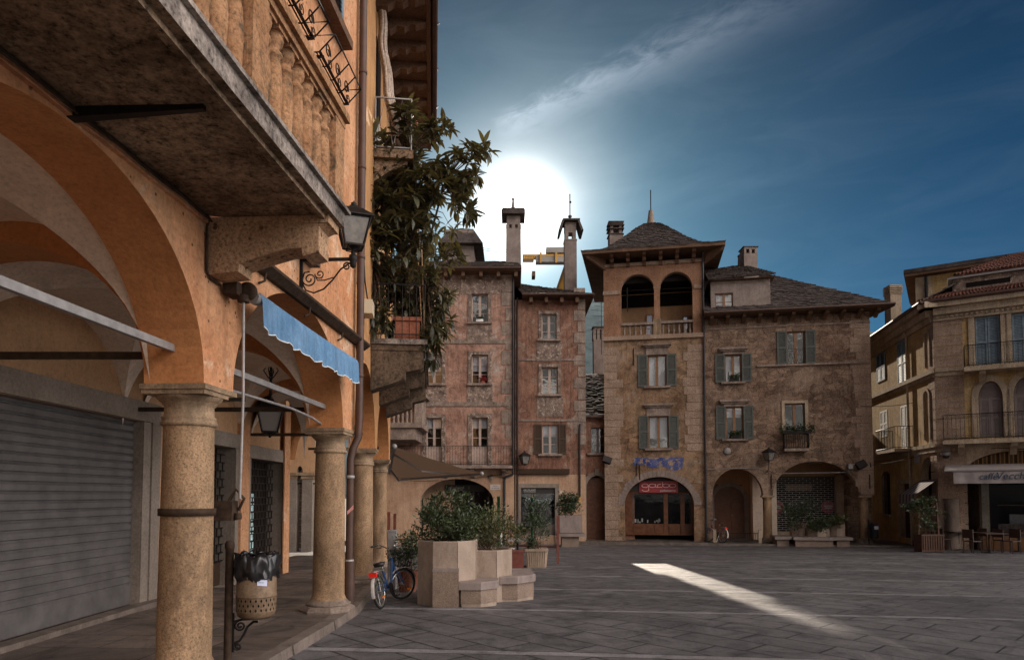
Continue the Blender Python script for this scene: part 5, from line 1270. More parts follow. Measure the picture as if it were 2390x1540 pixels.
for k in range(12):
    z = 4.3+k*.72; wq = .62 if k % 2 else .42; m.fbox(FA, aR-wq, aR-.002, z, z+.64, .002, .03)
m.build('quoin', HA)
m = MB(M['greystain']); m.fbox(FA, aL+.1, aR-.05, hT-1.0, hT-.01, .003, .02); m.build('painted_frieze', HA)
for r in WR: casement(FA, HA, r, M['winpale'], 3, sill=M['bandgrey'], curtain=(.55 if r[2] < 8 else None), surround=(M['greystain'], .16))
for r in DR: casement(FA, HA, r, M['winpale'], 3, curtain=.35, panel=.85, surround=(M['greystain'], .18), name='balcony_door')
# iron balcony
b0, b1 = FA.px(930, 1060)[0], FA.px(1196, 1060)[0]; zb_ = FA.px(1066, 1086, .8)[1]; zr_ = FA.px(1066, 1040, .8)[1]
m = MB(M['bandgrey']); m.fbox(FA, b0, b1, zb_-.13, zb_, .005, .85)
for a_ in (b0+.5, b0+2.2, b1-2.0, b1-.5): m.extr([FA.pt(a_, z, d) for d, z in ((.005, zb_-.131), (.7, zb_-.131), (.66, zb_-.25), (.35, zb_-.33), (.2, zb_-.5), (.005, zb_-.6))], FA.u*.18)
bo = m.build('balcony', HA); railing(FA, bo, b0+.03, b1-.03, zb_, zr_, .82, M['iron'], .125, scroll=True)
# roof, eaves
m = MB(M['slate']); eh = hT+.02
eL, eR = aL-.6, aR+.35
S1 = quadS(FA.pt(eL, eh+.12, .75), FA.pt(eR, eh+.12, .75), FA.pt(eR-.2, eh+2.15, -4.5), FA.pt(eL+1.5, eh+2.15, -4.5)); slabroof(m, S1, 34, 15, .05, 1)
m.quad(FA.pt(eL, eh+.1, -10), FA.pt(eR, eh+.1, -10), FA.pt(eR-.2, eh+2.1, -4.5), FA.pt(eL+1.5, eh+2.1, -4.5)); m.add([FA.pt(eR, eh+.1, .75), FA.pt(eR, eh+.1, -10), FA.pt(eR-.2, eh+2.1, -4.5)], [(0, 1, 2)]); m.add([FA.pt(eL, eh+.1, .75), FA.pt(eL, eh+.1, -10), FA.pt(eL+1.5, eh+2.1, -4.5)], [(0, 1, 2)])
m.fbox(FA, eL, eR, eh-.06, eh+.10, -10, .72, M['soffit'])
m.use(M['pipe']); m.tube([FA.pt(eL, eh+.03, .80), FA.pt(eR, eh+.03, .80)], .07, 8)
ro = m.build('roof', HA)
m = MB(M['soffit'])
for k in range(9): m.fbox(FA, aL+.4+k*.85, aL+.56+k*.85, eh-.30, eh-.062, .01, .6)
m.build('eaves_bracket', HA)
# big sunlit-behind chimney
Yc = 35.5
m, cx, zt_c = None, 0, 0
p0, p1 = atY(1181, 600, Yc), atY(1216, 532, Yc); cx = (p0.x+p1.x)/2; hw = (p1.x-p0.x)/2; z1 = p1.z
m = MB(M['atticwhite']); m.box(cx-hw, cx+hw, Yc, Yc+2*hw, p0.z-1.6, z1)
zt1_ = atY(1198, 523, Yc).z; zt2_ = atY(1198, 503, Yc).z; zt3_ = atY(1198, 489, Yc).z
for sx in (-.8, 0, .8):
    for sy in (-.8, .8): m.box(cx+hw*sx-.09, cx+hw*sx+.09, Yc+hw+hw*sy-.09, Yc+hw+hw*sy+.09, z1, zt1_)
m.box(cx-hw*.9, cx+hw*.9, Yc+.05, Yc+2*hw-.05, zt1_, zt2_); m.use(M['slate']); m.box(cx-hw*1.6, cx+hw*1.55, Yc-.3, Yc+2*hw+.3, zt2_+.001, zt3_-.1); m.box(cx-hw*1.5, cx+hw*1.45, Yc-.25, Yc+2*hw+.25, zt3_-.099, zt3_)
zf = atY(1197, 455, Yc).z; m.use(M['atticwhite']); m.lathe((cx-.02, Yc+hw, 0), [(.12, zt3_), (.055, zf-.12), (.09, zf-.08), (.09, zf-.03), (.001, zf)], 10); m.build('chimney', ro)
# roof lantern block at the left (behind the leaves)
q0, q1 = atY(1040, 640, 36), atY(1106, 536, 36)
m = MB(M['atticwhite']); m.box(q0.x, q1.x, 36, 39, q0.z-1, q1.z); m.use(M['slate'])
m.hexa([V((q0.x-.4, 35.5, q1.z-.9)), V((q1.x+.5, 35.5, q1.z-.9)), V((q1.x+.5, 39.4, q1.z-.9)), V((q0.x-.4, 39.4, q1.z-.9)), V((q0.x+.2, 36.2, q1.z+.12)), V((q1.x-.05, 36.2, q1.z+.12)), V((q1.x-.05, 38.8, q1.z+.12)), V((q0.x+.2, 38.8, q1.z+.12))])
m.build('roof_turret', ro)
def antenna(name, label, x, yb, yt, Y, cross):
    p0, p1 = atY(x, yb, Y), atY(x, yt, Y); m = MB(M['iron']); m.tube([V((p0.x, Y, p0.z-.8)), V((p0.x, Y, p1.z))], .022, 5)
    for fy, w_, sl_ in cross:
        z = p0.z+(p1.z-p0.z)*fy; m.bar((p0.x-w_/2, Y, z+sl_), (p0.x+w_/2, Y, z-sl_), .02)
    tag(m.build(name), label, 'antenna')
antenna('antenna', 'thin iron finial mast with a small cross above the leaves, left of the glaring sun', 1068, 560, 440, 36, [(.55, .25, 0), (.3, .35, .0)])
antenna('antenna', 'many armed aerial on the roof turret above the pink house', 1087, 560, 508, 36.5, [(.95, .9, .05), (.8, 1.0, .05), (.65, .8, .05), (.45, .9, .04)])
antenna('antenna', 'tall aerial with many arms rising in the gap left of the tower house', 1404, 800, 700, 46, [(.95, 1.6, .06), (.85, 1.0, .05), (.75, 1.4, .05), (.62, 1.2, .05), (.3, 1.0, .04), (.2, 1.1, .04)])
# shop inside the arch
M['signblack'] = simple('dark_sign_board', (0.03, 0.024, 0.022), 0.5, 0, 0.4)
M['signwhite'] = simple('pale_sign_lettering', (0.55, 0.52, 0.48), 0.6)
m = MB(M['shopdark']); m.fbox(FA, aa[0]-.3, aa[1]+.3, BASE, hc+.3, -2.0, -1.4)
m.use(M['groundfl']); m.fbox(FA, aa[0]-.05, aa[0]+1.55, BASE, hc+.2, -1.39, -1.35); so = m.build('shop_front', HA)
r = FA.rect(1038, 1131, 1130, 1147, -1.3)
m = MB(M['signblack']); m.fbox(FA, r[0], r[1], r[2], r[3], -1.345, -1.28); sg = m.build('sign_board', so)
m = MB(M['signwhite']); r2 = FA.rect(1047, 1136, 1080, 1142.5, -1.27); ftext(m, FA, 'GRÜNLAND', r2[0], r2[2]+.02, -1.272, .17, M['signwhite'], fit=r2[1]-r2[0])
m.fbox(FA, r2[0], r2[1], r2[2]-.035, r2[2]-.02, -1.278, -1.27); m.build('lettering', sg)
m = MB(M['glass_dim']); m.add([FA.pt(a, h, -1.2) for a, h in ((aa[0]+1.6, -.9), (aa[1]-.2, -.9), (aa[1]-.2, r[2]-.05), (aa[0]+1.6, r[2]-.05))], [(0, 1, 2, 3)]); m.build('pane', so)
m = MB(M['darkwood'])
for a_ in (aa[0]+1.6, aa[0]+2.5, aa[1]-.25): m.fbox(FA, a_-.04, a_+.04, -1.0, r[2]-.002, -1.25, -1.15)
m.fbox(FA, aa[0]+1.64, aa[1]-.29, -1.0, -.6, -1.24, -1.17); m.build('door_frame', so)
# street sign
r = FA.rect(1144, 1130, 1168, 1142.5, .03)
m = MB(simple('marble_sign', (0.50, 0.44, 0.40), 0.5)); m.fbox(FA, r[0], r[1], r[2], r[3], .006, .03); sg = m.build('street_sign', HA)
m = MB(M['signblack']); ftext(m, FA, 'PIAZZA', r[0]+.14, r[2]+.145, .033, .075, M['signblack'], fit=.22); ftext(m, FA, 'DEL MERCATO', r[0]+.06, r[2]+.045, .033, .075, M['signblack'], fit=.38); m.build('lettering', sg)
# coat of arms patch
r = FA.rect(1138, 1107, 1151, 1126, .02); am_ = (r[0]+r[1])/2
m = MB(M['greystain']); m.extr([FA.pt(a, h, .005) for a, h in ((r[0], r[3]), (r[1], r[3]), (r[1], r[2]+.2), (am_, r[2]), (r[0], r[2]+.2))], FA.n*.02); m.build('painted_shield', HA)
downpipe_(FA, HA, aR-.05, .10, hT+.0, FA.px(1180, 1108)[1], M['darkpipe'], .045)
m = MB(M['darkpipe']); z_ = FA.px(1180, 1108)[1]; m.tube([FA.pt(aR-.05, z_+.05, .1), FA.pt(aR-.12, z_, .1), FA.pt(aR-.42, z_-.1, .1), FA.pt(aR-.47, z_-.25, .1), FA.pt(aR-.47, gz(33), .1)], .055, 8); m.build('downpipe', HA)
# corner stone balcony at the left end of the pink house
FA0 = Frame(0, 30.6, 1, 0)
l0, l1 = FA0.px(902, 950)[0], FA0.px(985, 950)[0]; zf_, zr_ = FA0.px(950, 986)[1], FA0.px(950, 912)[1]
m = MB(M['bandgrey']); m.box(l0-1.2, l1, 30.6, 32.98, zf_-.22, zf_); m.box(l0-1.2, l1+.06, 30.55, 32.97, zr_-.14, zr_)
m.box(l1-.34, l1-.02, 30.62, 30.95, zf_+.001, zr_-.141); m.box(l0-1.2, l1-.3, 30.75, 32.9, zf_-.75, zf_-.221)
bo = m.build('balcony', HA)
bm2 = MB(M['bandgrey']).lathe((0, 0, 0), [(.07, 0), (.07, .05), (.045, .1), (.075, .3), (.045, .55), (.07, zr_-zf_-.18), (.07, zr_-zf_-.142)], 8).mesh('baluster')
for k in range(8): put(bm2, 'baluster', (l1-.5-k*.2, 30.75, zf_), bo)
for k in range(8): put(bm2, 'baluster', (l1-.17, 31.2+k*.22, zf_), bo)
# ================================================================= narrow pink house with shutters (A2)
FN = Frame(0, 33.35, 1, 0)
HN = thing('narrow_house', 'narrow flaking pink brown house between the big pink house and the lane gap', 'house', (2, 33.4, gz(33)))
nL, nR = FN.px(1201, 900)[0]+.02, FN.px(1366, 900)[0]; hT2 = FN.px(1300, 700)[1]
w3 = [FN.rect(1264, 733, 1299, 792), FN.rect(1264, 857, 1302, 920), FN.rect(1265.6, 991, 1302.6, 1059)]
ro_ = FN.rect(1216, 1138, 1295.6, 1248)
m = MB(M['peeling2']); hs2 = FN.px(1280, 1107)[1]
m.prism(FN, rectpts(nL, nR, hs2, hT2), [rectpts(*r) for r in w3], 0, -.4, M['peeling2'], M['greystain'], back=False)
m.use(M['groundfl']); m.prism(FN, rectpts(nL, nR, BASE, hs2-.002), [rectpts(ro_[0], ro_[1], ro_[2], ro_[3])], .004, -.4, M['groundfl'], M['frame_grey'], back=False)
m.use(M['dark']); m.fbox(FN, nL-.018, nR-.01, BASE, hT2, -9.5, -.42); m.fbox(FN, nL-.018, nL+.02, BASE, hT2, -.419, -.03); m.use(M['peeling2']); m.fbox(FN, nR-.02, nR+.001, BASE, hT2, -9.5, -.41); m.fbox(FN, nL, nL+.02, 9, hT2, -9.5, -.41)
m.build('wall', HN)
for i, r in enumerate(w3): casement(FN, HN, r, M['winpale'], 3, sill=M['bandgrey'], curtain=(.4 if i == 2 else None), sub_shut=((M['brownshut'], .38) if i == 2 else None), surround=(M['greystain'], .15) if i < 2 else None)
for r in w3[:2]: m = MB(M['greystain']); m.fbox(FN, r[0]-.25, r[1]+.25, r[2]-1.1, r[2]-.11, .002, .018); m.build('painted_panel', HN)
m = MB(M['bandgrey']); 
for y in (862, 1003): h_ = FN.px(1280, y-20)[1]; m.fbox(FN, nL+.1, nR, h_, h_+.1, .002, .04)
for k in range(14): z = 4+k*.56; m.fbox(FN, nR-(.55 if k % 2 else .36), nR+.02, z, z+.5, .002, .025)
m.build('quoin', HN)
m = MB(M['slate']); eh = hT2; 
pA, pB = FN.pt(nL+.35, eh+.1, .65), FN.pt(nR+.36, eh+.1, .65); pC = FN.pt(nR+.30, eh+.1, -10.5); rL, rR_ = FN.pt(nL-.1, eh+2.1, -4.0), FN.pt(nL+.45, eh+2.05, -4.2)
slabroof(m, quadS(pA, pB, rR_, rL), 26, 16, .05, 2); slabroof(m, quadS(pB, pC, rR_+V((.1, .3, 0)), rR_), 30, 14, .05, 3)
m.quad(rL, rR_, pC, FN.pt(nL, eh, -10.5))
m.use(M['soffit']); m.add([pA-V((0, 0, .07)), pB-V((0, 0, .07)), pC-V((0, 0, .07)), FN.pt(nL, eh+.03, -10.5)], [(3, 2, 1, 0)])
m.bar(pB-V((0, .0, .03)), pC-V((0, 0, .03)), .08, .12); m.use(M['pipe']); m.tube([pA+V((0, -.06, -.02)), pB+V((0, -.06, -.02))], .065, 8)
ro2 = m.build('roof', HN)
m = MB(M['soffit'])
for k in range(4): a_ = nL+.7+k*.75; m.fbox(FN, a_, a_+.16, eh-.25, eh-.0, .01, .55)
m.build('eaves_bracket', HN)
Yc = 37.0; p0, p1 = atY(1318, 664, Yc), atY(1346, 561, Yc); hw = (p1.x-p0.x)/2; cx = (p0.x+p1.x)/2
m = MB(M['atticwhite']); m.box(cx-hw, cx+hw, Yc, Yc+2*hw, p0.z-1.5, p1.z); m.box(cx-hw*1.06, cx+hw*1.06, Yc-.03, Yc+2*hw+.03, p1.z+.001, p1.z+.07)
za_, zb2 = p1.z+.071, atY(1330, 536, Yc).z
for sx in (-1, 1): m.box(cx+sx*hw*.62-hw*.28, cx+sx*hw*.62+hw*.28, Yc+.03, Yc+2*hw-.03, za_, zb2)
m.box(cx-hw*.34, cx+hw*.34, Yc+.03, Yc+2*hw-.03, zb2-.15, zb2); zc_ = atY(1330, 516, Yc).z
m.box(cx-hw*.95, cx+hw*.95, Yc+.03, Yc+2*hw-.03, zb2+.001, zc_-.05); m.use(M['slate'])
for s in (-1, 1):
    m.hexa([V((cx+s*hw*1.85-.06, Yc-.35, zb2-.15)), V((cx+s*hw*1.85+.06, Yc-.35, zb2-.15)), V((cx+s*hw*1.85+.06, Yc+2*hw+.35, zb2-.15)), V((cx+s*hw*1.85-.06, Yc+2*hw+.35, zb2-.15)), V((cx+s*hw*1.25-.06, Yc-.2, zc_)), V((cx+s*hw*1.25+.06, Yc-.2, zc_)), V((cx+s*hw*1.25+.06, Yc+2*hw+.2, zc_)), V((cx+s*hw*1.25-.06, Yc+2*hw+.2, zc_))])
m.box(cx-hw*1.3, cx+hw*1.5, Yc-.25, Yc+2*hw+.25, zc_-.03, zc_+.06)
zf, zs_ = atY(1330, 497, Yc).z, atY(1330, 447, Yc).z
m.lathe((cx, Yc+hw, 0), [(.13, zc_+.06), (.06, zf-.15), (.11, zf-.10), (.10, zf-.02), (.02, zf)], 10); m.tube([V((cx, Yc+hw, zf)), V((cx, Yc+hw, zs_))], .03, 5); m.sphere((cx+.02, Yc+hw, zf+.62*(zs_-zf)), .07, 8, 6); m.build('chimney', ro2)
r = FN.rect(1208, 1094, 1329, 1106, .1)
m = MB(M['rust']); m.fbox(FN, r[0], r[1], r[2], r[3], .01, .22); m.build('awning_box', HN)
m = MB(M['frame_grey']); m.fbox(FN, ro_[0]-.2, ro_[0]-.002, BASE, ro_[3], .006, .07); m.fbox(FN, ro_[1]+.002, ro_[1]+.2, BASE, ro_[3], .006, .07); m.fbox(FN, ro_[0]-.2, ro_[1]+.2, ro_[3]+.002, ro_[3]+.2, .006, .08)
so = m.build('shop_front', HN)
m = MB(M['signblack']); r2 = FN.rect(1216, 1138, 1295.6, 1151.5, -.1); m.fbox(FN, r2[0]-.02, r2[1]+.02, r2[2], r2[3]+.1, -.2, -.06); sg = m.build('sign_board', so)
m = MB(M['signwhite']); r3 = FN.rect(1222, 1140.5, 1250.5, 1147, -.05); ftext(m, FN, 'GRÜNLAND', r3[0], r3[2]+.035, -.054, .155, M['signwhite'], fit=r3[1]-r3[0]); m.fbox(FN, r3[0], r3[1], r3[2]-.01, r3[2]+.006, -.058, -.052); m.build('lettering', sg)
m = MB(M['glass']); m.add([FN.pt(a, h, -.2) for a, h in ((ro_[0], ro_[2]+.5), (ro_[1], ro_[2]+.5), (ro_[1], r2[2]), (ro_[0], r2[2]))], [(0, 1, 2, 3)]); m.build('pane', so)
m = MB(M['winbrown']); m.fbox(FN, ro_[0]+.5, ro_[0]+.58, ro_[2], r2[2], -.2, -.12); m.fbox(FN, ro_[0], ro_[1], ro_[2]+.02, ro_[2]+.5, -.22, -.14, M['frame_grey']); m.build('door_frame', so)
def small_lamp(name, label, F, a, z, d, h, side=True):
    root = thing(name, label, 'lantern', F.pt(a, z, 0)); m = MB(M['iron'])
    m.tube([F.pt(a-(.35 if side else 0), z-.02-(0 if side else .5), .0), F.pt(a-(.2 if side else 0), z-.04-(0 if side else .35), d*.6), F.pt(a, z-.06, d)], .016, 6); m.build('bracket', root); lantern_parts(root, F.pt(a, z, d), h)
a_, z_ = FN.px(1224.6, 1082, .5); small_lamp('wall_lantern', 'small black lantern on the narrow pink house beside the brown shutter', FN, a_, z_-.0, .5, .62)
M['ivory'] = simple('ivory_plate', (0.5, 0.44, 0.36), 0.6)
r = FN.rect(1306, 1145, 1313, 1151, .02); m = MB(M['ivory']); m.fbox(FN, r[0], r[1], r[2], r[3], .006, .02); m.build('number_plate', HN)
downpipe_(FN, HN, nL+.12, .08, hT2, gz(33), M['darkpipe'], .045)
# ================================================================= low house in the gap
FL = Frame(0, 34.6, 1, 0)
HL = thing('low_house', 'low slate roofed house squeezed between the narrow pink house and the tower house', 'house', (4.2, 34.6, gz(34)))
q0 = FL.px(1361, 900)[0]; q1 = 6.2; hE = FL.px(1385, 975)[1]
r1 = FL.rect(1379, 997, 1413, 1057); dr = FL.rect(1369, 1138, 1418, 1231)
m = MB(M['groundfl']); hcr = FL.px(1390, 1110)[1]
ar = arch(dr[0], dr[1], dr[3], (hcr-dr[3]), 16)
m.prism(FL, [(q0-.3, BASE), (dr[0], BASE)]+ar+[(dr[1], BASE), (q1, BASE), (q1, hE), (q0-.3, hE)], [rectpts(*r1)], 0, -.35, M['peeling2'], M['frame_grey'], back=False)
m.use(M['dark']); m.fbox(FL, q0-.3, q1, BASE, hE, -9, -.37); m.build('wall', HL)
casement(FL, HL, r1, M['wingrey'], 3, sill=M['bandgrey'])
m = MB(M['doorwood']); m.fbox(FL, dr[0], dr[1], BASE, hcr-.1, -.34, -.30); am_ = (dr[0]+dr[1])/2
for s in (0, 1):
    for k in range(3): m.fbox(FL, dr[0]+.1+s*(dr[1]-dr[0])/2, dr[0]-.08+(s+1)*(dr[1]-dr[0])/2, -.95+k*.72, -.35+k*.72, -.30, -.27)
m.build('door', HL)
m = MB(M['frame_grey']); o1, o2 = arch(dr[0]-.2, dr[1]+.2, dr[3], hcr-dr[3]+.2, 16), ar
m.prism(FL, [(dr[0]-.2, BASE)]+o1+[(dr[1]+.2, BASE), (dr[1]+.002, BASE)]+ar[::-1]+[(dr[0]-.002, BASE)], [], .05, .002); m.fbox(FL, am_-.12, am_+.12, hcr+.02, hcr+.36, .051, .10); m.build('door_surround', HL)
zR = atY(1388, 873, 45.0).z
m = MB(M['slate']); slabroof(m, quadS(FL.pt(q0-.35, hE+.08, .3), FL.pt(q1, hE+.08, .3), V((q1+.6, 45, zR)), V((q0+.4, 45, zR))), 14, 34, .05, 4)
m.use(M['pipe']); m.tube([FL.pt(q0-.3, hE+.02, .36), FL.pt(q1, hE+.02, .36)], .06, 8)
ro3 = m.build('roof', HL)
Yt = 47.0; p0, p1 = atY(1386, 872, Yt), atY(1408, 762, Yt); hw = (p1.x-p0.x)/2; cx = (p0.x+p1.x)/2
m = MB(M['atticwhite']); m.box(cx-hw, cx+hw, Yt, Yt+2*hw, p0.z-2.5, p1.z-.9)
for sx in (-.82, 0, .82): m.box(cx+sx*hw-.1, cx+sx*hw+.1, Yt, Yt+2*hw, p1.z-.9, p1.z-.2)
m.box(cx-hw, cx+hw, Yt, Yt+2*hw, p1.z-.2, p1.z-.08); m.box(cx-hw*1.2, cx+hw*1.2, Yt-.1, Yt+2*hw+.1, p1.z-.079, p1.z, M['slate']); m.build('chimney', ro3)
m = MB(M['darkpipe']); a_ = FN.px(1352, 1000, .3)[0]
m.tube([FL.pt(q0+.05, hE+.02, .36), FL.pt(q0-.02, hE-.15, .4), FN.pt(nR-.28, hE-.5, .12), FN.pt(nR-.30, hE-.8, .07), FN.pt(nR-.30, gz(33)+2.3, .07)], .05, 8); m.build('downpipe', HL)
m = MB(simple('amber_plate', (0.55, 0.30, 0.08), 0.5)); 
for k in range(4): r = FN.rect(1347.5, 1151.5+k*5.2, 1356, 1155.8+k*5.2, .02); m.fbox(FN, r[0], r[1], r[2], r[3], .006, .025)
m.build('name_plates', HN)
# ================================================================= tower house (B)
FB = Frame(4.63, 34, UB.x, UB.y)
HB = thing('tower_house', 'tall stone house with a two arched loggia under a slate pavilion roof', 'house', (7, 33.5, gz(33)))
aB0, aB1 = FB.px(1411, 1000)[0], FB.px(1644, 1000)[0]
hTb = (FB.px(1529, 612)[1]); hLg = FB.px(1529, 787)[1]; hRail = FB.px(1529, 751)[1]
lg = []
for x0, x1, yc, ys in ((1449.5, 1526.5, 640, 675), (1540, 1616, 634, 671)):
    l, r_ = FB.px(x0, ys)[0], FB.px(x1, ys)[0]; s_ = FB.px((x0+x1)/2, ys)[1]; c_ = FB.px((x0+x1)/2, yc)[1]; lg.append((l, r_, s_, c_))
wB = [FB.rect(1512.5, 828, 1555, 901), FB.rect(1514.5, 970.6, 1560, 1046)]
sa = FB.px(1458, 1190)[0], FB.px(1620, 1190)[0]; scr = FB.px(1539, 1112.5)[1]; ssp = FB.px(1539, 1178)[1]
arcS = arch(sa[0], sa[1], ssp, scr-ssp, 28)
m = MB(M['tower'])
m.prism(FB, [(aB0, BASE), (sa[0], BASE)]+arcS+[(sa[1], BASE), (aB1, BASE), (aB1, hLg), (aB0, hLg)], [rectpts(*r) for r in wB], 0, -.45, M['tower'], M['quoin'], back=False)
m.use(M['redgran'])
m.prism(FB, [(aB0, hLg+.002), (aB1, hLg+.002), (aB1, hTb), (aB0, hTb)], [[(l, hLg+.15)]+arch(l, r_, s_, c_-s_, 18)+[(r_, hLg+.15)] for l, r_, s_, c_ in lg], 0, -.35, M['redgran'], M['quoin'])
m.use(M['dark']); m.fbox(FB, aB0+.02, aB1-.02, BASE, hLg-.002, -7.0, -1.4); m.fbox(FB, aB0+.02, aB1-.02, scr+.1, hLg-.003, -1.399, -.47)
m.use(M['tower']); m.fbox(FB, aB0, aB0+.02, BASE, hTb, -7.0, -.351); m.fbox(FB, aB1-.02, aB1, hLg-3, hTb, -7.0, -.452)
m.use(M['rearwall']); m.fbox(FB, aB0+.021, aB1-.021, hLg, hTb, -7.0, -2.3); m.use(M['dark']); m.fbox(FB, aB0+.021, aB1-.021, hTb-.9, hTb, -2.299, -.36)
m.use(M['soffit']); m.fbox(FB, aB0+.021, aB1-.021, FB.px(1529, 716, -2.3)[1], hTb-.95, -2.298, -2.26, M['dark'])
m.build('wall', HB)
m = MB(M['quoin'])
rq = random.Random(8)
z = -1.2; mq = MB(M['quoin'])
while z < hLg-.5:
    hq = rq.uniform(.34, .46); wq = rq.uniform(.55, .95)
    m.fbox(FB, aB0-.006, aB0+wq, z, z+hq-.02, .002, .022)
    if z > 3.4: mq.fbox(FB, aB1-.75-rq.uniform(0, .3), aB1-.002, z, z+hq-.02, .002, .022)
    z += hq
mq.build('quoin', HB)
m.build('quoin', HB)
m = MB(M['quoin']); m.fbox(FB, aB0-.08, aB1+.02, hLg-.10, hLg+.10, .003, .14)
hI = FB.px(1460, 682)[1]; m.fbox(FB, aB0-.03, lg[0][0]-.06, hI-.10, hI+.10, .003, .06); m.fbox(FB, lg[1][1]+.06, aB1, hI-.02, hI+.18, .003, .06); m.fbox(FB, aB0-.04, aB1+.04, hTb-.14, hTb+.03, .003, .08); m.build('string_course', HB)
# loggia column and balustrade
ac = (lg[0][1]+lg[1][0])/2; m = MB(M['capital'])
m.lathe(FB.pt(ac, 0, -.17), [(.13, hLg+.95), (.125, lg[0][2]-.1), (.15, lg[0][2]-.08), (.17, lg[0][2]+.02)], 16); m.fbox(FB, ac-.19, ac+.19, hLg+.12, hLg+.93, -.34, .02); m.fbox(FB, ac-.18, ac+.18, lg[0][2]+.0, lg[0][2]+.09, -.34, .004); m.build('column', HB)
m = MB(M['bandgrey']); zr2 = hRail
m.fbox(FB, lg[0][0]-.02, lg[0][1], zr2-.12, zr2, -.30, .03); m.fbox(FB, lg[1][0], lg[1][1]+.02, zr2-.10, zr2+.02, -.30, .03); bo = m.build('balustrade', HB)
hb2 = zr2-.12-hLg-.10
bm3 = MB(M['bandgrey']).lathe((0, 0, 0), [(.065, 0), (.065, .06), (.035, .1), (.075, hb2*.38), (.03, hb2*.7), (.06, hb2*.85), (.06, hb2)], 8).mesh('baluster')
for l, r_, *_ in lg:
    for k in range(6): put(bm3, 'baluster', FB.pt(l+(r_-l)*(k+.5)/6, hLg+.10, -.13), bo)
for x0, x1, yt_ in ((1508, 1541, 733), (1593, 1623, 737)): casement(FB, HB, FB.rect(x0, yt_, x1, 800, -2.2), M['winbrown'], 2, d=-2.2)
m = MB(M['iron'])
for l, r_, s_, c_ in lg: m.tube([FB.pt(l, s_-.02, -.1), FB.pt(r_, s_-.02, -.1)], .016, 5)
m.build('tie_rod', HB)
for i, r in enumerate(wB): casement(FB, HB, r, M['winbrown'], 1, curtain=(1.0 if i == 0 else .68), sill=M['bandgrey'], hood=(M['bandgrey'], .34 if i == 0 else .40, .24), sub_shut=(M['greygreen'], .47))
# iron wall ties
m = MB(M['iron'])
for x, y0, y1 in ((1479, 812, 853), (1464, 672, 728), (1486, 1080, 1110), (1493, 1085, 1120), (1800, 1107, 1140), (2029, 1107, 1140), (2031, 1080, 1090), (1700, 868, 885)):
    a_, h1_ = FB.px(x, y0); _, h0_ = FB.px(x, y1); m.fbox(FB, a_-.02, a_+.02, h0_, h1_, .024, .05)
m.build('wall_tie', HB)
# faded blue fresco panel
M['fresco'] = weathered('faded_blue_fresco', (0.02, 0.045, 0.22), (0.14, 0.15, 0.26), s=2.2, peel=(0.34, 0.24, 0.17), peel_t=(0.52, 0.57), streak=0.7, grain=0.4, bump=0.3, seed=150)
r = FB.rect(1477.5, 1067, 1596, 1093)
m = MB(M['fresco']); m.prism(FB, [(r[0], r[2]+.15), (r[0]+.5, r[2]+.22), (r[0]+.9, r[2]+.02), (r[0]+1.5, r[2]+.1), (r[0]+1.9, r[2]-.12), (r[1]-.1, r[2]-.05), (r[1], r[2]+.3), (r[1], r[3]), (r[0]+.4, r[3]+.0), (r[0], r[3])], [], .016, .003); m.build('fresco', HB)
# voussoir ring and shop
m = MB(M['vous']); nv_ = 27; cxa = (sa[0]+sa[1])/2; wA = (sa[1]-sa[0])/2; hA_ = scr-ssp
for k in range(nv_):
    t0, t1 = PI*k/nv_+.006, PI*(k+1)/nv_-.006; e0 = rq.uniform(.28, .36)
    P = lambda t, e: (cxa-(wA+e)*math.cos(t), ssp+(hA_+e)*math.sin(t))
    m.prism(FB, [P(t0, .003), P(t0, e0), P(t1, e0), P(t1, .003)], [], .035+rq.uniform(0, .012), .002)
m.build('voussoirs', HB)
r = FB.rect(1492, 1122, 1582.5, 1149, -.45)
so = MB(M['doorwood'])
so.fbox(FB, sa[0]+.02, sa[1]-.02, ssp+.62, ssp+.70, -.75, -.6); zs0, zs1 = FB.px(1540, 1222, -.7)[1], FB.px(1540, 1152, -.7)[1]; zb3 = FB.px(1540, 1248, -.7)[1]
cuts = [sa[0]+.0, FB.px(1481, 1190, -.7)[0], FB.px(1549, 1190, -.7)[0], FB.px(1559, 1190, -.7)[0], FB.px(1588, 1190, -.7)[0], FB.px(1598, 1190, -.7)[0], FB.px(1612, 1190, -.7)[0], sa[1]]
for a0_, a1_ in ((cuts[0], cuts[1]-.12), (cuts[2], cuts[3]), (cuts[4], cuts[5]), (cuts[6], cuts[7])): so.fbox(FB, a0_+.002, a1_-.002, zb3, zs1, -.8, -.66)
so.fbox(FB, cuts[1]-.12, cuts[2], zb3, zs0, -.8, -.68); so.fbox(FB, cuts[3], cuts[4], zb3, zs0, -.8, -.70); so.fbox(FB, cuts[5], cuts[6], zb3, zs0, -.8, -.70)
for a0_, a1_ in ((cuts[1]-.05, cuts[1]+.55), (cuts[1]+.62, cuts[1]+.95), (cuts[1]+1.0, cuts[2]-.05), (cuts[3]+.05, cuts[4]-.05)): so.fbox(FB, a0_, a1_, zb3+.1, zs0-.08, -.69, -.655)
so.fbox(FB, sa[0], sa[1], zs1, zs1+.1, -.8, -.64); sho = so.build('shop_front', HB)
m = MB(M['glass_dim'])
for a0_, a1_ in ((cuts[1]-.12, cuts[2]), (cuts[3], cuts[4]), (cuts[5], cuts[6])): m.add([FB.pt(a, h, -.74) for a, h in ((a0_, zs0), (a1_, zs0), (a1_, zs1), (a0_, zs1))], [(0, 1, 2, 3)])
m.build('pane', sho)
m = MB(M['ivory']); rg = random.Random(4)
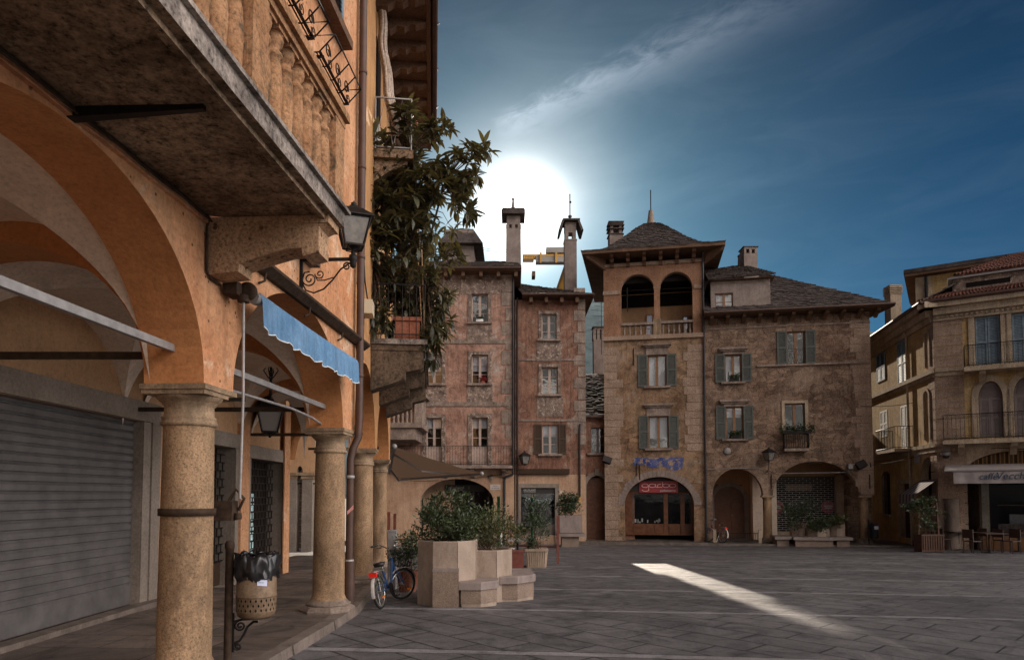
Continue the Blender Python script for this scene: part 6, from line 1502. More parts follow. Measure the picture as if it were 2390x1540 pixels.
for k in range(11):
    a_ = cuts[1]+rg.uniform(-.1, 1.3); z_ = zs0+.01+rg.uniform(0, .1); w_ = rg.uniform(.03, .09); m.fbox(FB, a_, a_+w_, z_, z_+rg.uniform(.06, .2), -1.1-.02*k, -1.04-.02*k)
m.build('window_display', sho)
m = MB(M['signblack']); m.prism(FB, [(sa[0]+.05, zs1+.1)]+[(a, h) for a, h in arch(sa[0]+.04, sa[1]-.04, ssp, hA_-.03, 24) if h > zs1+.1]+[(sa[1]-.05, zs1+.1)], [], -.60, -.63); m.build('tympanum', sho)
M['signred'] = simple('red_sign', (0.30, 0.035, 0.04), 0.4, 0, 0.4, 0.3, 3)
m = MB(M['signred']); m.fbox(FB, r[0], r[1], r[2], r[3], -.598, -.52); sg = m.build('sign_board', sho)
m = MB(simple('pink_sign_tube', (0.85, 0.55, 0.52), 0.5)); W_, H_ = r[1]-r[0], r[3]-r[2]
def ell(cx_, cz_, rx_, rz_, t0=0, t1=2*PI, n=18): return [FB.pt(r[0]+cx_*W_+rx_*W_*math.cos(t0+(t1-t0)*i/n), r[2]+H_*(cz_+rz_*math.sin(t0+(t1-t0)*i/n)), -.50) for i in range(n+1)]
rt_ = .016
for cx_ in (.15, .34, .69, .86): m.tube(ell(cx_, .60, .085, .155), rt_, 5)
m.tube(ell(.16, .26, .09, .15, PI, 2*PI, 10)+[FB.pt(r[0]+.235*W_, r[2]+H_*.60, -.5)], rt_, 5)
m.tube([FB.pt(r[0]+.425*W_, r[2]+H_*.75, -.5), FB.pt(r[0]+.425*W_, r[2]+H_*.46, -.5), FB.pt(r[0]+.60*W_, r[2]+H_*.45, -.5)], rt_, 5)
m.tube([FB.pt(r[0]+.47*W_, r[2]+H_*.45, -.5)]+ell(.53, .60, .055, .13, PI, PI*.25, 8), rt_, 5); m.tube([FB.pt(r[0]+.605*W_, r[2]+H_*.92, -.5), FB.pt(r[0]+.605*W_, r[2]+H_*.6, -.5)], rt_, 5)
ftext(m, FB, 'pelletteria', r[0]+.54*W_, r[2]+.09*H_, -.512, .155, M['signwhite'], fit=.40*W_); m.build('lettering', sg)
# pavilion roof
ehB = hTb+.34; ov = 1.0; c4_ = [FB.pt(aB0-ov, ehB, ov), FB.pt(aB1+ov, ehB, ov), FB.pt(aB1+ov, ehB, -6.6-ov), FB.pt(aB0-ov, ehB, -6.6-ov)]
ctr = sum(c4_, V((0, 0, 0)))/4; HR = 2.75
prof_ = [(1, 0), (.84, .06), (.68, .20), (.52, .40), (.37, .61), (.24, .80), (.13, .94), (.04, 1.0)]
def bell(v):
    f = min(.9999, max(-.03, v))*(len(prof_)-1); i = max(0, int(f)); t = f-i; a, b = prof_[i], prof_[min(i+1, len(prof_)-1)]
    return a[0]+(b[0]-a[0])*t, a[1]+(b[1]-a[1])*t
m = MB(M['slate'])
for k in range(4):
    A_, B_ = c4_[k], c4_[(k+1) % 4]
    def S(u, v, A_=A_, B_=B_):
        r_, z_ = bell(v); p = A_.lerp(B_, u); p = ctr+(p-ctr)*r_; p.z = ehB+.10+HR*z_; return p
    slabroof(m, S, 26 if k in (0, 3, 1) else 12, 26 if k in (0, 3, 1) else 12, .06, 20+k)
ro4 = m.build('roof', HB)
m = MB(M['soffit']); lo = [p+V((0, 0, -.05)) for p in c4_]; hi = [p+V((0, 0, .10)) for p in c4_]
m.add(lo+hi, [(3, 2, 1, 0), (4, 5, 6, 7), (0, 1, 5, 4), (1, 2, 6, 5), (2, 3, 7, 6), (3, 0, 4, 7)])
for k in range(6):
    a_ = aB0+.35+k*(aB1-aB0-.85)/5
    m.extr([FB.pt(a_, z, d) for d, z in ((.005, ehB-.052), (.8, ehB-.052), (.76, ehB-.16), (.5, ehB-.22), (.42, ehB-.34), (.2, ehB-.36), (.12, ehB-.5), (.005, ehB-.52))], FB.u*.17)
for s, a_ in ((-1, aB0-.02), (1, aB1+.02)):
    m.extr([FB.pt(a_, ehB-.052, .02), FB.pt(a_+s*.85, ehB-.052, .85), FB.pt(a_+s*.75, ehB-.2, .75), FB.pt(a_, ehB-.6, .02)], FB.u*.14)
m.build('eaves', HB)
zf, zs_ = atY(1528, 495, 37).z, atY(1528, 448, 37).z; tz = ehB+HR
m = MB(M['oldstone']); m.lathe((ctr.x, ctr.y, 0), [(.26, tz-.15), (.12, zf-.02), (.001, zf)], 10); m.tube([V((ctr.x, ctr.y, zf)), V((ctr.x, ctr.y, zs_))], .03, 5, M['iron']); m.build('finial', ro4)
m, _, _ = chimney(None, 1422, 1455, 515, 578, 36.5, 'slab'); m.build('chimney', ro4)
downpipe_(FB, HB, aB1+.02, .10, ehB-.05, gz(33)+.1, M['darkpipe'], .05)
# floodlight box
def flood(name, label, x, y, rot):
    a_, h_ = FB.px(x, y, .25); root = thing(name, label, 'floodlight', FB.pt(a_, h_, 0)); T = Matrix.Translation(FB.pt(a_, h_, .3)) @ Matrix.Rotation(rot, 4, 'Y') @ Matrix.Rotation(-.5, 4, 'X')
    m = MB(M['iron']); m.box(-.2, .2, -.09, .09, -.15, .15); m.box(-.22, .22, -.11, -.091, -.17, .17); xf(m, T); m.build('housing', root)
    m = MB(M['iron']); m.bar(FB.pt(a_, h_, .01), FB.pt(a_, h_, .28), .04); m.build('arm', root)
flood('floodlight', 'dark square floodlight near the left edge of the tower house', 1416.5, 1074, .35)
flood('floodlight', 'dark tilted floodlight at the right end of the rubble stone house', 2009, 1085, -.4)
# ================================================================= rubble stone house (C)
HC = thing('rubble_house', 'dark rubble stone house with two arcade arches, green grey shutters and a slate roof', 'house', (13, 32.5, gz(32)))
aC0, aC1 = aB1+.004, FB.px(2036, 1000)[0]; hTc = FB.px(1850, 735)[1]
wC = [FB.rect(1692.6, 827, 1730.5, 891), FB.rect(1694.6, 948.5, 1734.4, 1024), FB.rect(1837.5, 773, 1879, 849), FB.rect(1831.6, 941, 1879, 1012)]
s1 = FB.px(1663, 1160)[0], FB.px(1781, 1160)[0]; s2 = FB.px(1804, 1160)[0], FB.px(2006, 1160)[0]
hcap = FB.px(1792, 1156)[1]; k1, k2 = FB.px(1722, 1093)[1], FB.px(1905, 1076)[1]
m = MB(M['rubble'])
m.prism(FB, [(aC0, BASE), (s1[0], BASE)]+arch(s1[0], s1[1], hcap, k1-hcap, 22)+arch(s2[0], s2[1], hcap, k2-hcap, 28)+[(aC1, hcap), (aC1, hTc), (aC0, hTc)], [rectpts(*r) for r in wC], 0, -.5, M['rubble'], M['quoin'])
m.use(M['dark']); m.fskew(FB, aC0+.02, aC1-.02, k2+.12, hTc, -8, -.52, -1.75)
m.use(M['rearwall']); m.fskew(FB, aC0+.02, aC1-.6, BASE, k2+.11, -8, -3.0, -1.4); m.fbox(FB, aC0+.02, s1[0]-.0, BASE, k2+.11, -2.99, -.501)
m.use(M['rubble']); m.hexa([FB.pt(a, h, d) for h in (k2-.3, hTc) for a, d in ((aC1-.02, -.501), (aC1, -.501), (aC1-1.72, -8), (aC1-1.75, -8))])
m.use(M['vault']); m.fbox(FB, s1[0], aC1-.03, k2+.03, k2+.115, -2.99, -.501)
m.build('wall', HC)
for x, cap_w in ((1791.5, .30), (2016.5, .33)):
    a_ = FB.px(x, 1200, -.2)[0]; c_ = FB.pt(a_, 0, -.24); zb4 = gz(c_.y)+.12
    m = MB(M['granite']); m.lathe((c_.x, c_.y, 0), [(.24, zb4+.2), (.205, zb4+.26), (.20, hcap-.35), (.19, hcap-.22)], 20)
    o = m.build('column', HC)
    m = MB(M['capital']); m.lathe((c_.x, c_.y, 0), [(.19, hcap-.22), (.215, hcap-.21), (.2, hcap-.17), (.27, hcap-.08)], 20); m.fbox(FB, a_-.28, a_+.28, hcap-.08, hcap-.002, -.52, .04); m.build('capital', o)
    m = MB(M['oldstone']); m.lathe((c_.x, c_.y, 0), [(.40, zb4-.3), (.36, zb4+.08), (.28, zb4+.12), (.28, zb4+.17), (.242, zb4+.2)], 14); m.build('base', o)
m = MB(M['palemetal']); m.tube([FB.pt(aC0+.1, FB.px(1680, 1094.5)[1], .03), FB.pt(s1[1]-.1, FB.px(1780, 1092)[1], .03)], .02, 5); m.tube([FB.pt(s2[0]+.3, FB.px(1820, 1104.5)[1], -.1), FB.pt(s2[1]-.2, FB.px(1990, 1101.5)[1], -.1)], .022, 5); m.build('tie_rod', HC)
for i, r in enumerate(wC):
    casement(FB, HC, r, M['winbrown'], 1, curtain=(.97, .32, None, None)[i], sill=(M['bandgrey'] if i < 2 else None), hood=((M['bandgrey'], .12, .30) if i < 2 else None), sub_shut=((M['greygreen'], .45) if i < 3 else None), surround=((M['caffetrim'], .14) if i == 3 else None))
# string below upper right window
r = wC[2]; m = MB(M['bandgrey']); m.fbox(FB, r[0]-1.4, aC1-.01, r[2]-.09, r[2]-.01, .003, .10); m.fbox(FB, aC0+.1, aC1+.02, hTc-.55, hTc-.48, .003, .05); m.build('string_course', HC)
m = MB(M['quoin']); z = -.9
while z < hTc-.6:
    hq = rq.uniform(.32, .42)
    if z > hcap: m.fbox(FB, aC1-rq.uniform(.5, .9), aC1+.006, z, z+hq-.02, .003, .02)
    z += hq
m.build('quoin', HC)
m = MB(M['iron']); r = wC[2]
for z in (r[2]+.02, r[2]+.72): m.tube([FB.pt(r[0], z, .02), FB.pt(r[1], z, .02)], .014, 5)
for k in range(4):
    w_ = (r[1]-r[0])/4; m.bar(FB.pt(r[0]+w_*k, r[2]+.03, .02), FB.pt(r[0]+w_*(k+1), r[2]+.7, .02), .012); m.bar(FB.pt(r[0]+w_*(k+1), r[2]+.03, .025), FB.pt(r[0]+w_*k, r[2]+.7, .025), .012)
m.build('window_guard', HC)
def window_box(F, par, a0, a1, z, d, n, hgt=.16, rs=1):
    rd = random.Random(rs); root = par
    for i in range(n):
        q = F.pt(rd.uniform(a0, a1), z+rd.gauss(.04, hgt*.5), d+rd.gauss(0, .06)); dd = V((rd.uniform(-1, 1), rd.uniform(-1, .4), rd.uniform(-.5, 1))).normalized(); s = dd.cross(V((rd.uniform(-1, 1), .3, 1))).normalized(); l = rd.uniform(.06, .11)
        root.add([q, q+dd*l*.5+s*l*.28, q+dd*l, q+dd*l*.5-s*l*.28], [(0, 1, 2, 3)])
for i, (w_i, n, lab) in enumerate(((0, 260, 'dark flower box on the upper left shuttered window of the rubble house'), (1, 300, 'evergreen window box on the lower left shuttered window of the rubble house'))):
    r = wC[w_i]; root = thing('window_box', lab, 'flower box', FB.pt((r[0]+r[1])/2, r[2], .1))
    m = MB(M['iron']); m.fbox(FB, r[0]+.2, r[1]-.12, r[2]+.002, r[2]+.17, .02, .15); m.build('trough', root)
    m = MB(M['flower_leaf']); window_box(FB, m, r[0]+.18, r[1]-.1, r[2]+.2, .09, n, .12, 30+i); m.build('foliage', root)
# bellied iron balcony with ivy box
r = wC[3]; zl0, zl1 = FB.px(1857, 1046, .4)[1], FB.px(1857, 1013, .4)[1]; bL, bR = FB.px(1829, 1030, .3)[0], FB.px(1886, 1030, .3)[0]
m = MB(M['bandgrey']); m.fbox(FB, bL, bR, zl0-.13, zl0, .003, .5); bo = m.build('balcony', HC)
m = MB(M['iron'])
for (a_s_, d_s, a_e, d_e, n) in ((bL, .05, bL, .45, 4), (bL, .45, bR, .45, 11), (bR, .45, bR, .05, 4)):
    for k in range(n+1):
        a_ = a_s_+(a_e-a_s_)*k/n; d_ = d_s+(d_e-d_s)*k/n
        m.tube([FB.pt(a_, zl0, d_), FB.pt(a_, zl0+.25*(zl1-zl0), d_+.10), FB.pt(a_, zl0+.6*(zl1-zl0), d_+.04), FB.pt(a_, zl1, d_)], .011, 5)
for z, e in ((zl0+.03, 0), (zl1, 0)): m.tube([FB.pt(bL, z, .03), FB.pt(bL, z, .45), FB.pt(bR, z, .45), FB.pt(bR, z, .03)], .015, 5)
for k in range(4):
    a_ = bL+(bR-bL)*(k+.5)/4; m.tube([FB.pt(a_+x, zl0+.35+y, .55) for x, y in spiral(.11, .02, 1.4, 14, k*PI)], .009, 4)
m.build('railing', bo)
root = thing('window_box', 'long ivy filled flower box along the top of the small bellied iron balcony', 'flower box', FB.pt((bL+bR)/2, zl1, .5))
m = MB(M['iron']); m.fbox(FB, bL-.1, bR+.1, zl1+.02, zl1+.16, .46, .62); m.build('trough', root)
m = MB(M['flower_leaf']); window_box(FB, m, bL-.25, bR+.25, zl1+.16, .54, 900, .24, 41); m.build('foliage', root)
# alarm disc, lamps
a_, h_ = FB.px(1697.5, 1052.5); m = MB(M['palemetal']); Rd = FB.n.to_track_quat('Z', 'Y').to_matrix()
m.lathe(FB.pt(a_, h_, .02), [(.17, -.018), (.17, .03), (.12, .05), (.001, .055)], 20, M=Rd); m.build('vent_disc', HC)
a_, z_ = FB.px(1795, 1074, .45); small_lamp('wall_lantern', 'green black lantern on the pier between the two arches of the rubble house', FB, a_, z_, .45, .62, False)
a_, h_ = FB.px(1983, 1088); m = MB(M['palemetal']); m.fbox(FB, a_-.1, a_+.1, h_-.12, h_+.1, .02, .22); m.tube([FB.pt(a_-.1, h_-.12, .1), FB.pt(a_-.06, h_-.24, .12), FB.pt(a_+.06, h_-.24, .12), FB.pt(a_+.1, h_-.12, .1)], .015, 5); tag(m.build('alarm_box'), 'pale alarm box on the rubble house beside the right floodlight', 'alarm box')
# inside the arches: arched door, side pillar, grille shutter
db = -2.95
a0_, a1_ = FB.px(1667, 1200, db)[0], FB.px(1737, 1200, db)[0]; hsp, hck = FB.px(1700, 1165, db)[1], FB.px(1700, 1135, db)[1]
m = MB(M['doorwood']); m.prism(FB, [(a0_, BASE)]+arch(a0_, a1_, hsp, hck-hsp, 14)+[(a1_, BASE)], [], db+.04, db-.03)
for s in (0, 1):
    for z0_, z1_ in ((-.75, .25), (.36, .62), (.74, 1.5), (1.6, 2.1)):
        aa0 = a0_+.1+s*(a1_-a0_)/2; aa1 = a0_-.1+(s+1)*(a1_-a0_)/2; m.fbox(FB, aa0, aa1, z0_, z1_, db+.04, db+.07)
m.sphere(FB.pt((a0_+a1_)/2+.1, .5, db+.09), .04, 8, 6, M['chrome']); m.build('door', HC)
m = MB(M['vous']); m.prism(FB, [(a0_-.22, BASE)]+arch(a0_-.22, a1_+.22, hsp, hck-hsp+.22, 14)+[(a1_+.22, BASE), (a1_+.002, BASE)]+arch(a0_, a1_, hsp, hck-hsp, 14)[::-1]+[(a0_-.002, BASE)], [], db+.14, db-.02); m.build('door_surround', HC)
m = MB(M['vault']); q0_ = FB.px(1756, 1200, -2.2)[0]; m.fbox(FB, q0_, q0_+1.15, BASE, k2+.02, -2.98, -2.0); m.build('pillar', HC)
g0, g1_, gh0, gh1 = FB.rect(1800, 1111, 1950, 1240, -2.7)
m = MB(M['shopdark']); m.fbox(FB, g0, g1_, BASE, gh1, -2.98, -2.9); go = m.build('shop_window', HC)
m = MB(); lattice(m, FB, g0, g1_, gh0, gh1, -2.6, .34, .105, .010, M['steel']); m.build('grille', go)
m = MB(simple('ochre_sign', (0.22, 0.12, 0.04), 0.6)); rr_ = FB.rect(1836, 1130, 1897, 1145, -2.7); m.fbox(FB, rr_[0], rr_[1], rr_[2], rr_[3], -2.88, -2.8); m.build('sign_board', go)
for x in (1815, 1934):
    aq, hq_ = FB.px(x, 1182, -2.7); m = MB(M['signred']); Rd = FB.n.to_track_quat('Z', 'Y').to_matrix(); m.lathe(FB.pt(aq, hq_, -2.8), [(.32, -.02), (.32, .02), (.30, .03)], 20, M=Rd)
    m.use(M['signwhite']); m.fbox(FB, aq-.2, aq+.2, hq_+.02, hq_+.06, -2.76, -2.75); m.fbox(FB, aq-.16, aq+.16, hq_-.08, hq_-.04, -2.76, -2.75); m.build('round_sticker', go)
m = MB(M['caffetrim']); a5 = FB.px(1952, 1200, -2.6)[0]; m.fbox(FB, a5, a5+.42, BASE, gh1+.05, -2.9, -2.5); m.fbox(FB, g0-.2, g1_+.1, BASE, gh0-.02, -2.9, -2.4); m.build('shop_surround', HC)
m = MB(M['rubble']); a6 = FB.px(1972, 1200, -2.4)[0]; m.fbox(FB, a6, a6+1.15, BASE, k2+.02, -3.2, -2.0); m.build('pillar', HC)
# roof of C
ehC = hTc+.10
m = MB(M['slate'])
pA, pB = FB.pt(aC0-.0, ehC, .75), FB.pt(aC1+.85, ehC, .75); rL, rR_ = FB.pt(aC0, ehC+3.55, -5), FB.pt(aC1-3.9, ehC+3.55, -5); pC = FB.pt(aC1-1.5, ehC, -10)
slabroof(m, quadS(pA, pB, rR_, rL), 52, 20, .055, 31); slabroof(m, quadS(pB, pC, rR_+V((.01, .02, 0)), rR_), 30, 18, .055, 32)
m.quad(rL, rR_, pC, FB.pt(aC0, ehC, -10))
m.use(M['soffit']); m.add([pA-V((0, 0, .08)), pB-V((0, 0, .08)), pC-V((0, 0, .08)), FB.pt(aC0, ehC-.08, -10)], [(3, 2, 1, 0)]); m.bar(pB-V((0, 0, .045)), pC-V((0, 0, .045)), .06, .09); m.bar(pA-V((0, 0, .045)), pB-V((0, 0, .045)), .06, .09)
m.use(M['pipe']); m.tube([pA+FB.n*.08, pB+FB.n*.08], .07, 8)
roC = m.build('roof', HC)
for k in range(11):
    m = MB(M['soffit']); a_ = aC0+.3+k*.74; m.extr([FB.pt(a_, z, d) for d, z in ((.005, ehC-.09), (.62, ehC-.09), (.58, ehC-.2), (.3, ehC-.28), (.005, ehC-.42))], FB.u*.16); m.build('eaves_bracket', HC)
# attic dormer
d0_, d1_, e0_, e1_ = FB.rect(1659, 656, 1798, 722, .15); rw_ = FB.rect(1669, 684, 1711, 724, .15)
m = MB(M['atticwhite']); m.prism(FB, rectpts(d0_, d1_, ehC+.02, e1_+.05), [rectpts(rw_[0], rw_[1], max(rw_[2], ehC+.08), rw_[3])], .15, -.15, back=False); m.use(M['dark']); m.fbox(FB, d0_, d1_, ehC, e1_, -4, -.3); m.use(M['atticwhite']); m.fbox(FB, d1_-.03, d1_, ehC, e1_+.05, -4, -.151); m.build('dormer', roC)
casement(FB, HC, (rw_[0], rw_[1], max(rw_[2], ehC+.08), rw_[3]), M['winbrown'], 2, d=.05, curtain=.98)
m = MB(M['slate']); slabroof(m, quadS(FB.pt(d0_-.15, e1_+.06, .5), FB.pt(d1_+.2, e1_+.16, .5), FB.pt(d1_-.9, e1_+1.75, -2.8), FB.pt(d0_-.1, e1_+1.6, -2.8)), 26, 13, .055, 33); m.use(M['soffit']); m.fbox(FB, d0_-.15, d1_+.15, e1_+.03, e1_+.05, -3, .45); m.quad(FB.pt(d1_+.2, e1_+.1, .5), FB.pt(d1_+.2, e1_+.1, -3.2), FB.pt(d1_-.9, e1_+1.1, -3.2), FB.pt(d1_-.9, e1_+1.1, -3.19)); m.build('dormer_roof', roC)
m, _, _ = chimney(None, 1737, 1768, 575, 632, 34.6, 'house'); m.build('chimney', roC)
m, _, _ = chimney(None, 1726, 1737.5, 594, 632, 35.4, 'house'); m.build('chimney', roC)
# pavement strip along B and C, bike stand
M['walk2'] = paving('far_flagstones', (0.13, 0.105, 0.09), .9, .6, .012, .2, var=.25)
m = MB(M['walk2']); zk = gz(32)+.11
m.extr([FB.pt(aB0-1.5, zk, 1.15), FB.pt(aC1+1.9, zk, 1.15), FB.pt(aC1+1.9, zk, -3.2), FB.pt(aB0-1.5, zk, -3.2)], (0, 0, -.5), M['walk2']); m.use(M['kerb']); m.extr([FB.pt(aB0-1.5, zk+.006, 1.30), FB.pt(aC1+2.0, zk+.006, 1.30), FB.pt(aC1+2.0, zk+.006, 1.152), FB.pt(aB0-1.5, zk+.006, 1.152)], (0, 0, -.5))
struct(m.build('sidewalk'))
root = thing('bike_stand', 'low barred bicycle stand between two short posts in front of the arched door', 'bicycle stand', FB.pt((s1[0]+s1[1])/2, zk, .6))
aq0, aq1 = FB.px(1668, 1250, .7)[0], FB.px(1774, 1250, .7)[0]
for a_ in (aq0, aq1): m = MB(M['caffetrim']); m.fbox(FB, a_-.07, a_+.07, zk, zk+.62, .62, .76); m.build('post', root)
m = MB(M['iron']); m.bar(FB.pt(aq0+.072, zk+.08, .69), FB.pt(aq1-.072, zk+.08, .69), .03); m.bar(FB.pt(aq0+.072, zk+.45, .69), FB.pt(aq1-.072, zk+.45, .69), .03)
for k in range(22): a_ = aq0+.12+(aq1-aq0-.24)*k/21; m.bar(FB.pt(a_, zk+.09, .69), FB.pt(a_, zk+.44, .69), .014)
m.build('rail', root)
pb_ = FB.pt(FB.px(1686, 1262, 1.05)[0], zk+.005, 1.0)
bicycle('bicycle', 'old dark red bicycle leaning at the bike stand before the arched door', pb_, math.radians(112), math.radians(8), .4, .34, 1.08, 'bikedark', 'bikewhite', False, True, 1.05, .92)
# planter group of C
def far_planter(x0, x1, yt, yb, d, dp):
    a0_, a1_, h0_, h1_ = FB.rect(x0, yt, x1, yb, d); return a0_, a1_, h0_, h1_
for x0, x1, yt, yb, d, lab in ((1849, 1887, 1220, 1251, .9, 'tall left marble planter of the far planter group before the grille'), (1938, 1975, 1220, 1251, .9, 'tall right marble planter of the far planter group before the grille'), (1886, 1940, 1231, 1253, 1.25, 'low front marble planter in the middle of the far planter group')):
    a0_, a1_, h0_, h1_ = far_planter(x0, x1, yt, yb, d, 1); ap_ = (a1_-a0_)/2; c_ = FB.pt((a0_+a1_)/2, 0, d-ap_)
    planter('marble_planter', lab, c_.x, c_.y, ap_, h0_, h1_, M['planter'], 'marble planters of the far planter group')
a0_, a1_, h0_, h1_ = FB.rect(1811, 1251, 1994, 1262, 1.7); zg_ = gz(31.5)
for k, (p0_, p1_, dd, lab) in enumerate(((0, .22, 1.5, 'left stone seat block below the far marble planters'), (.225, .77, 1.75, 'long middle stone seat block below the far marble planters'), (.775, 1.0, 1.5, 'right stone seat block below the far marble planters'))):
    q0_, q1_ = a0_+(a1_-a0_)*p0_, a0_+(a1_-a0_)*p1_
    m = MB(M['benchtop']); zt5 = FB.px(1900, 1253, 1.6)[1]; m.fbox(FB, q0_, q1_, zt5-.13, zt5, .2, dd); o = m.build('stone_bench'); tag(o, lab, 'bench')
    m = MB(M['bench']); m.fbox(FB, q0_+.1, q1_-.1, zg_-.05, zt5-.132, .25, dd-.12); m.build('pedestal', o)
for x, y, Y, rx, rz, n, lab, mt, s in ((1868, 1195, 31.2, .75, .72, 1500, 'dark conical evergreen in the left far marble planter', leaf_c, 51), (1913, 1222, 30.6, .62, .36, 1200, 'grey green spreading juniper in the low far marble planter', leaf_a, 52), (1958, 1212, 30.9, .45, .28, 700, 'small olive shrub in the right far marble planter', leaf_b, 53)):
    bush('planter_shrub', lab, 'shrub', atY(x, y, Y), rx, .5, rz, n, mt, .11, 6, atY(x, 1232, Y), 20, s)
# litter bin near right column
a_, h_ = FB.px(2043, 1235, .5); root = thing('litter_bin', 'dark litter bin with a pale notice at the right end of the rubble house', 'litter bin', FB.pt(a_, gz(31), .4))
m = MB(M['darkpipe']); c_ = FB.pt(a_, 0, .3); m.lathe((c_.x, c_.y, 0), [(.16, gz(31)+.35), (.19, gz(31)+.4), (.19, gz(31)+1.0), (.2, gz(31)+1.02), (.17, gz(31)+1.03)], 14); m.build('drum', root)
m = MB(M['iron']); m.lathe((c_.x-.24, c_.y, 0), [(.035, gz(31)-.1), (.035, gz(31)+1.2), (.001, gz(31)+1.22)], 8); m.bar((c_.x-.24, c_.y, gz(31)+.8), (c_.x-.15, c_.y, gz(31)+.8), .05); m.build('post', root)
m = MB(simple('pale_notice', (.5, .48, .52), .7)); m.box(c_.x-.08, c_.x+.1, c_.y-.205, c_.y-.2, gz(31)+.75, gz(31)+.9); m.build('notice', root)
# stone trough with a shrub before the narrow pink house
q0_, q1_ = atY(1306, 1232, 30.5), atY(1359, 1245, 30.5); zg_ = gz(30.5)
m = MB(M['benchtop']); m.box(q0_.x, q1_.x, 30.5, 31.3, zg_+.62, atY(1330, 1202, 30.5).z); m.box(q0_.x-.1, q1_.x+.12, 30.3, 31.5, zg_+.46, zg_+.60); o = m.build('stone_trough'); tag(o, 'long stone trough with a seat ledge between the shop window and the lane door', 'planter')
m = MB(M['bench']); m.box(q0_.x+.1, q1_.x-.15, 30.5, 31.3, zg_-.05, zg_+.458); m.build('pedestal', o)
bush('rounded_shrub', 'dark rounded shrub growing in the stone trough before the narrow pink house', 'shrub', atY(1326, 1180, 30.9), .62, .45, .48, 1500, leaf_c, .13, 9, atY(1326, 1204, 30.9), 24, 91)

for w_i, lab, mt in ((0, 'white flower box on the top right window sill of the big pink house', 'whitetrim'), (2, 'small red flowered pot on the middle right window sill of the big pink house', 'terracotta')):
    r = WR[w_i]; am_ = (r[0]+r[1])/2+(.0 if w_i == 0 else .15); root = thing('window_box' if w_i == 0 else 'flower_pot', lab, 'flower box' if w_i == 0 else 'flower pot', FA.pt(am_, r[2], .08))
    m = MB(M[mt]); m.fbox(FA, am_-(.17 if w_i == 0 else .08), am_+(.17 if w_i == 0 else .08), r[2]+.002, r[2]+.13, .01, .13); m.build('trough', root)
    m = MB(M['flower_leaf'] if w_i == 0 else M['signred']); window_box(FA, m, am_-.15, am_+.15, r[2]+.15, .07, 90 if w_i == 0 else 160, .05 if w_i == 0 else .12, 60+w_i); m.build('foliage', root)
# ================================================================= yellow corner cafe house (E)
FE = Frame(17.6, 28.2, 1.566, -1.0)
_s = V((-.19, -1.0, 0)).normalized()
FS = Frame(17.6, 28.2, _s.x, _s.y)          # a is negative going away down the lane
HE = thing('cafe_house', 'stained yellow corner house with two iron balconies above the cafe awning', 'house', (18, 28.2, gz(28)))
eE0 = .0; eE1 = FE.px(2470, 1000)[0]
hE = FE.px(2200, 720)[1]
# ---- front openings
oF = [FE.rect(2276, 736, 2336, 856), FE.rect(2362, 728, 2425, 852)]
arF = []
for x0, x1, yc, ys in ((2284, 2340, 889, 930), (2366, 2424, 880, 922)):
    l, r_ = FE.px(x0, ys)[0], FE.px(x1, ys)[0]; arF.append((l, r_, FE.px((x0+x1)/2, 1019)[1], FE.px((x0+x1)/2, ys)[1], FE.px((x0+x1)/2, yc)[1]))
ga0, ga1 = FE.px(2250, 1110)[0], FE.px(2520, 1110)[0]; gac, gas = FE.px(2390, 1050)[1], FE.px(2320, 1092)[1]-.25
eE1 = max(eE1, ga1+.8)
m = MB(M['caffe']); hbf = FE.px(2290, 1028)[1]
m.prism(FE, rectpts(eE0, eE1, hbf, hE), [rectpts(*r) for r in oF]+[[(l, b_)]+arch(l, r_, s_, c_-s_, 16)+[(r_, b_)] for l, r_, b_, s_, c_ in arF], 0, -.35, M['caffe'], M['caffetrim'], back=False)
m.use(M['caffetrim']); m.prism(FE, [(eE0, BASE), (ga0, BASE)]+arch(ga0, ga1, gas, gac-gas, 24)+[(ga1, BASE), (eE1, BASE), (eE1, hbf-.002), (eE0, hbf-.002)], [], .004, -.45, M['caffetrim'], M['caffetrim'], back=False)
m.use(M['dark']); m.fbox(FE, .45, eE1, hbf, hE, -8, -.40); m.fbox(FE, .45, eE1, BASE, hbf-.001, -8, -3.5)
# lane side wall
LS = 11.0
oS = [FS.rect(2096, 794, 2119, 902), FS.rect(2047, 822, 2067, 890), FS.rect(2055, 958, 2072, 1020), FS.rect(2103, 945, 2122, 1048)]
aw_ = FS.px(2058, 1110)[0], FS.px(2077, 1110)[0]; awb, aws, awc = FS.px(2067, 1200)[1], FS.px(2067, 1112)[1], FS.px(2067, 1100)[1]
dS = FS.rect(2102, 1128, 2128, 1255); agS = FS.px(2150, 1120)[0], FS.px(2184, 1120)[0]; ags, agc = FS.px(2167, 1110)[1], FS.px(2167, 1066)[1]
m.use(M['caffe'])
m.prism(FS, [(-LS, BASE), (agS[0], BASE)]+arch(agS[0], agS[1], ags, agc-ags, 18)+[(agS[1], BASE), (0, BASE), (0, hE), (-LS, hE)], [rectpts(*r) for r in oS]+[[(aw_[0], awb)]+arch(aw_[0], aw_[1], aws, awc-aws, 12)+[(aw_[1], awb)], rectpts(*dS)], 0, -.3, M['caffe'], M['caffetrim'], back=False)
m.use(M['dark']); m.fbox(FS, -LS, -.5, 3.0, hE, -7, -.32); m.fbox(FS, -LS, agS[0]-.1, BASE, 2.99, -7, -.32); m.fbox(FS, agS[0]-.09, -.5, BASE, 2.99, -2.1, -1.8, M['caffetrim']); m.fbox(FS, agS[0]-.09, -.5, BASE, 2.99, -2.4, -2.101, M['dark'])
m.use(M['caffe']); m.fbox(FE, eE1, eE1+.1, BASE, hE, -8, -.01); m.use(M['dark']); m.fbox(FE, .42, .45, BASE, hbf, -3.5, -.46)
m.build('wall', HE)
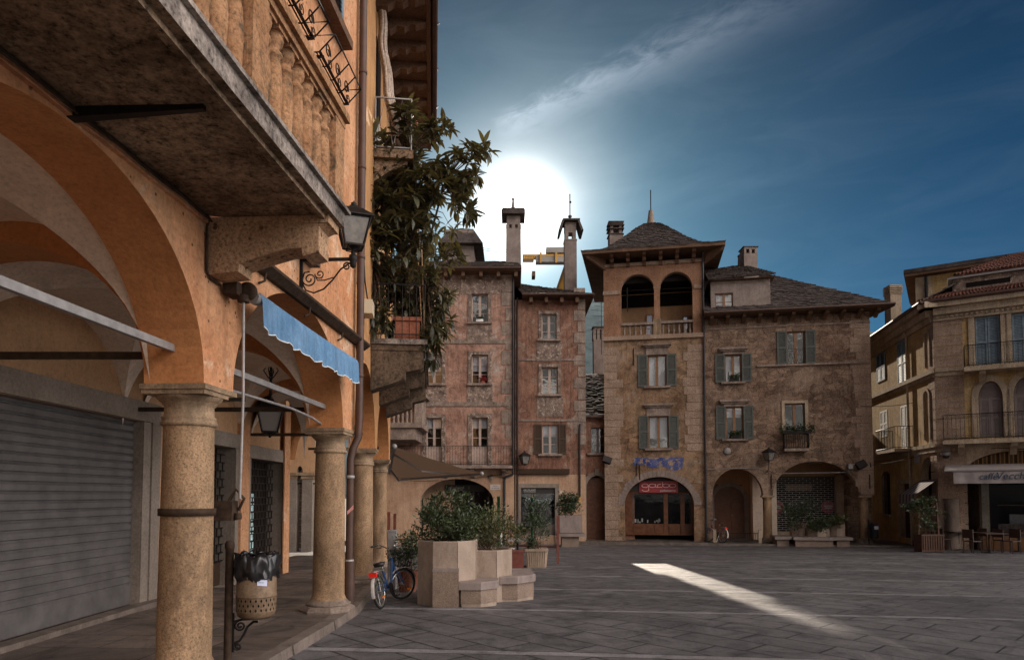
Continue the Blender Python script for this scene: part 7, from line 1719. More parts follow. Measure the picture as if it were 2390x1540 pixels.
# string courses and cornice on both faces
m = MB(M['caffetrim'])
for F, a0_, a1_, ya, xa in ((FE, 0, eE1, 866, 2195), (FS, -LS, 0, 866, 2188)):
    h_ = F.px(xa, ya)[1]; m.fbox(F, a0_, a1_+(.12 if F is FS else 0), h_-.05, h_+.12, .003, .16); m.fbox(F, a0_, a1_, h_-.22, h_-.052, .003, .08)
    h_ = F.px(xa, 1040)[1]; m.fbox(F, a0_, a1_+(.12 if F is FS else 0), h_-.05, h_+.10, .003, .14); m.fbox(F, a0_, a1_, h_-.25, h_-.052, .003, .08)
m.build('string_course', HE)
m = MB(M['caffetrim'])
for F, a0_, a1_ in ((FE, -.0, eE1), (FS, -LS, .0)):
    e = .55 if F is FS else .0
    m.fbox(F, a0_-(.55 if F is FE else 0), a1_+e, hE-.02, hE+.22, -.3, .52); m.fbox(F, a0_, a1_, hE-.30, hE-.022, .003, .30); m.fbox(F, a0_, a1_, hE-.52, hE-.302, .003, .12)
for k in range(70): m.fbox(FE, .1+k*.17, .19+k*.17, hE-.42, hE-.33, .121, .2)
m.build('cornice', HE)
m = MB(M['quoin']); z = -.9
while z < hE-.6:
    m.fbox(FE, -.004, 1.0, z, z+.40, .004, .02); m.fbox(FS, -.62, .012, z, z+.40, .004, .02); z += .43
m.build('quoin', HE)
m = MB(M['pipe'])
for F, a0_, a1_ in ((FE, -.5, eE1), (FS, -LS, .5)): m.tube([F.pt(a0_, hE+.24, .58), F.pt(a1_, hE+.24, .58)], .08, 8)
m.build('gutter', HE)
for r in oF: 
    shm = shutter_mesh(FE, r[0]+.02, (r[0]+r[1])/2-.01, r[2], r[3]-.02, -.12, M['bluegrey'], 30); o = shm.build('shutter', HE)
    if r is oF[0]: shutter_mesh(FE, (r[0]+r[1])/2+.01, r[1]-.02, r[2], r[3]-.02, -.12, M['bluegrey'], 30).build('shutter', HE)
    m = MB(M['caffetrim']); m.fbox(FE, r[0]-.22, r[0]-.002, r[2], r[3]+.22, .003, .06); m.fbox(FE, r[1]+.002, r[1]+.22, r[2], r[3]+.22, .003, .06); m.fbox(FE, r[0]-.001, r[1]+.001, r[3]+.002, r[3]+.22, .003, .06); m.build('surround', HE)
for l, r_, b_, s_, c_ in arF:
    m = MB(M['wingrey']); mid = (l+r_)/2; pts_ = arch(l+.02, r_-.02, s_, c_-s_-.02, 16)
    m.prism(FE, [(l+.02, b_)]+pts_+[(r_-.02, b_)], [], -.14, -.18)
    for q0_, q1_ in ((l+.02, l+.1), (mid-.07, mid+.07), (r_-.1, r_-.02)): m.fbox(FE, q0_, q1_, b_, s_+.1, -.139, -.10)
    for z0_ in (b_, b_+.75, s_-.05): m.fbox(FE, l+.03, r_-.03, z0_, z0_+.09, -.139, -.098)
    nsl = 34
    for k in range(nsl):
        z0_ = b_+.1+(c_-b_-.2)*k/nsl; w2 = 1.0 if z0_ < s_ else math.sqrt(max(0, 1-((z0_-s_)/(c_-s_))**2)); hw_ = (r_-l)/2*w2-.1
        if hw_ < .15: continue
        m.add([FE.pt(a, h, d) for a, h, d in ((mid-hw_, z0_, -.105), (mid+hw_, z0_, -.105), (mid+hw_, z0_+.08, -.138), (mid-hw_, z0_+.08, -.138))], [(0, 1, 2, 3)])
    m.build('shutter', HE)
    m = MB(M['caffetrim']); pa_ = arch(l-.24, r_+.24, s_, c_-s_+.24, 18); pi_ = arch(l-.002, r_+.002, s_, c_-s_+.002, 18)
    m.prism(FE, [(l-.24, b_)]+pa_+[(r_+.24, b_), (r_+.002, b_)]+pi_[::-1]+[(l-.002, b_)], [], .06, .003); m.build('surround', HE)
for x0, yr, yf, d in ((2249, 806, 853, .85), (2200, 968, 1024, .95)):
    a0_ = FE.px(x0, (yr+yf)/2, d)[0]; z0_, z1_ = FE.px(2300, yf, d)[1], FE.px(2300, yr-4, d)[1]
    m = MB(M['caffetrim']); m.fbox(FE, a0_, eE1-.1, z0_-.16, z0_, .17, d+.03)
    for k in range(4): aq = a0_+.5+k*1.7; m.extr([FE.pt(aq, z, dd) for dd, z in ((.17, z0_-.161), (d-.1, z0_-.161), (d-.16, z0_-.28), (.4, z0_-.42), (.17, z0_-.6))], FE.u*.22)
    bo = m.build('balcony', HE); railing(FE, bo, a0_+.03, eE1-.15, z0_, z1_, d, M['iron'], .14, scroll=True)
# side openings
for i, r in enumerate(oS):
    white = i >= 2; m_ = M['whitetrim'] if white else M['bluegrey']
    mid = (r[0]+r[1])/2
    shutter_mesh(FS, r[0]+.01, mid-.01, r[2], r[3], (-.03 if white else .0), m_, 26).build('shutter', HE); shutter_mesh(FS, mid+.01, r[1]-.01, r[2], r[3], (-.03 if white else .0), m_, 26).build('shutter', HE)
m = MB(M['dark']); m.fbox(FS, aw_[0], aw_[1], awb, awc, -.31, -.25); o = m.build('arched_window', HE)
m = MB(M['iron'])
for k in range(6): a_ = aw_[0]+(aw_[1]-aw_[0])*(k+.5)/6; m.bar(FS.pt(a_, awb, -.1), FS.pt(a_, awc-.1, -.1), .02)
m.build('window_guard', o); m = MB(M['caffetrim']); m.fbox(FS, aw_[0]-.2, aw_[1]+.2, awb-.12, awb-.002, .003, .16); m.build('sill', o)
m = MB(M['darkwood']); m.fbox(FS, dS[0], dS[1], dS[2], dS[3], -.28, -.2); m.fbox(FS, dS[0]+.12, dS[1]-.12, dS[2]+.3, dS[2]+1.1, -.199, -.17); o = m.build('side_door', HE)
m = MB(M['caffetrim']); m.fbox(FS, dS[0]-.2, dS[0]-.002, dS[2], dS[3]+.2, .003, .06); m.fbox(FS, dS[1]+.002, dS[1]+.2, dS[2], dS[3]+.2, .003, .06); m.fbox(FS, dS[0], dS[1], dS[3]+.002, dS[3]+.2, .003, .07); m.build('surround', o)
# arched blind niches near the corner
for x0, x1, y0, y1 in ((2156, 2173, 905, 1025), (2158, 2172, 770, 856)):
    r = FS.rect(x0, y0, x1, y1); m = MB(M['caffetrim']); w_ = (r[1]-r[0])/2; pa_ = arch(r[0], r[1], r[3]-w_, w_, 12); pi_ = arch(r[0]+.12, r[1]-.12, r[3]-w_, w_-.12, 12)
    m.prism(FS, [(r[0], r[2])]+pa_+[(r[1], r[2]), (r[1]-.12, r[2])]+pi_[::-1]+[(r[0]+.12, r[2])], [], .06, .003); m.build('blind_niche', HE)
r = oS[3]; z0_, z1_ = r[2]-.02, FS.px(2110, 1006, .7)[1]; a0_, a1_ = r[0]-1.1, r[1]+.5
m = MB(M['caffetrim']); m.fbox(FS, a0_, a1_, z0_-.14, z0_, .15, .8); bo = m.build('balcony', HE); railing(FS, bo, a0_+.03, a1_-.03, z0_, z0_+1.0, .77, M['iron'], .12)
downpipe_(FS, HE, FS.px(2126, 1000)[0], .10, hE, gz(30), M['caffetrim'], .05)
m = MB(M['steel']); c_ = FS.px(2146, 1070); m.fbox(FS, c_[0]-.1, c_[0]+.1, c_[1]-.2, c_[1]+.2, .01, .18); m.build('meter_box', HE)
# roofs
m = MB(M['tile'])
def tiles(p00, p10, p11, p01, nu, nv, mb, r=.07):
    S = quadS(p00, p10, p11, p01); rd = random.Random(9)
    slabroof(mb, S, nu, nv, .05, 61, M['tile'], .05)
    for i in range(nu):
        u = (i+.5)/nu
        for j in range(nv):
            v0, v1 = j/nv, (j+.95)/nv; mb.tube([S(u, v0)+V((0, 0, .05)), S(u, v1)+V((0, 0, .03))], [r, r*.8], 6, cap=False)
pA, pB = FE.pt(-.55, hE+.27, .55), FE.pt(eE1, hE+.27, .55)
tiles(pA, pB, FE.pt(eE1, hE+.75, -.7), FE.pt(.7, hE+.75, -.7), 46, 4, m)
h3 = hE+.70
tiles(FE.pt(.75, h3+.75, -.62), FE.pt(eE1, h3+.75, -.62), FE.pt(eE1, h3+2.1, -3.6), FE.pt(3.0, h3+2.1, -3.6), 34, 8, m)
m.use(M['slate'])
S_ = quadS(FS.pt(-LS-.3, hE+.27, .55), FS.pt(.55, hE+.27, .55), FS.pt(-1.2, hE+2.2, -3.0), FS.pt(-LS-.3, hE+2.2, -3.0)); slabroof(m, S_, 40, 13, .05, 62)
m.quad(FS.pt(-LS, hE+.2, -7), FS.pt(0, hE+.2, -7), FS.pt(-1.2, hE+2.1, -3.0), FS.pt(-LS, hE+2.1, -3.0))
roE = m.build('roof', HE)
m = MB(M['atticwhite']); m.fbox(FE, .72, eE1, h3-.2, h3+.62, -1.6, -.72, M['greystain'])
for k in range(5): m.fbox(FE, 1.2+k*2.0, 2.7+k*2.0, h3+.22, h3+.42, -.73, -.70, M['dark'])
m.fbox(FE, .55, eE1, h3+.622, h3+.70, -1.7, -.55, M['palemetal']); m.build('attic_band', roE)
# taller block behind
m = MB(M['greystain']); tb = FE.px(2137, 650, -6.5)[0]; ht_ = FE.px(2250, 632, -6.5)[1]
m.fbox(FE, tb, eE1+3, hE-1, ht_, -12, -6.5, M['caffe']); m.fbox(FE, tb-.02, tb+.7, hE-1, ht_-.01, -6.6, -6.46, M['caffetrim']); m.build('rear_block', HE)
m = MB(M['soffit']); m.fbox(FE, tb-.45, eE1+3, ht_, ht_+.14, -12.3, -6.0); m.use(M['slate']); m.fbox(FE, tb-.5, eE1+3, ht_+.141, ht_+.34, -12.3, -5.95); m.build('rear_roof', HE)
m = MB(M['darkpipe']); m.tube([FE.pt(tb+.45, ht_-.1, -6.1), FE.pt(tb+.45, ht_-.4, -6.36), FE.pt(tb+.45, hE-.5, -6.36)], .07, 8); m.build('downpipe', HE)
m, _, _ = chimney(None, 2079, 2106, 664, 745, 33.5, 'louvre', M['caffetrim']); m.build('chimney', roE)
for q in range(2):
    m = MB(simple('skylight_glass', (.25, .3, .38), .15, 0, .8)) if q == 0 else m2
    m2 = MB(m.mats[0]); a_ = 6.3+q*1.6; m.extr([FE.pt(a_, h3+1.25+.0, -1.5), FE.pt(a_+1.2, h3+1.25, -1.5), FE.pt(a_+1.2, h3+1.75, -2.6), FE.pt(a_, h3+1.75, -2.6)], (0, 0, .1)); m.build('skylight', roE)
# camera dome on the corner
a_, h_ = FE.px(2208, 1064, .25); root = thing('dome_camera', 'white dome security camera on the corner of the cafe house', 'camera', FE.pt(a_, h_, .02))
m = MB(M['palemetal']); m.fbox(FE, a_-.1, a_+.1, h_+.12, h_+.42, .022, .12); m.fbox(FE, a_-.04, a_+.04, h_+.15, h_+.22, .12, .32); m.lathe(FE.pt(a_, h_, .32), [(.17, .02), (.19, .06), (.17, .16), (.05, .2)], 14); m.build('housing', root)
m = MB(M['darkpipe']); m.sphere(FE.pt(a_, h_+.02, .32), .13, 12, 8); m.build('dome', root)
# cafe front under the awning
m = MB(M['shopdark']); m.fbox(FE, ga0-.3, ga1+.3, BASE, gac+.2, -3.4, -3.2); so = m.build('cafe_front', HE)
M['stripe'] = weathered('striped_curtain', (.10, .055, .025), (.42, .28, .12), s=1, streak=0, grain=.1)
nt = M['stripe'].node_tree; b_ = nt.nodes['Principled BSDF']; wv, pos = wallvec(nt, (FE.u.x, FE.u.y)); wt_ = nt.nodes.new('ShaderNodeTexWave'); wt_.inputs['Scale'].default_value = 1.1; wt_.inputs['Distortion'].default_value = .4
nt.links.new(wv, wt_.inputs['Vector']); nt.links.new(ramp(nt, wt_.outputs['Fac'], [(.2, (.05, .028, .015)), (.5, (.34, .2, .09)), (.85, (.1, .06, .03))]), b_.inputs['Base Color'])
m = MB(M['stripe']); m.prism(FE, [(a, h) for a, h in arch(ga0+.02, ga1-.02, gas, gac-gas-.02, 24)], [], -.30, -.34); m.build('curtain', so)
cA = [FE.px(x, 1200, -.5)[0] for x in (2239, 2286, 2292)]
m = MB(M['darkwood']); m.fbox(FE, cA[1], cA[2], BASE, gas, -.6, -.4); m.fbox(FE, cA[2], ga1, BASE, -.1, -.7, -.5, M['winbrown']); m.fbox(FE, ga0, ga1, gas-.3, gas, -.62, -.42); m.build('door_frame', so)
m = MB(M['bandgrey']); m.fbox(FE, cA[2]+.2, ga1, -.6, .35, -2.4, -1.9); m.fbox(FE, cA[2]+1.0, cA[2]+1.9, .36, .75, -2.3, -2.0, M['steel']); m.fbox(FE, cA[2]+.3, ga1, 1.1, 1.14, -3.1, -2.8, M['winbrown']); m.build('counter', so)
m = MB(M['glass_dim']); m.add([FE.pt(a, h, -.55) for a, h in ((cA[2], -.1), (ga1, -.1), (ga1, gas-.3), (cA[2], gas-.3))], [(0, 1, 2, 3)]); m.build('pane', so)
ac_ = FE.px(2222, 1190, .1)[0]; c_ = FE.pt(ac_, 0, .05); zc0 = gz(c_.y)
m = MB(M['oldstone']); m.lathe((c_.x, c_.y, 0), [(.30, zc0), (.27, zc0+.3), (.25, zc0+1.9), (.29, zc0+2.0), (.29, zc0+2.08)], 18); m.build('column', HE)
# cafe awning with lettering
cw = thing('lettered_awning', 'grey lettered cafe awning with a white front bar over the corner cafe tables', 'awning', FE.pt(1, 3, .5))
M['greycloth'] = weathered('grey_awning_cloth', (.30, .26, .25), (.40, .35, .33), s=1.2, streak=.2, grain=.08, bump=.1, seed=170)
dA = 1.3; a0_ = FE.px(2204, 1110, dA)[0]; zb_, zv0, zv1 = FE.px(2260, 1099, dA)[1], FE.px(2260, 1128, dA)[1], FE.px(2260, 1100, dA)[1]
m = MB(M['greycloth']); zt_ = zb_+.30; n = 10
m.add([FE.pt(a, h, d) for a in (a0_+.02, eE1) for h, d in ((zt_, .2), (zb_, dA))], [(0, 1, 3, 2)]); m.build('canopy', cw)
m = MB(M['greycloth']); nn = 60; m.add([FE.pt(a0_+.3+(eE1-a0_-.3)*i/nn, h, dA+.01+.02*math.sin(i*.9)*(1-j)) for i in range(nn+1) for j, h in enumerate((zv0, zv1))], [(2*i, 2*i+2, 2*i+3, 2*i+1) for i in range(nn)], True); va = m.build('valance', cw)
m = MB(M['palemetal']); m.tube([FE.pt(a0_, zb_+.01, dA), FE.pt(eE1, zb_+.01, dA)], .045, 8); m.bar(FE.pt(a0_+.05, zt_, .2), FE.pt(a0_+.05, zb_, dA), .05); m.build('front_bar', cw)
tl, tr_ = FE.px(2286, 1114, dA)[0], FE.px(2330, 1114, dA)[0]; tz = FE.px(2300, 1118.5, dA)[1]
m = MB(simple('dark_blue_lettering', (.03, .06, .10), .6)); ftext(m, FE, 'caffé', tl, tz, dA+.035, .36, m.mats[0], fit=tr_-tl-.02, shear=.25); tl2, tr2 = tr_-.04, FE.px(2392, 1114, dA)[0]; ftext(m, FE, 'Vecch', tl2, tz, dA+.035, .40, m.mats[0], fit=tr2-tl2, shear=.25); m.build('lettering', va)
# small striped side awning
sx0, sx1 = FS.px(2168, 1165, .3)[0], .15
M['stripes'] = simple('striped_awning_cloth', (.22, .19, .19), .85); M['stripes2'] = simple('striped_awning_dark', (.07, .055, .06), .85)
st_ = thing('striped_awning', 'small dark striped awning on the lane side of the cafe corner', 'awning', FS.pt(-.8, 2.2, .4)); m = MB(M['stripes'])
zt_, zb_ = FS.px(2185, 1118, .1)[1], FS.px(2185, 1153, .9)[1]; ns_ = 10
for k in range(ns_):
    q0_, q1_ = -1.7+1.8*k/ns_, -1.7+1.8*(k+1)/ns_; m.use(M['stripes'] if k % 2 else M['stripes2'])
    m.add([FS.pt(a, h, d) for a in (q0_, q1_) for h, d in ((zt_, .05), (zb_, .9), (zb_-.4, .92))], [(0, 1, 4, 3), (1, 2, 5, 4)])
m.build('canopy', st_)
# trellis planter at the cafe corner
q = onG(2178, 1288); M['trelliswood'] = simple('weathered_trellis_wood', (.085, .042, .028), .7, 0, .3, .3, 12)
root = thing('trellis_planter', 'wooden slatted planter box with a climbing plant on a trellis at the cafe corner', 'planter', q); wq = .42
m = MB(M['trelliswood']); m.box(q.x-wq, q.x+wq, q.y, q.y+.5, q.z, q.z+.66)
for k in range(9): m.box(q.x-wq+.05+k*.092, q.x-wq+.10+k*.092, q.y-.03, q.y-.001, q.z+.06, q.z+.60)
for z in (.02, .61): m.box(q.x-wq-.02, q.x+wq+.02, q.y-.035, q.y-.001, q.z+z, q.z+z+.06)
m.build('box', root)
m = MB(M['trelliswood']); ztop = atY(2178, 1172, q.y).z
for s in (-1, 1): m.bar((q.x+s*wq*.9, q.y+.25, q.z+.66), (q.x+s*wq*.8, q.y+.25, ztop), .05)
for k in range(5): m.bar((q.x-wq*.85, q.y+.25, q.z+.8+k*.3), (q.x+wq*.85, q.y+.25, q.z+.8+k*.3), .025)
m.build('trellis', root)
bush('climbing_plant', 'sparse climbing plant on the trellis at the cafe corner', 'climber', V((q.x-.05, q.y+.25, q.z+1.45)), .55, .22, .75, 620, leaf_c, .12, 8, V((q.x, q.y+.25, q.z+.66)), 20, 71)
bush('climbing_plant', 'leafy top of the climber spilling left of the trellis', 'climber', V((q.x-.5, q.y+.2, q.z+1.75)), .5, .25, .25, 320, leaf_c, .13, 5, V((q.x-.1, q.y+.25, q.z+1.5)), 12, 72)
# cafe tables and chairs
M['darkrattan'] = simple('dark_brown_seat', (.05, .026, .018), .6, 0, .3, .3, 20)
tb_ = [(2238, 1283, .45), (2310, 1290, .3), (2378, 1287, .25)]
labs = ['dark cafe table nearest the trellis planter', 'dark cafe table in the middle below the lettered awning', 'dark cafe table at the right edge below the lettered awning']
clabs = [('dark chair on the left of the table nearest the trellis planter', 'dark chair on the right of the table nearest the trellis planter'), ('dark chair on the left of the middle cafe table', 'dark chair on the right of the middle cafe table'), ('dark chair on the left of the cafe table at the right edge', 'dark chair on the right of the cafe table at the right edge')]
for (x, y, sq), lab, cl in zip(tb_, labs, clabs):
    p = onG(x, y); cafe_table('cafe_table', lab, p, M['darkrattan'], 'dark tables of the corner cafe', .42, .75)
    for s, l2 in zip((-1, 1), cl):
        pc_ = p+V((s*.72, -.12, 0)); pc_.z = gz(pc_.y); cafe_chair('cafe_chair', l2, pc_, -s*PI/2+.3, M['darkrattan'], 'dark chairs of the corner cafe')
# ================================================================= left: far arcade seen through the near arcade, red lane
HF = thing('far_arcade', 'grey stone arcade house seen deep through the near arcade', 'house', (-9, 27, gz(27)))
FF = Frame(-14, 26.5, 1, 0)
m = MB(M['frame_grey']); zc4 = FF.px(690, 1102)[1]
c_a = [FF.px(678, 1200)[0], FF.px(715, 1200)[0]]
o_ = [(0, BASE), (c_a[0]-2.7, BASE)]+arch(c_a[0]-2.7, c_a[0]-.22, zc4, 1.1, 16)+arch(c_a[0]+.22, c_a[1]-.16, zc4, .25, 8)+[(c_a[1]+.3, zc4), (c_a[1]+.3, 10.5), (0, 10.5)]
m.prism(FF, o_, [], 0, -.5, M['rearwall'], M['frame_grey']); m.fbox(FF, 0, c_a[1]+.3, 4.2, 10.5, -5, -.501, M['rearwall']); m.fbox(FF, 0, c_a[1]-.6, BASE, 4.19, -5, -3.0, M['frame_grey']); m.build('wall', HF)
for a_ in c_a:
    c_ = FF.pt(a_, 0, -.25); m = MB(M['frame_grey']); m.fbox(FF, a_-.2, a_+.2, gz(26.5), zc4-.25, -.45, -.05); o = m.build('column', HF); m = MB(M['capital']); m.fbox(FF, a_-.3, a_+.3, zc4-.12, zc4-.002, -.52, .03); m.fbox(FF, a_-.24, a_+.24, zc4-.25, zc4-.121, -.48, -.02); m.build('capital', o)
m = MB(M['darkwood'])
for k in range(14): m.fbox(FF, c_a[0]-1.9, c_a[1]-.7, -1+k*.26, -.78+k*.26, -2.99, -2.9)
m.build('slatted_shutter', HF)
m = MB(M['iron']); 
for z in (2.55, 2.0): m.bar(FF.pt(c_a[0]-2.6, z, -.2), FF.pt(c_a[1]+.3, z, -.2), .06)
m.build('tie_rod', HF)
# red house down the lane
HR_ = thing('lane_house', 'red plastered lane house with a small planted balcony, seen past the last arcade column', 'house', (-8, 46, gz(42)))
FRd = Frame(0, 46, 1, 0); M['redwall'] = weathered('red_lane_plaster', (.20, .045, .03), (.30, .085, .055), s=.6, streak=.3, grain=.15, seed=180)
l0, l1 = FRd.px(880, 1100)[0], FRd.px(934, 1100)[0]
m = MB(M['redwall']); m.fbox(FRd, l0, l1, BASE, 9, -4, 0); m.build('wall', HR_)
r = FRd.rect(906, 1133, 928, 1148, .4); m = MB(M['bandgrey']); m.fbox(FRd, r[0], r[1], r[2]-.15, r[2], .003, .7); bo = m.build('balcony', HR_); railing(FRd, bo, r[0]+.05, r[1]-.05, r[2], r[3]+.5, .66, M['iron'], .15)
m = MB(M['flower_leaf']); window_box(FRd, m, r[0], r[1], r[3]+.6, .6, 500, .4, 81); root = thing('balcony_greenery', 'sunlit greenery on the small balcony of the red lane house', 'plant', FRd.pt(r[0], r[3], .6)); m.build('foliage', root)
r = FRd.rect(922, 1122, 937, 1147, .9); m = MB(simple('red_banner', (.62, .04, .02), .7)); m.fbox(FRd, r[0], r[1], r[2], r[3], .85, .9); tag(m.build('banner'), 'bright red banner hanging in the lane left of the pink house', 'banner')
HK = thing('lane_sun_blocker', 'unseen plain house added at the lane end to keep sun off the lane floor', 'house', (19, 46, gz(42)))  # added out of view to block the low sun from the lane
m = MB(M['caffe']); m.box(14.5, 27, 46, 51, -2, 8.8); m.build('wall', HK); m = MB(M['slate']); m.add([(14.2, 45.6, 8.81), (27.3, 45.6, 8.81), (27.3, 51.4, 8.81), (14.2, 51.4, 8.81), (14.2, 48.5, 10.0), (27.3, 48.5, 10.0)], [(0, 1, 5, 4), (2, 3, 4, 5), (0, 4, 3), (1, 2, 5), (3, 2, 1, 0)]); m.build('roof', HK)
# ================================================================= crane, mountains, cables
cr = thing('crane', 'yellow crane jib with grey counterweights showing between the two pale chimneys', 'crane', atY(1270, 600, 50)); Yq = 50.0
M['craney'] = simple('yellow_crane_paint', (.50, .27, .05), .5, 0, .4, .2, 1); M['cranegrey'] = simple('grey_counterweight', (.30, .28, .26), .8, 0, .3, .2, 1)
def cb(x0, x1, y0, y1, mat, dp=.8):
    p, q = atY(x0, y1, Yq), atY(x1, y0, Yq); mm = MB(mat); mm.box(p.x, q.x, Yq, Yq+dp, p.z, q.z); return mm
m = cb(1220, 1345, 593.5, 598, M['craney']); p, q = atY(1220, 604, Yq), atY(1246, 604, Yq); m.box(p.x, q.x, Yq, Yq+.8, p.z, p.z+.15)
for x in (1222, 1228, 1234, 1240, 1246): a, b = atY(x, 604, Yq), atY(x+3, 594, Yq); m.bar(a, b, .07)
for x in (1262, 1298): a, b = atY(x, 613, Yq-.1), atY(x, 590, Yq-.1); m.bar(a, b, .15)
m.build('jib', cr)
m = cb(1251, 1345, 598.5, 611, M['cranegrey'], .7); m.build('counterweight', cr); m = cb(1275, 1345, 577, 589, M['cranegrey'], .7); m.build('ballast', cr)  # right ends lengthened unseen behind the chimney to cut off the sunlit strip
m = MB(M['cranegrey'])  # unseen stepped blocks added to taper the sunlit strip on the square
for x0, x1, y1 in ((1322, 1330.8, 622), (1331, 1338, 650), (1338.2, 1345.5, 690)): p, q = atY(x0, y1, Yq), atY(x1, 611.2, Yq); m.box(p.x, q.x, Yq+.05, Yq+.65, p.z, q.z)
m.build('sun_blocker', cr)
m = MB(M['craney']); m.bar(atY(1334, 600, Yq+.9), (-4.0, 78, -2), .5); m.build('boom', cr)
M['hill'] = weathered('hazed_forest_mountain', (.085, .115, .12), (.135, .17, .175), s=.006, streak=0, grain=.2, bump=0, bs=.02, rough=1.0, seed=190)  # pale blue of distance haze is put into the forest colour
M['hill2'] = weathered('snowy_mountain', (.16, .17, .18), (.28, .30, .32), s=.004, peel=(.8, .82, .85), peel_t=(.5, .56), streak=0, grain=.2, bump=0, bs=.02, seed=194)
def ridge(name, X0, X1, Y0, Y1, hf, mat, nx=90, ny=14, flip=False):
    m = MB(mat); vs = []
    for j in range(ny+1):
        for i in range(nx+1):
            x = X0+(X1-X0)*i/nx; t = j/ny; y = Y0+(Y1-Y0)*t
            e = math.sin(PI*min(1, t*1.0)*.5)**1.3
            vs.append((x, y+40*math.sin(x*.013+t*5), -3+hf(x)*e*(1+.05*math.sin(x*.03+t*14)+.04*math.sin(x*.071+t*23))))
    m.add(vs, [(j*(nx+1)+i, j*(nx+1)+i+1, (j+1)*(nx+1)+i+1, (j+1)*(nx+1)+i) for j in range(ny) for i in range(nx)], True)
    struct(m.build(name))
hx_ = lambda x: 342+45*math.sin(x*.0017+1.1)+26*math.sin(x*.0061)+9*math.sin(x*.027)+4*math.sin(x*.083)
ridge('mountain', -2600, 3600, 700, 1500, hx_, M['hill'])
ridge('mountain', -3000, 3000, -700, -1900, lambda x: 520+120*math.sin(x*.002)+60*math.sin(x*.0067+1)+20*math.sin(x*.031), M['hill2'])
def cable(label, pts, sag, r=.012):
    m = MB(M['iron']); P_ = []
    for a, b in zip(pts, pts[1:]):
        for i in range(9): t = i/8; p = a.lerp(b, t); p.z -= sag*4*t*(1-t); P_.append(p)
    m.tube(P_, r, 4); tag(m.build('overhead_cable'), label, 'cable')
cable('upper black wire from the roof turret to the sunlit chimney', [atY(1119, 577, 36), atY(1182, 583, 35.6)], .05)
cable('lower black wire from the roof turret to the sunlit chimney', [atY(1121, 582, 36), atY(1182, 588, 35.6)], .05)
cable('thin wire crossing the lane from the rubble house to the cafe house', [FB.pt(aC1-.5, FB.px(2020, 947)[1], .05), FS.pt(-2.2, FS.px(2140, 938)[1], .05)], .08)
cable('thin wire looping from the rubble house corner to the cafe balcony', [FB.pt(aC1-.1, FB.px(2030, 1085)[1], .05), FS.pt(-1.0, FS.px(2160, 1060)[1], .1), FE.pt(2.0, FE.px(2240, 1048)[1], .15), FE.pt(eE1, FE.px(2390, 1050)[1], .15)], .06)
cable('wire strung low along the pink house front above the shop arch', [FA.pt(FA.px(940, 1120)[0], FA.px(940, 1121)[1], .2), FA.pt(aR-.2, FA.px(1195, 1103)[1], .15)], .15)
# ================================================================= camera, sun, sky
cam = bpy.data.cameras.new('camera'); co_ = bpy.data.objects.new('camera', cam); COL.objects.link(co_)
co_.location = CAM; co_.rotation_euler = (PI/2+PITCH, 0, 0)
cam.sensor_fit = 'HORIZONTAL'; cam.sensor_width = 36.0; cam.lens = FPX/2390*36.0
cam.shift_x = 0.0; cam.shift_y = (PY-770)/2390; cam.clip_start = .05; cam.clip_end = 8000
scn.camera = co_
sd = ray(1212, 500).normalized()
el = math.asin(sd.z); az = math.atan2(sd.x, sd.y)
sl_ = bpy.data.lights.new('sun', 'SUN'); sl_.energy = 5.0; sl_.angle = math.radians(.5); sl_.color = (1.0, .86, .70)
so_ = bpy.data.objects.new('sun', sl_); COL.objects.link(so_); so_.rotation_euler = (-sd).to_track_quat('-Z', 'Y').to_euler()
wd = bpy.data.worlds.new('World'); scn.world = wd; wd.use_nodes = True
nt = wd.node_tree; nt.nodes.clear(); L = nt.links
wo = nt.nodes.new('ShaderNodeOutputWorld'); bg = nt.nodes.new('ShaderNodeBackground'); L.new(bg.outputs[0], wo.inputs[0])
sky = nt.nodes.new('ShaderNodeTexSky'); sky.sky_type = 'NISHITA'; sky.sun_disc = False; sky.sun_elevation = el; sky.sun_rotation = az
sky.altitude = 300; sky.air_density = 1.0; sky.dust_density = 1.2; sky.ozone_density = 2.2
tc = nt.nodes.new('ShaderNodeTexCoord'); gen = tc.outputs['Generated']
def wmath(op, a, b=None, c=None):
    n = nt.nodes.new('ShaderNodeMath'); n.operation = op
    for i, v in enumerate((a, b, c)):
        if v is None: continue
        if isinstance(v, (int, float)): n.inputs[i].default_value = v
        else: L.new(v, n.inputs[i])
    return n.outputs[0]
def wdot(vec):
    n = nt.nodes.new('ShaderNodeVectorMath'); n.operation = 'DOT_PRODUCT'; L.new(gen, n.inputs[0]); n.inputs[1].default_value = vec; return n.outputs['Value']
ang = wmath('ARCCOSINE', wmath('MINIMUM', wdot(tuple(sd)), 1.0))          # angle from the sun, radians
nzs = N(nt, 'ShaderNodeTexNoise', i_Scale=7.0, i_Detail=6.0); L.new(gen, nzs.inputs['Vector'])
ang = wmath('MULTIPLY', ang, wmath('ADD', .87, wmath('MULTIPLY', nzs.outputs['Fac'], .26)))          # thin cloud makes the glare uneven
def gauss(w, amp): return wmath('MULTIPLY', wmath('EXPONENT', wmath('MULTIPLY', wmath('POWER', wmath('DIVIDE', ang, w), 2.0), -1.0)), amp)
glow = wmath('ADD', wmath('ADD', gauss(.044, GL[0]), gauss(.105, GL[1])), wmath('ADD', gauss(.30, GL[2]), gauss(.75, GL[3])))
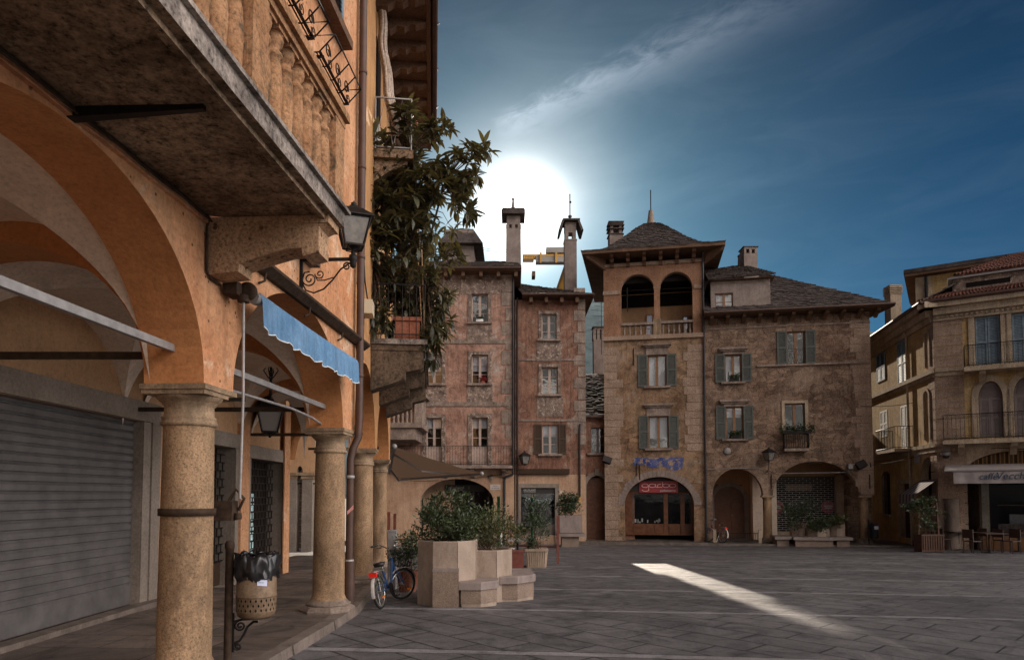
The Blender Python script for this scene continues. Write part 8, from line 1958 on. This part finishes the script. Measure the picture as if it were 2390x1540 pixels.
# contrail and thin cirrus, placed on the sky dome by direction
p0, p1 = ray(1150, 310).normalized(), ray(1800, 30).normalized()
nrm = p0.cross(p1).normalized(); al_ = (p1-p0*p0.dot(p1)).normalized()
across = wdot(tuple(nrm)); along = wmath('ARCTAN2', wdot(tuple(al_)), wdot(tuple(p0)))
cmb = nt.nodes.new('ShaderNodeCombineXYZ'); L.new(wmath('MULTIPLY', along, 9.0), cmb.inputs[0]); L.new(wmath('MULTIPLY', across, 26.0), cmb.inputs[1])
cn = N(nt, 'ShaderNodeTexNoise', i_Scale=2.2, i_Detail=9.0, i_Roughness=.68, i_Distortion=.5); L.new(cmb.outputs[0], cn.inputs['Vector'])
wdt = wmath('ADD', .012, wmath('MULTIPLY', along, .045))
off = wmath('ADD', across, wmath('MULTIPLY', wmath('SUBTRACT', cn.outputs['Fac'], .5), .05))
trail = wmath('EXPONENT', wmath('MULTIPLY', wmath('POWER', wmath('DIVIDE', off, wdt), 2.0), -1.0))
def sramp(src, stops):
    r = nt.nodes.new('ShaderNodeValToRGB'); e = r.color_ramp.elements
    while len(e) < len(stops): e.new(.5)
    for x, (p, v) in zip(e, stops): x.position = p; x.color = (v, v, v, 1)
    L.new(src, r.inputs['Fac']); return r.outputs['Color']
trail = wmath('MULTIPLY', trail, sramp(along, [(0.0, 0.0), (.03, .9), (.20, .8), (.34, .35), (.5, 0.0)]))
trail = wmath('MULTIPLY', trail, sramp(cn.outputs['Fac'], [(.3, .25), (.65, 1.0)]))
mp = nt.nodes.new('ShaderNodeMapping'); mp.inputs['Rotation'].default_value = (.1, -.35, .2); mp.inputs['Scale'].default_value = (2.2, 2.2, 9.0); L.new(gen, mp.inputs['Vector'])
ci = N(nt, 'ShaderNodeTexNoise', i_Scale=2.0, i_Detail=10.0, i_Roughness=.62, i_Distortion=.8); L.new(mp.outputs[0], ci.inputs['Vector'])
cir = sramp(ci.outputs['Fac'], [(.42, 0.0), (.75, 1.0)])
sepz = nt.nodes.new('ShaderNodeSeparateXYZ'); L.new(gen, sepz.inputs[0])
# added fill light: unseen warm cloud bank placed behind and right of the viewer
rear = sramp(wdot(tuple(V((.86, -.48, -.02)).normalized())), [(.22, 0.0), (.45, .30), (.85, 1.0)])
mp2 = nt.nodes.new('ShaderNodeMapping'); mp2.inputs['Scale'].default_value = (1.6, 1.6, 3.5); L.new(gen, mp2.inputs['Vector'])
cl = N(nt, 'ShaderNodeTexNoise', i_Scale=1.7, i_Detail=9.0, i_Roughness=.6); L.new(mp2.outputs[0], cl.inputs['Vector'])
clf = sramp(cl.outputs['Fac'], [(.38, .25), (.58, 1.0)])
fill_cloud = wmath('MULTIPLY', wmath('MULTIPLY', rear, clf), FILL)
def scale_col(c, f):
    n = nt.nodes.new('ShaderNodeVectorMath'); n.operation = 'SCALE'
    if isinstance(c, tuple): n.inputs[0].default_value = c
    else: L.new(c, n.inputs[0])
    if isinstance(f, (int, float)): n.inputs['Scale'].default_value = f
    else: L.new(f, n.inputs['Scale'])
    return n.outputs[0]
def addv(a, b):
    n = nt.nodes.new('ShaderNodeVectorMath'); n.operation = 'ADD'; L.new(a, n.inputs[0]); L.new(b, n.inputs[1]); return n.outputs[0]
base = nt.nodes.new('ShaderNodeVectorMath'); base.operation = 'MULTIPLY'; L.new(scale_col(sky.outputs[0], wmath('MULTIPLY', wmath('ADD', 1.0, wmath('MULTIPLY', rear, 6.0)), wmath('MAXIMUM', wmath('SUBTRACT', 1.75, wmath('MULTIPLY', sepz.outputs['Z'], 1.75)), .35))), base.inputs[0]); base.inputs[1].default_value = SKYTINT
tot = addv(base.outputs[0], scale_col((1.0, .95, .88), glow))
near = wmath('EXPONENT', wmath('MULTIPLY', ang, -1.6))
tot = addv(tot, scale_col((.85, .9, 1.0), wmath('MULTIPLY', trail, wmath('MULTIPLY', near, TRL))))
tot = addv(tot, scale_col((.75, .87, 1.0), wmath('MULTIPLY', cir, wmath('MULTIPLY', near, CIR))))
tot = addv(tot, scale_col(FILLC, fill_cloud))
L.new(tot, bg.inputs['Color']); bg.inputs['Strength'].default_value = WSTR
vs_ = scn.view_settings; vs_.view_transform = 'Standard'; vs_.look = 'None'; vs_.gamma = 1.0; vs_.exposure = EXPO
scn.cycles.max_bounces = 8; scn.cycles.diffuse_bounces = 5; scn.cycles.transparent_max_bounces = 12; scn.cycles.use_denoising = True; scn.cycles.sample_clamp_indirect = 4.0
wd.cycles.sampling_method = 'MANUAL'; wd.cycles.sample_map_resolution = 2048
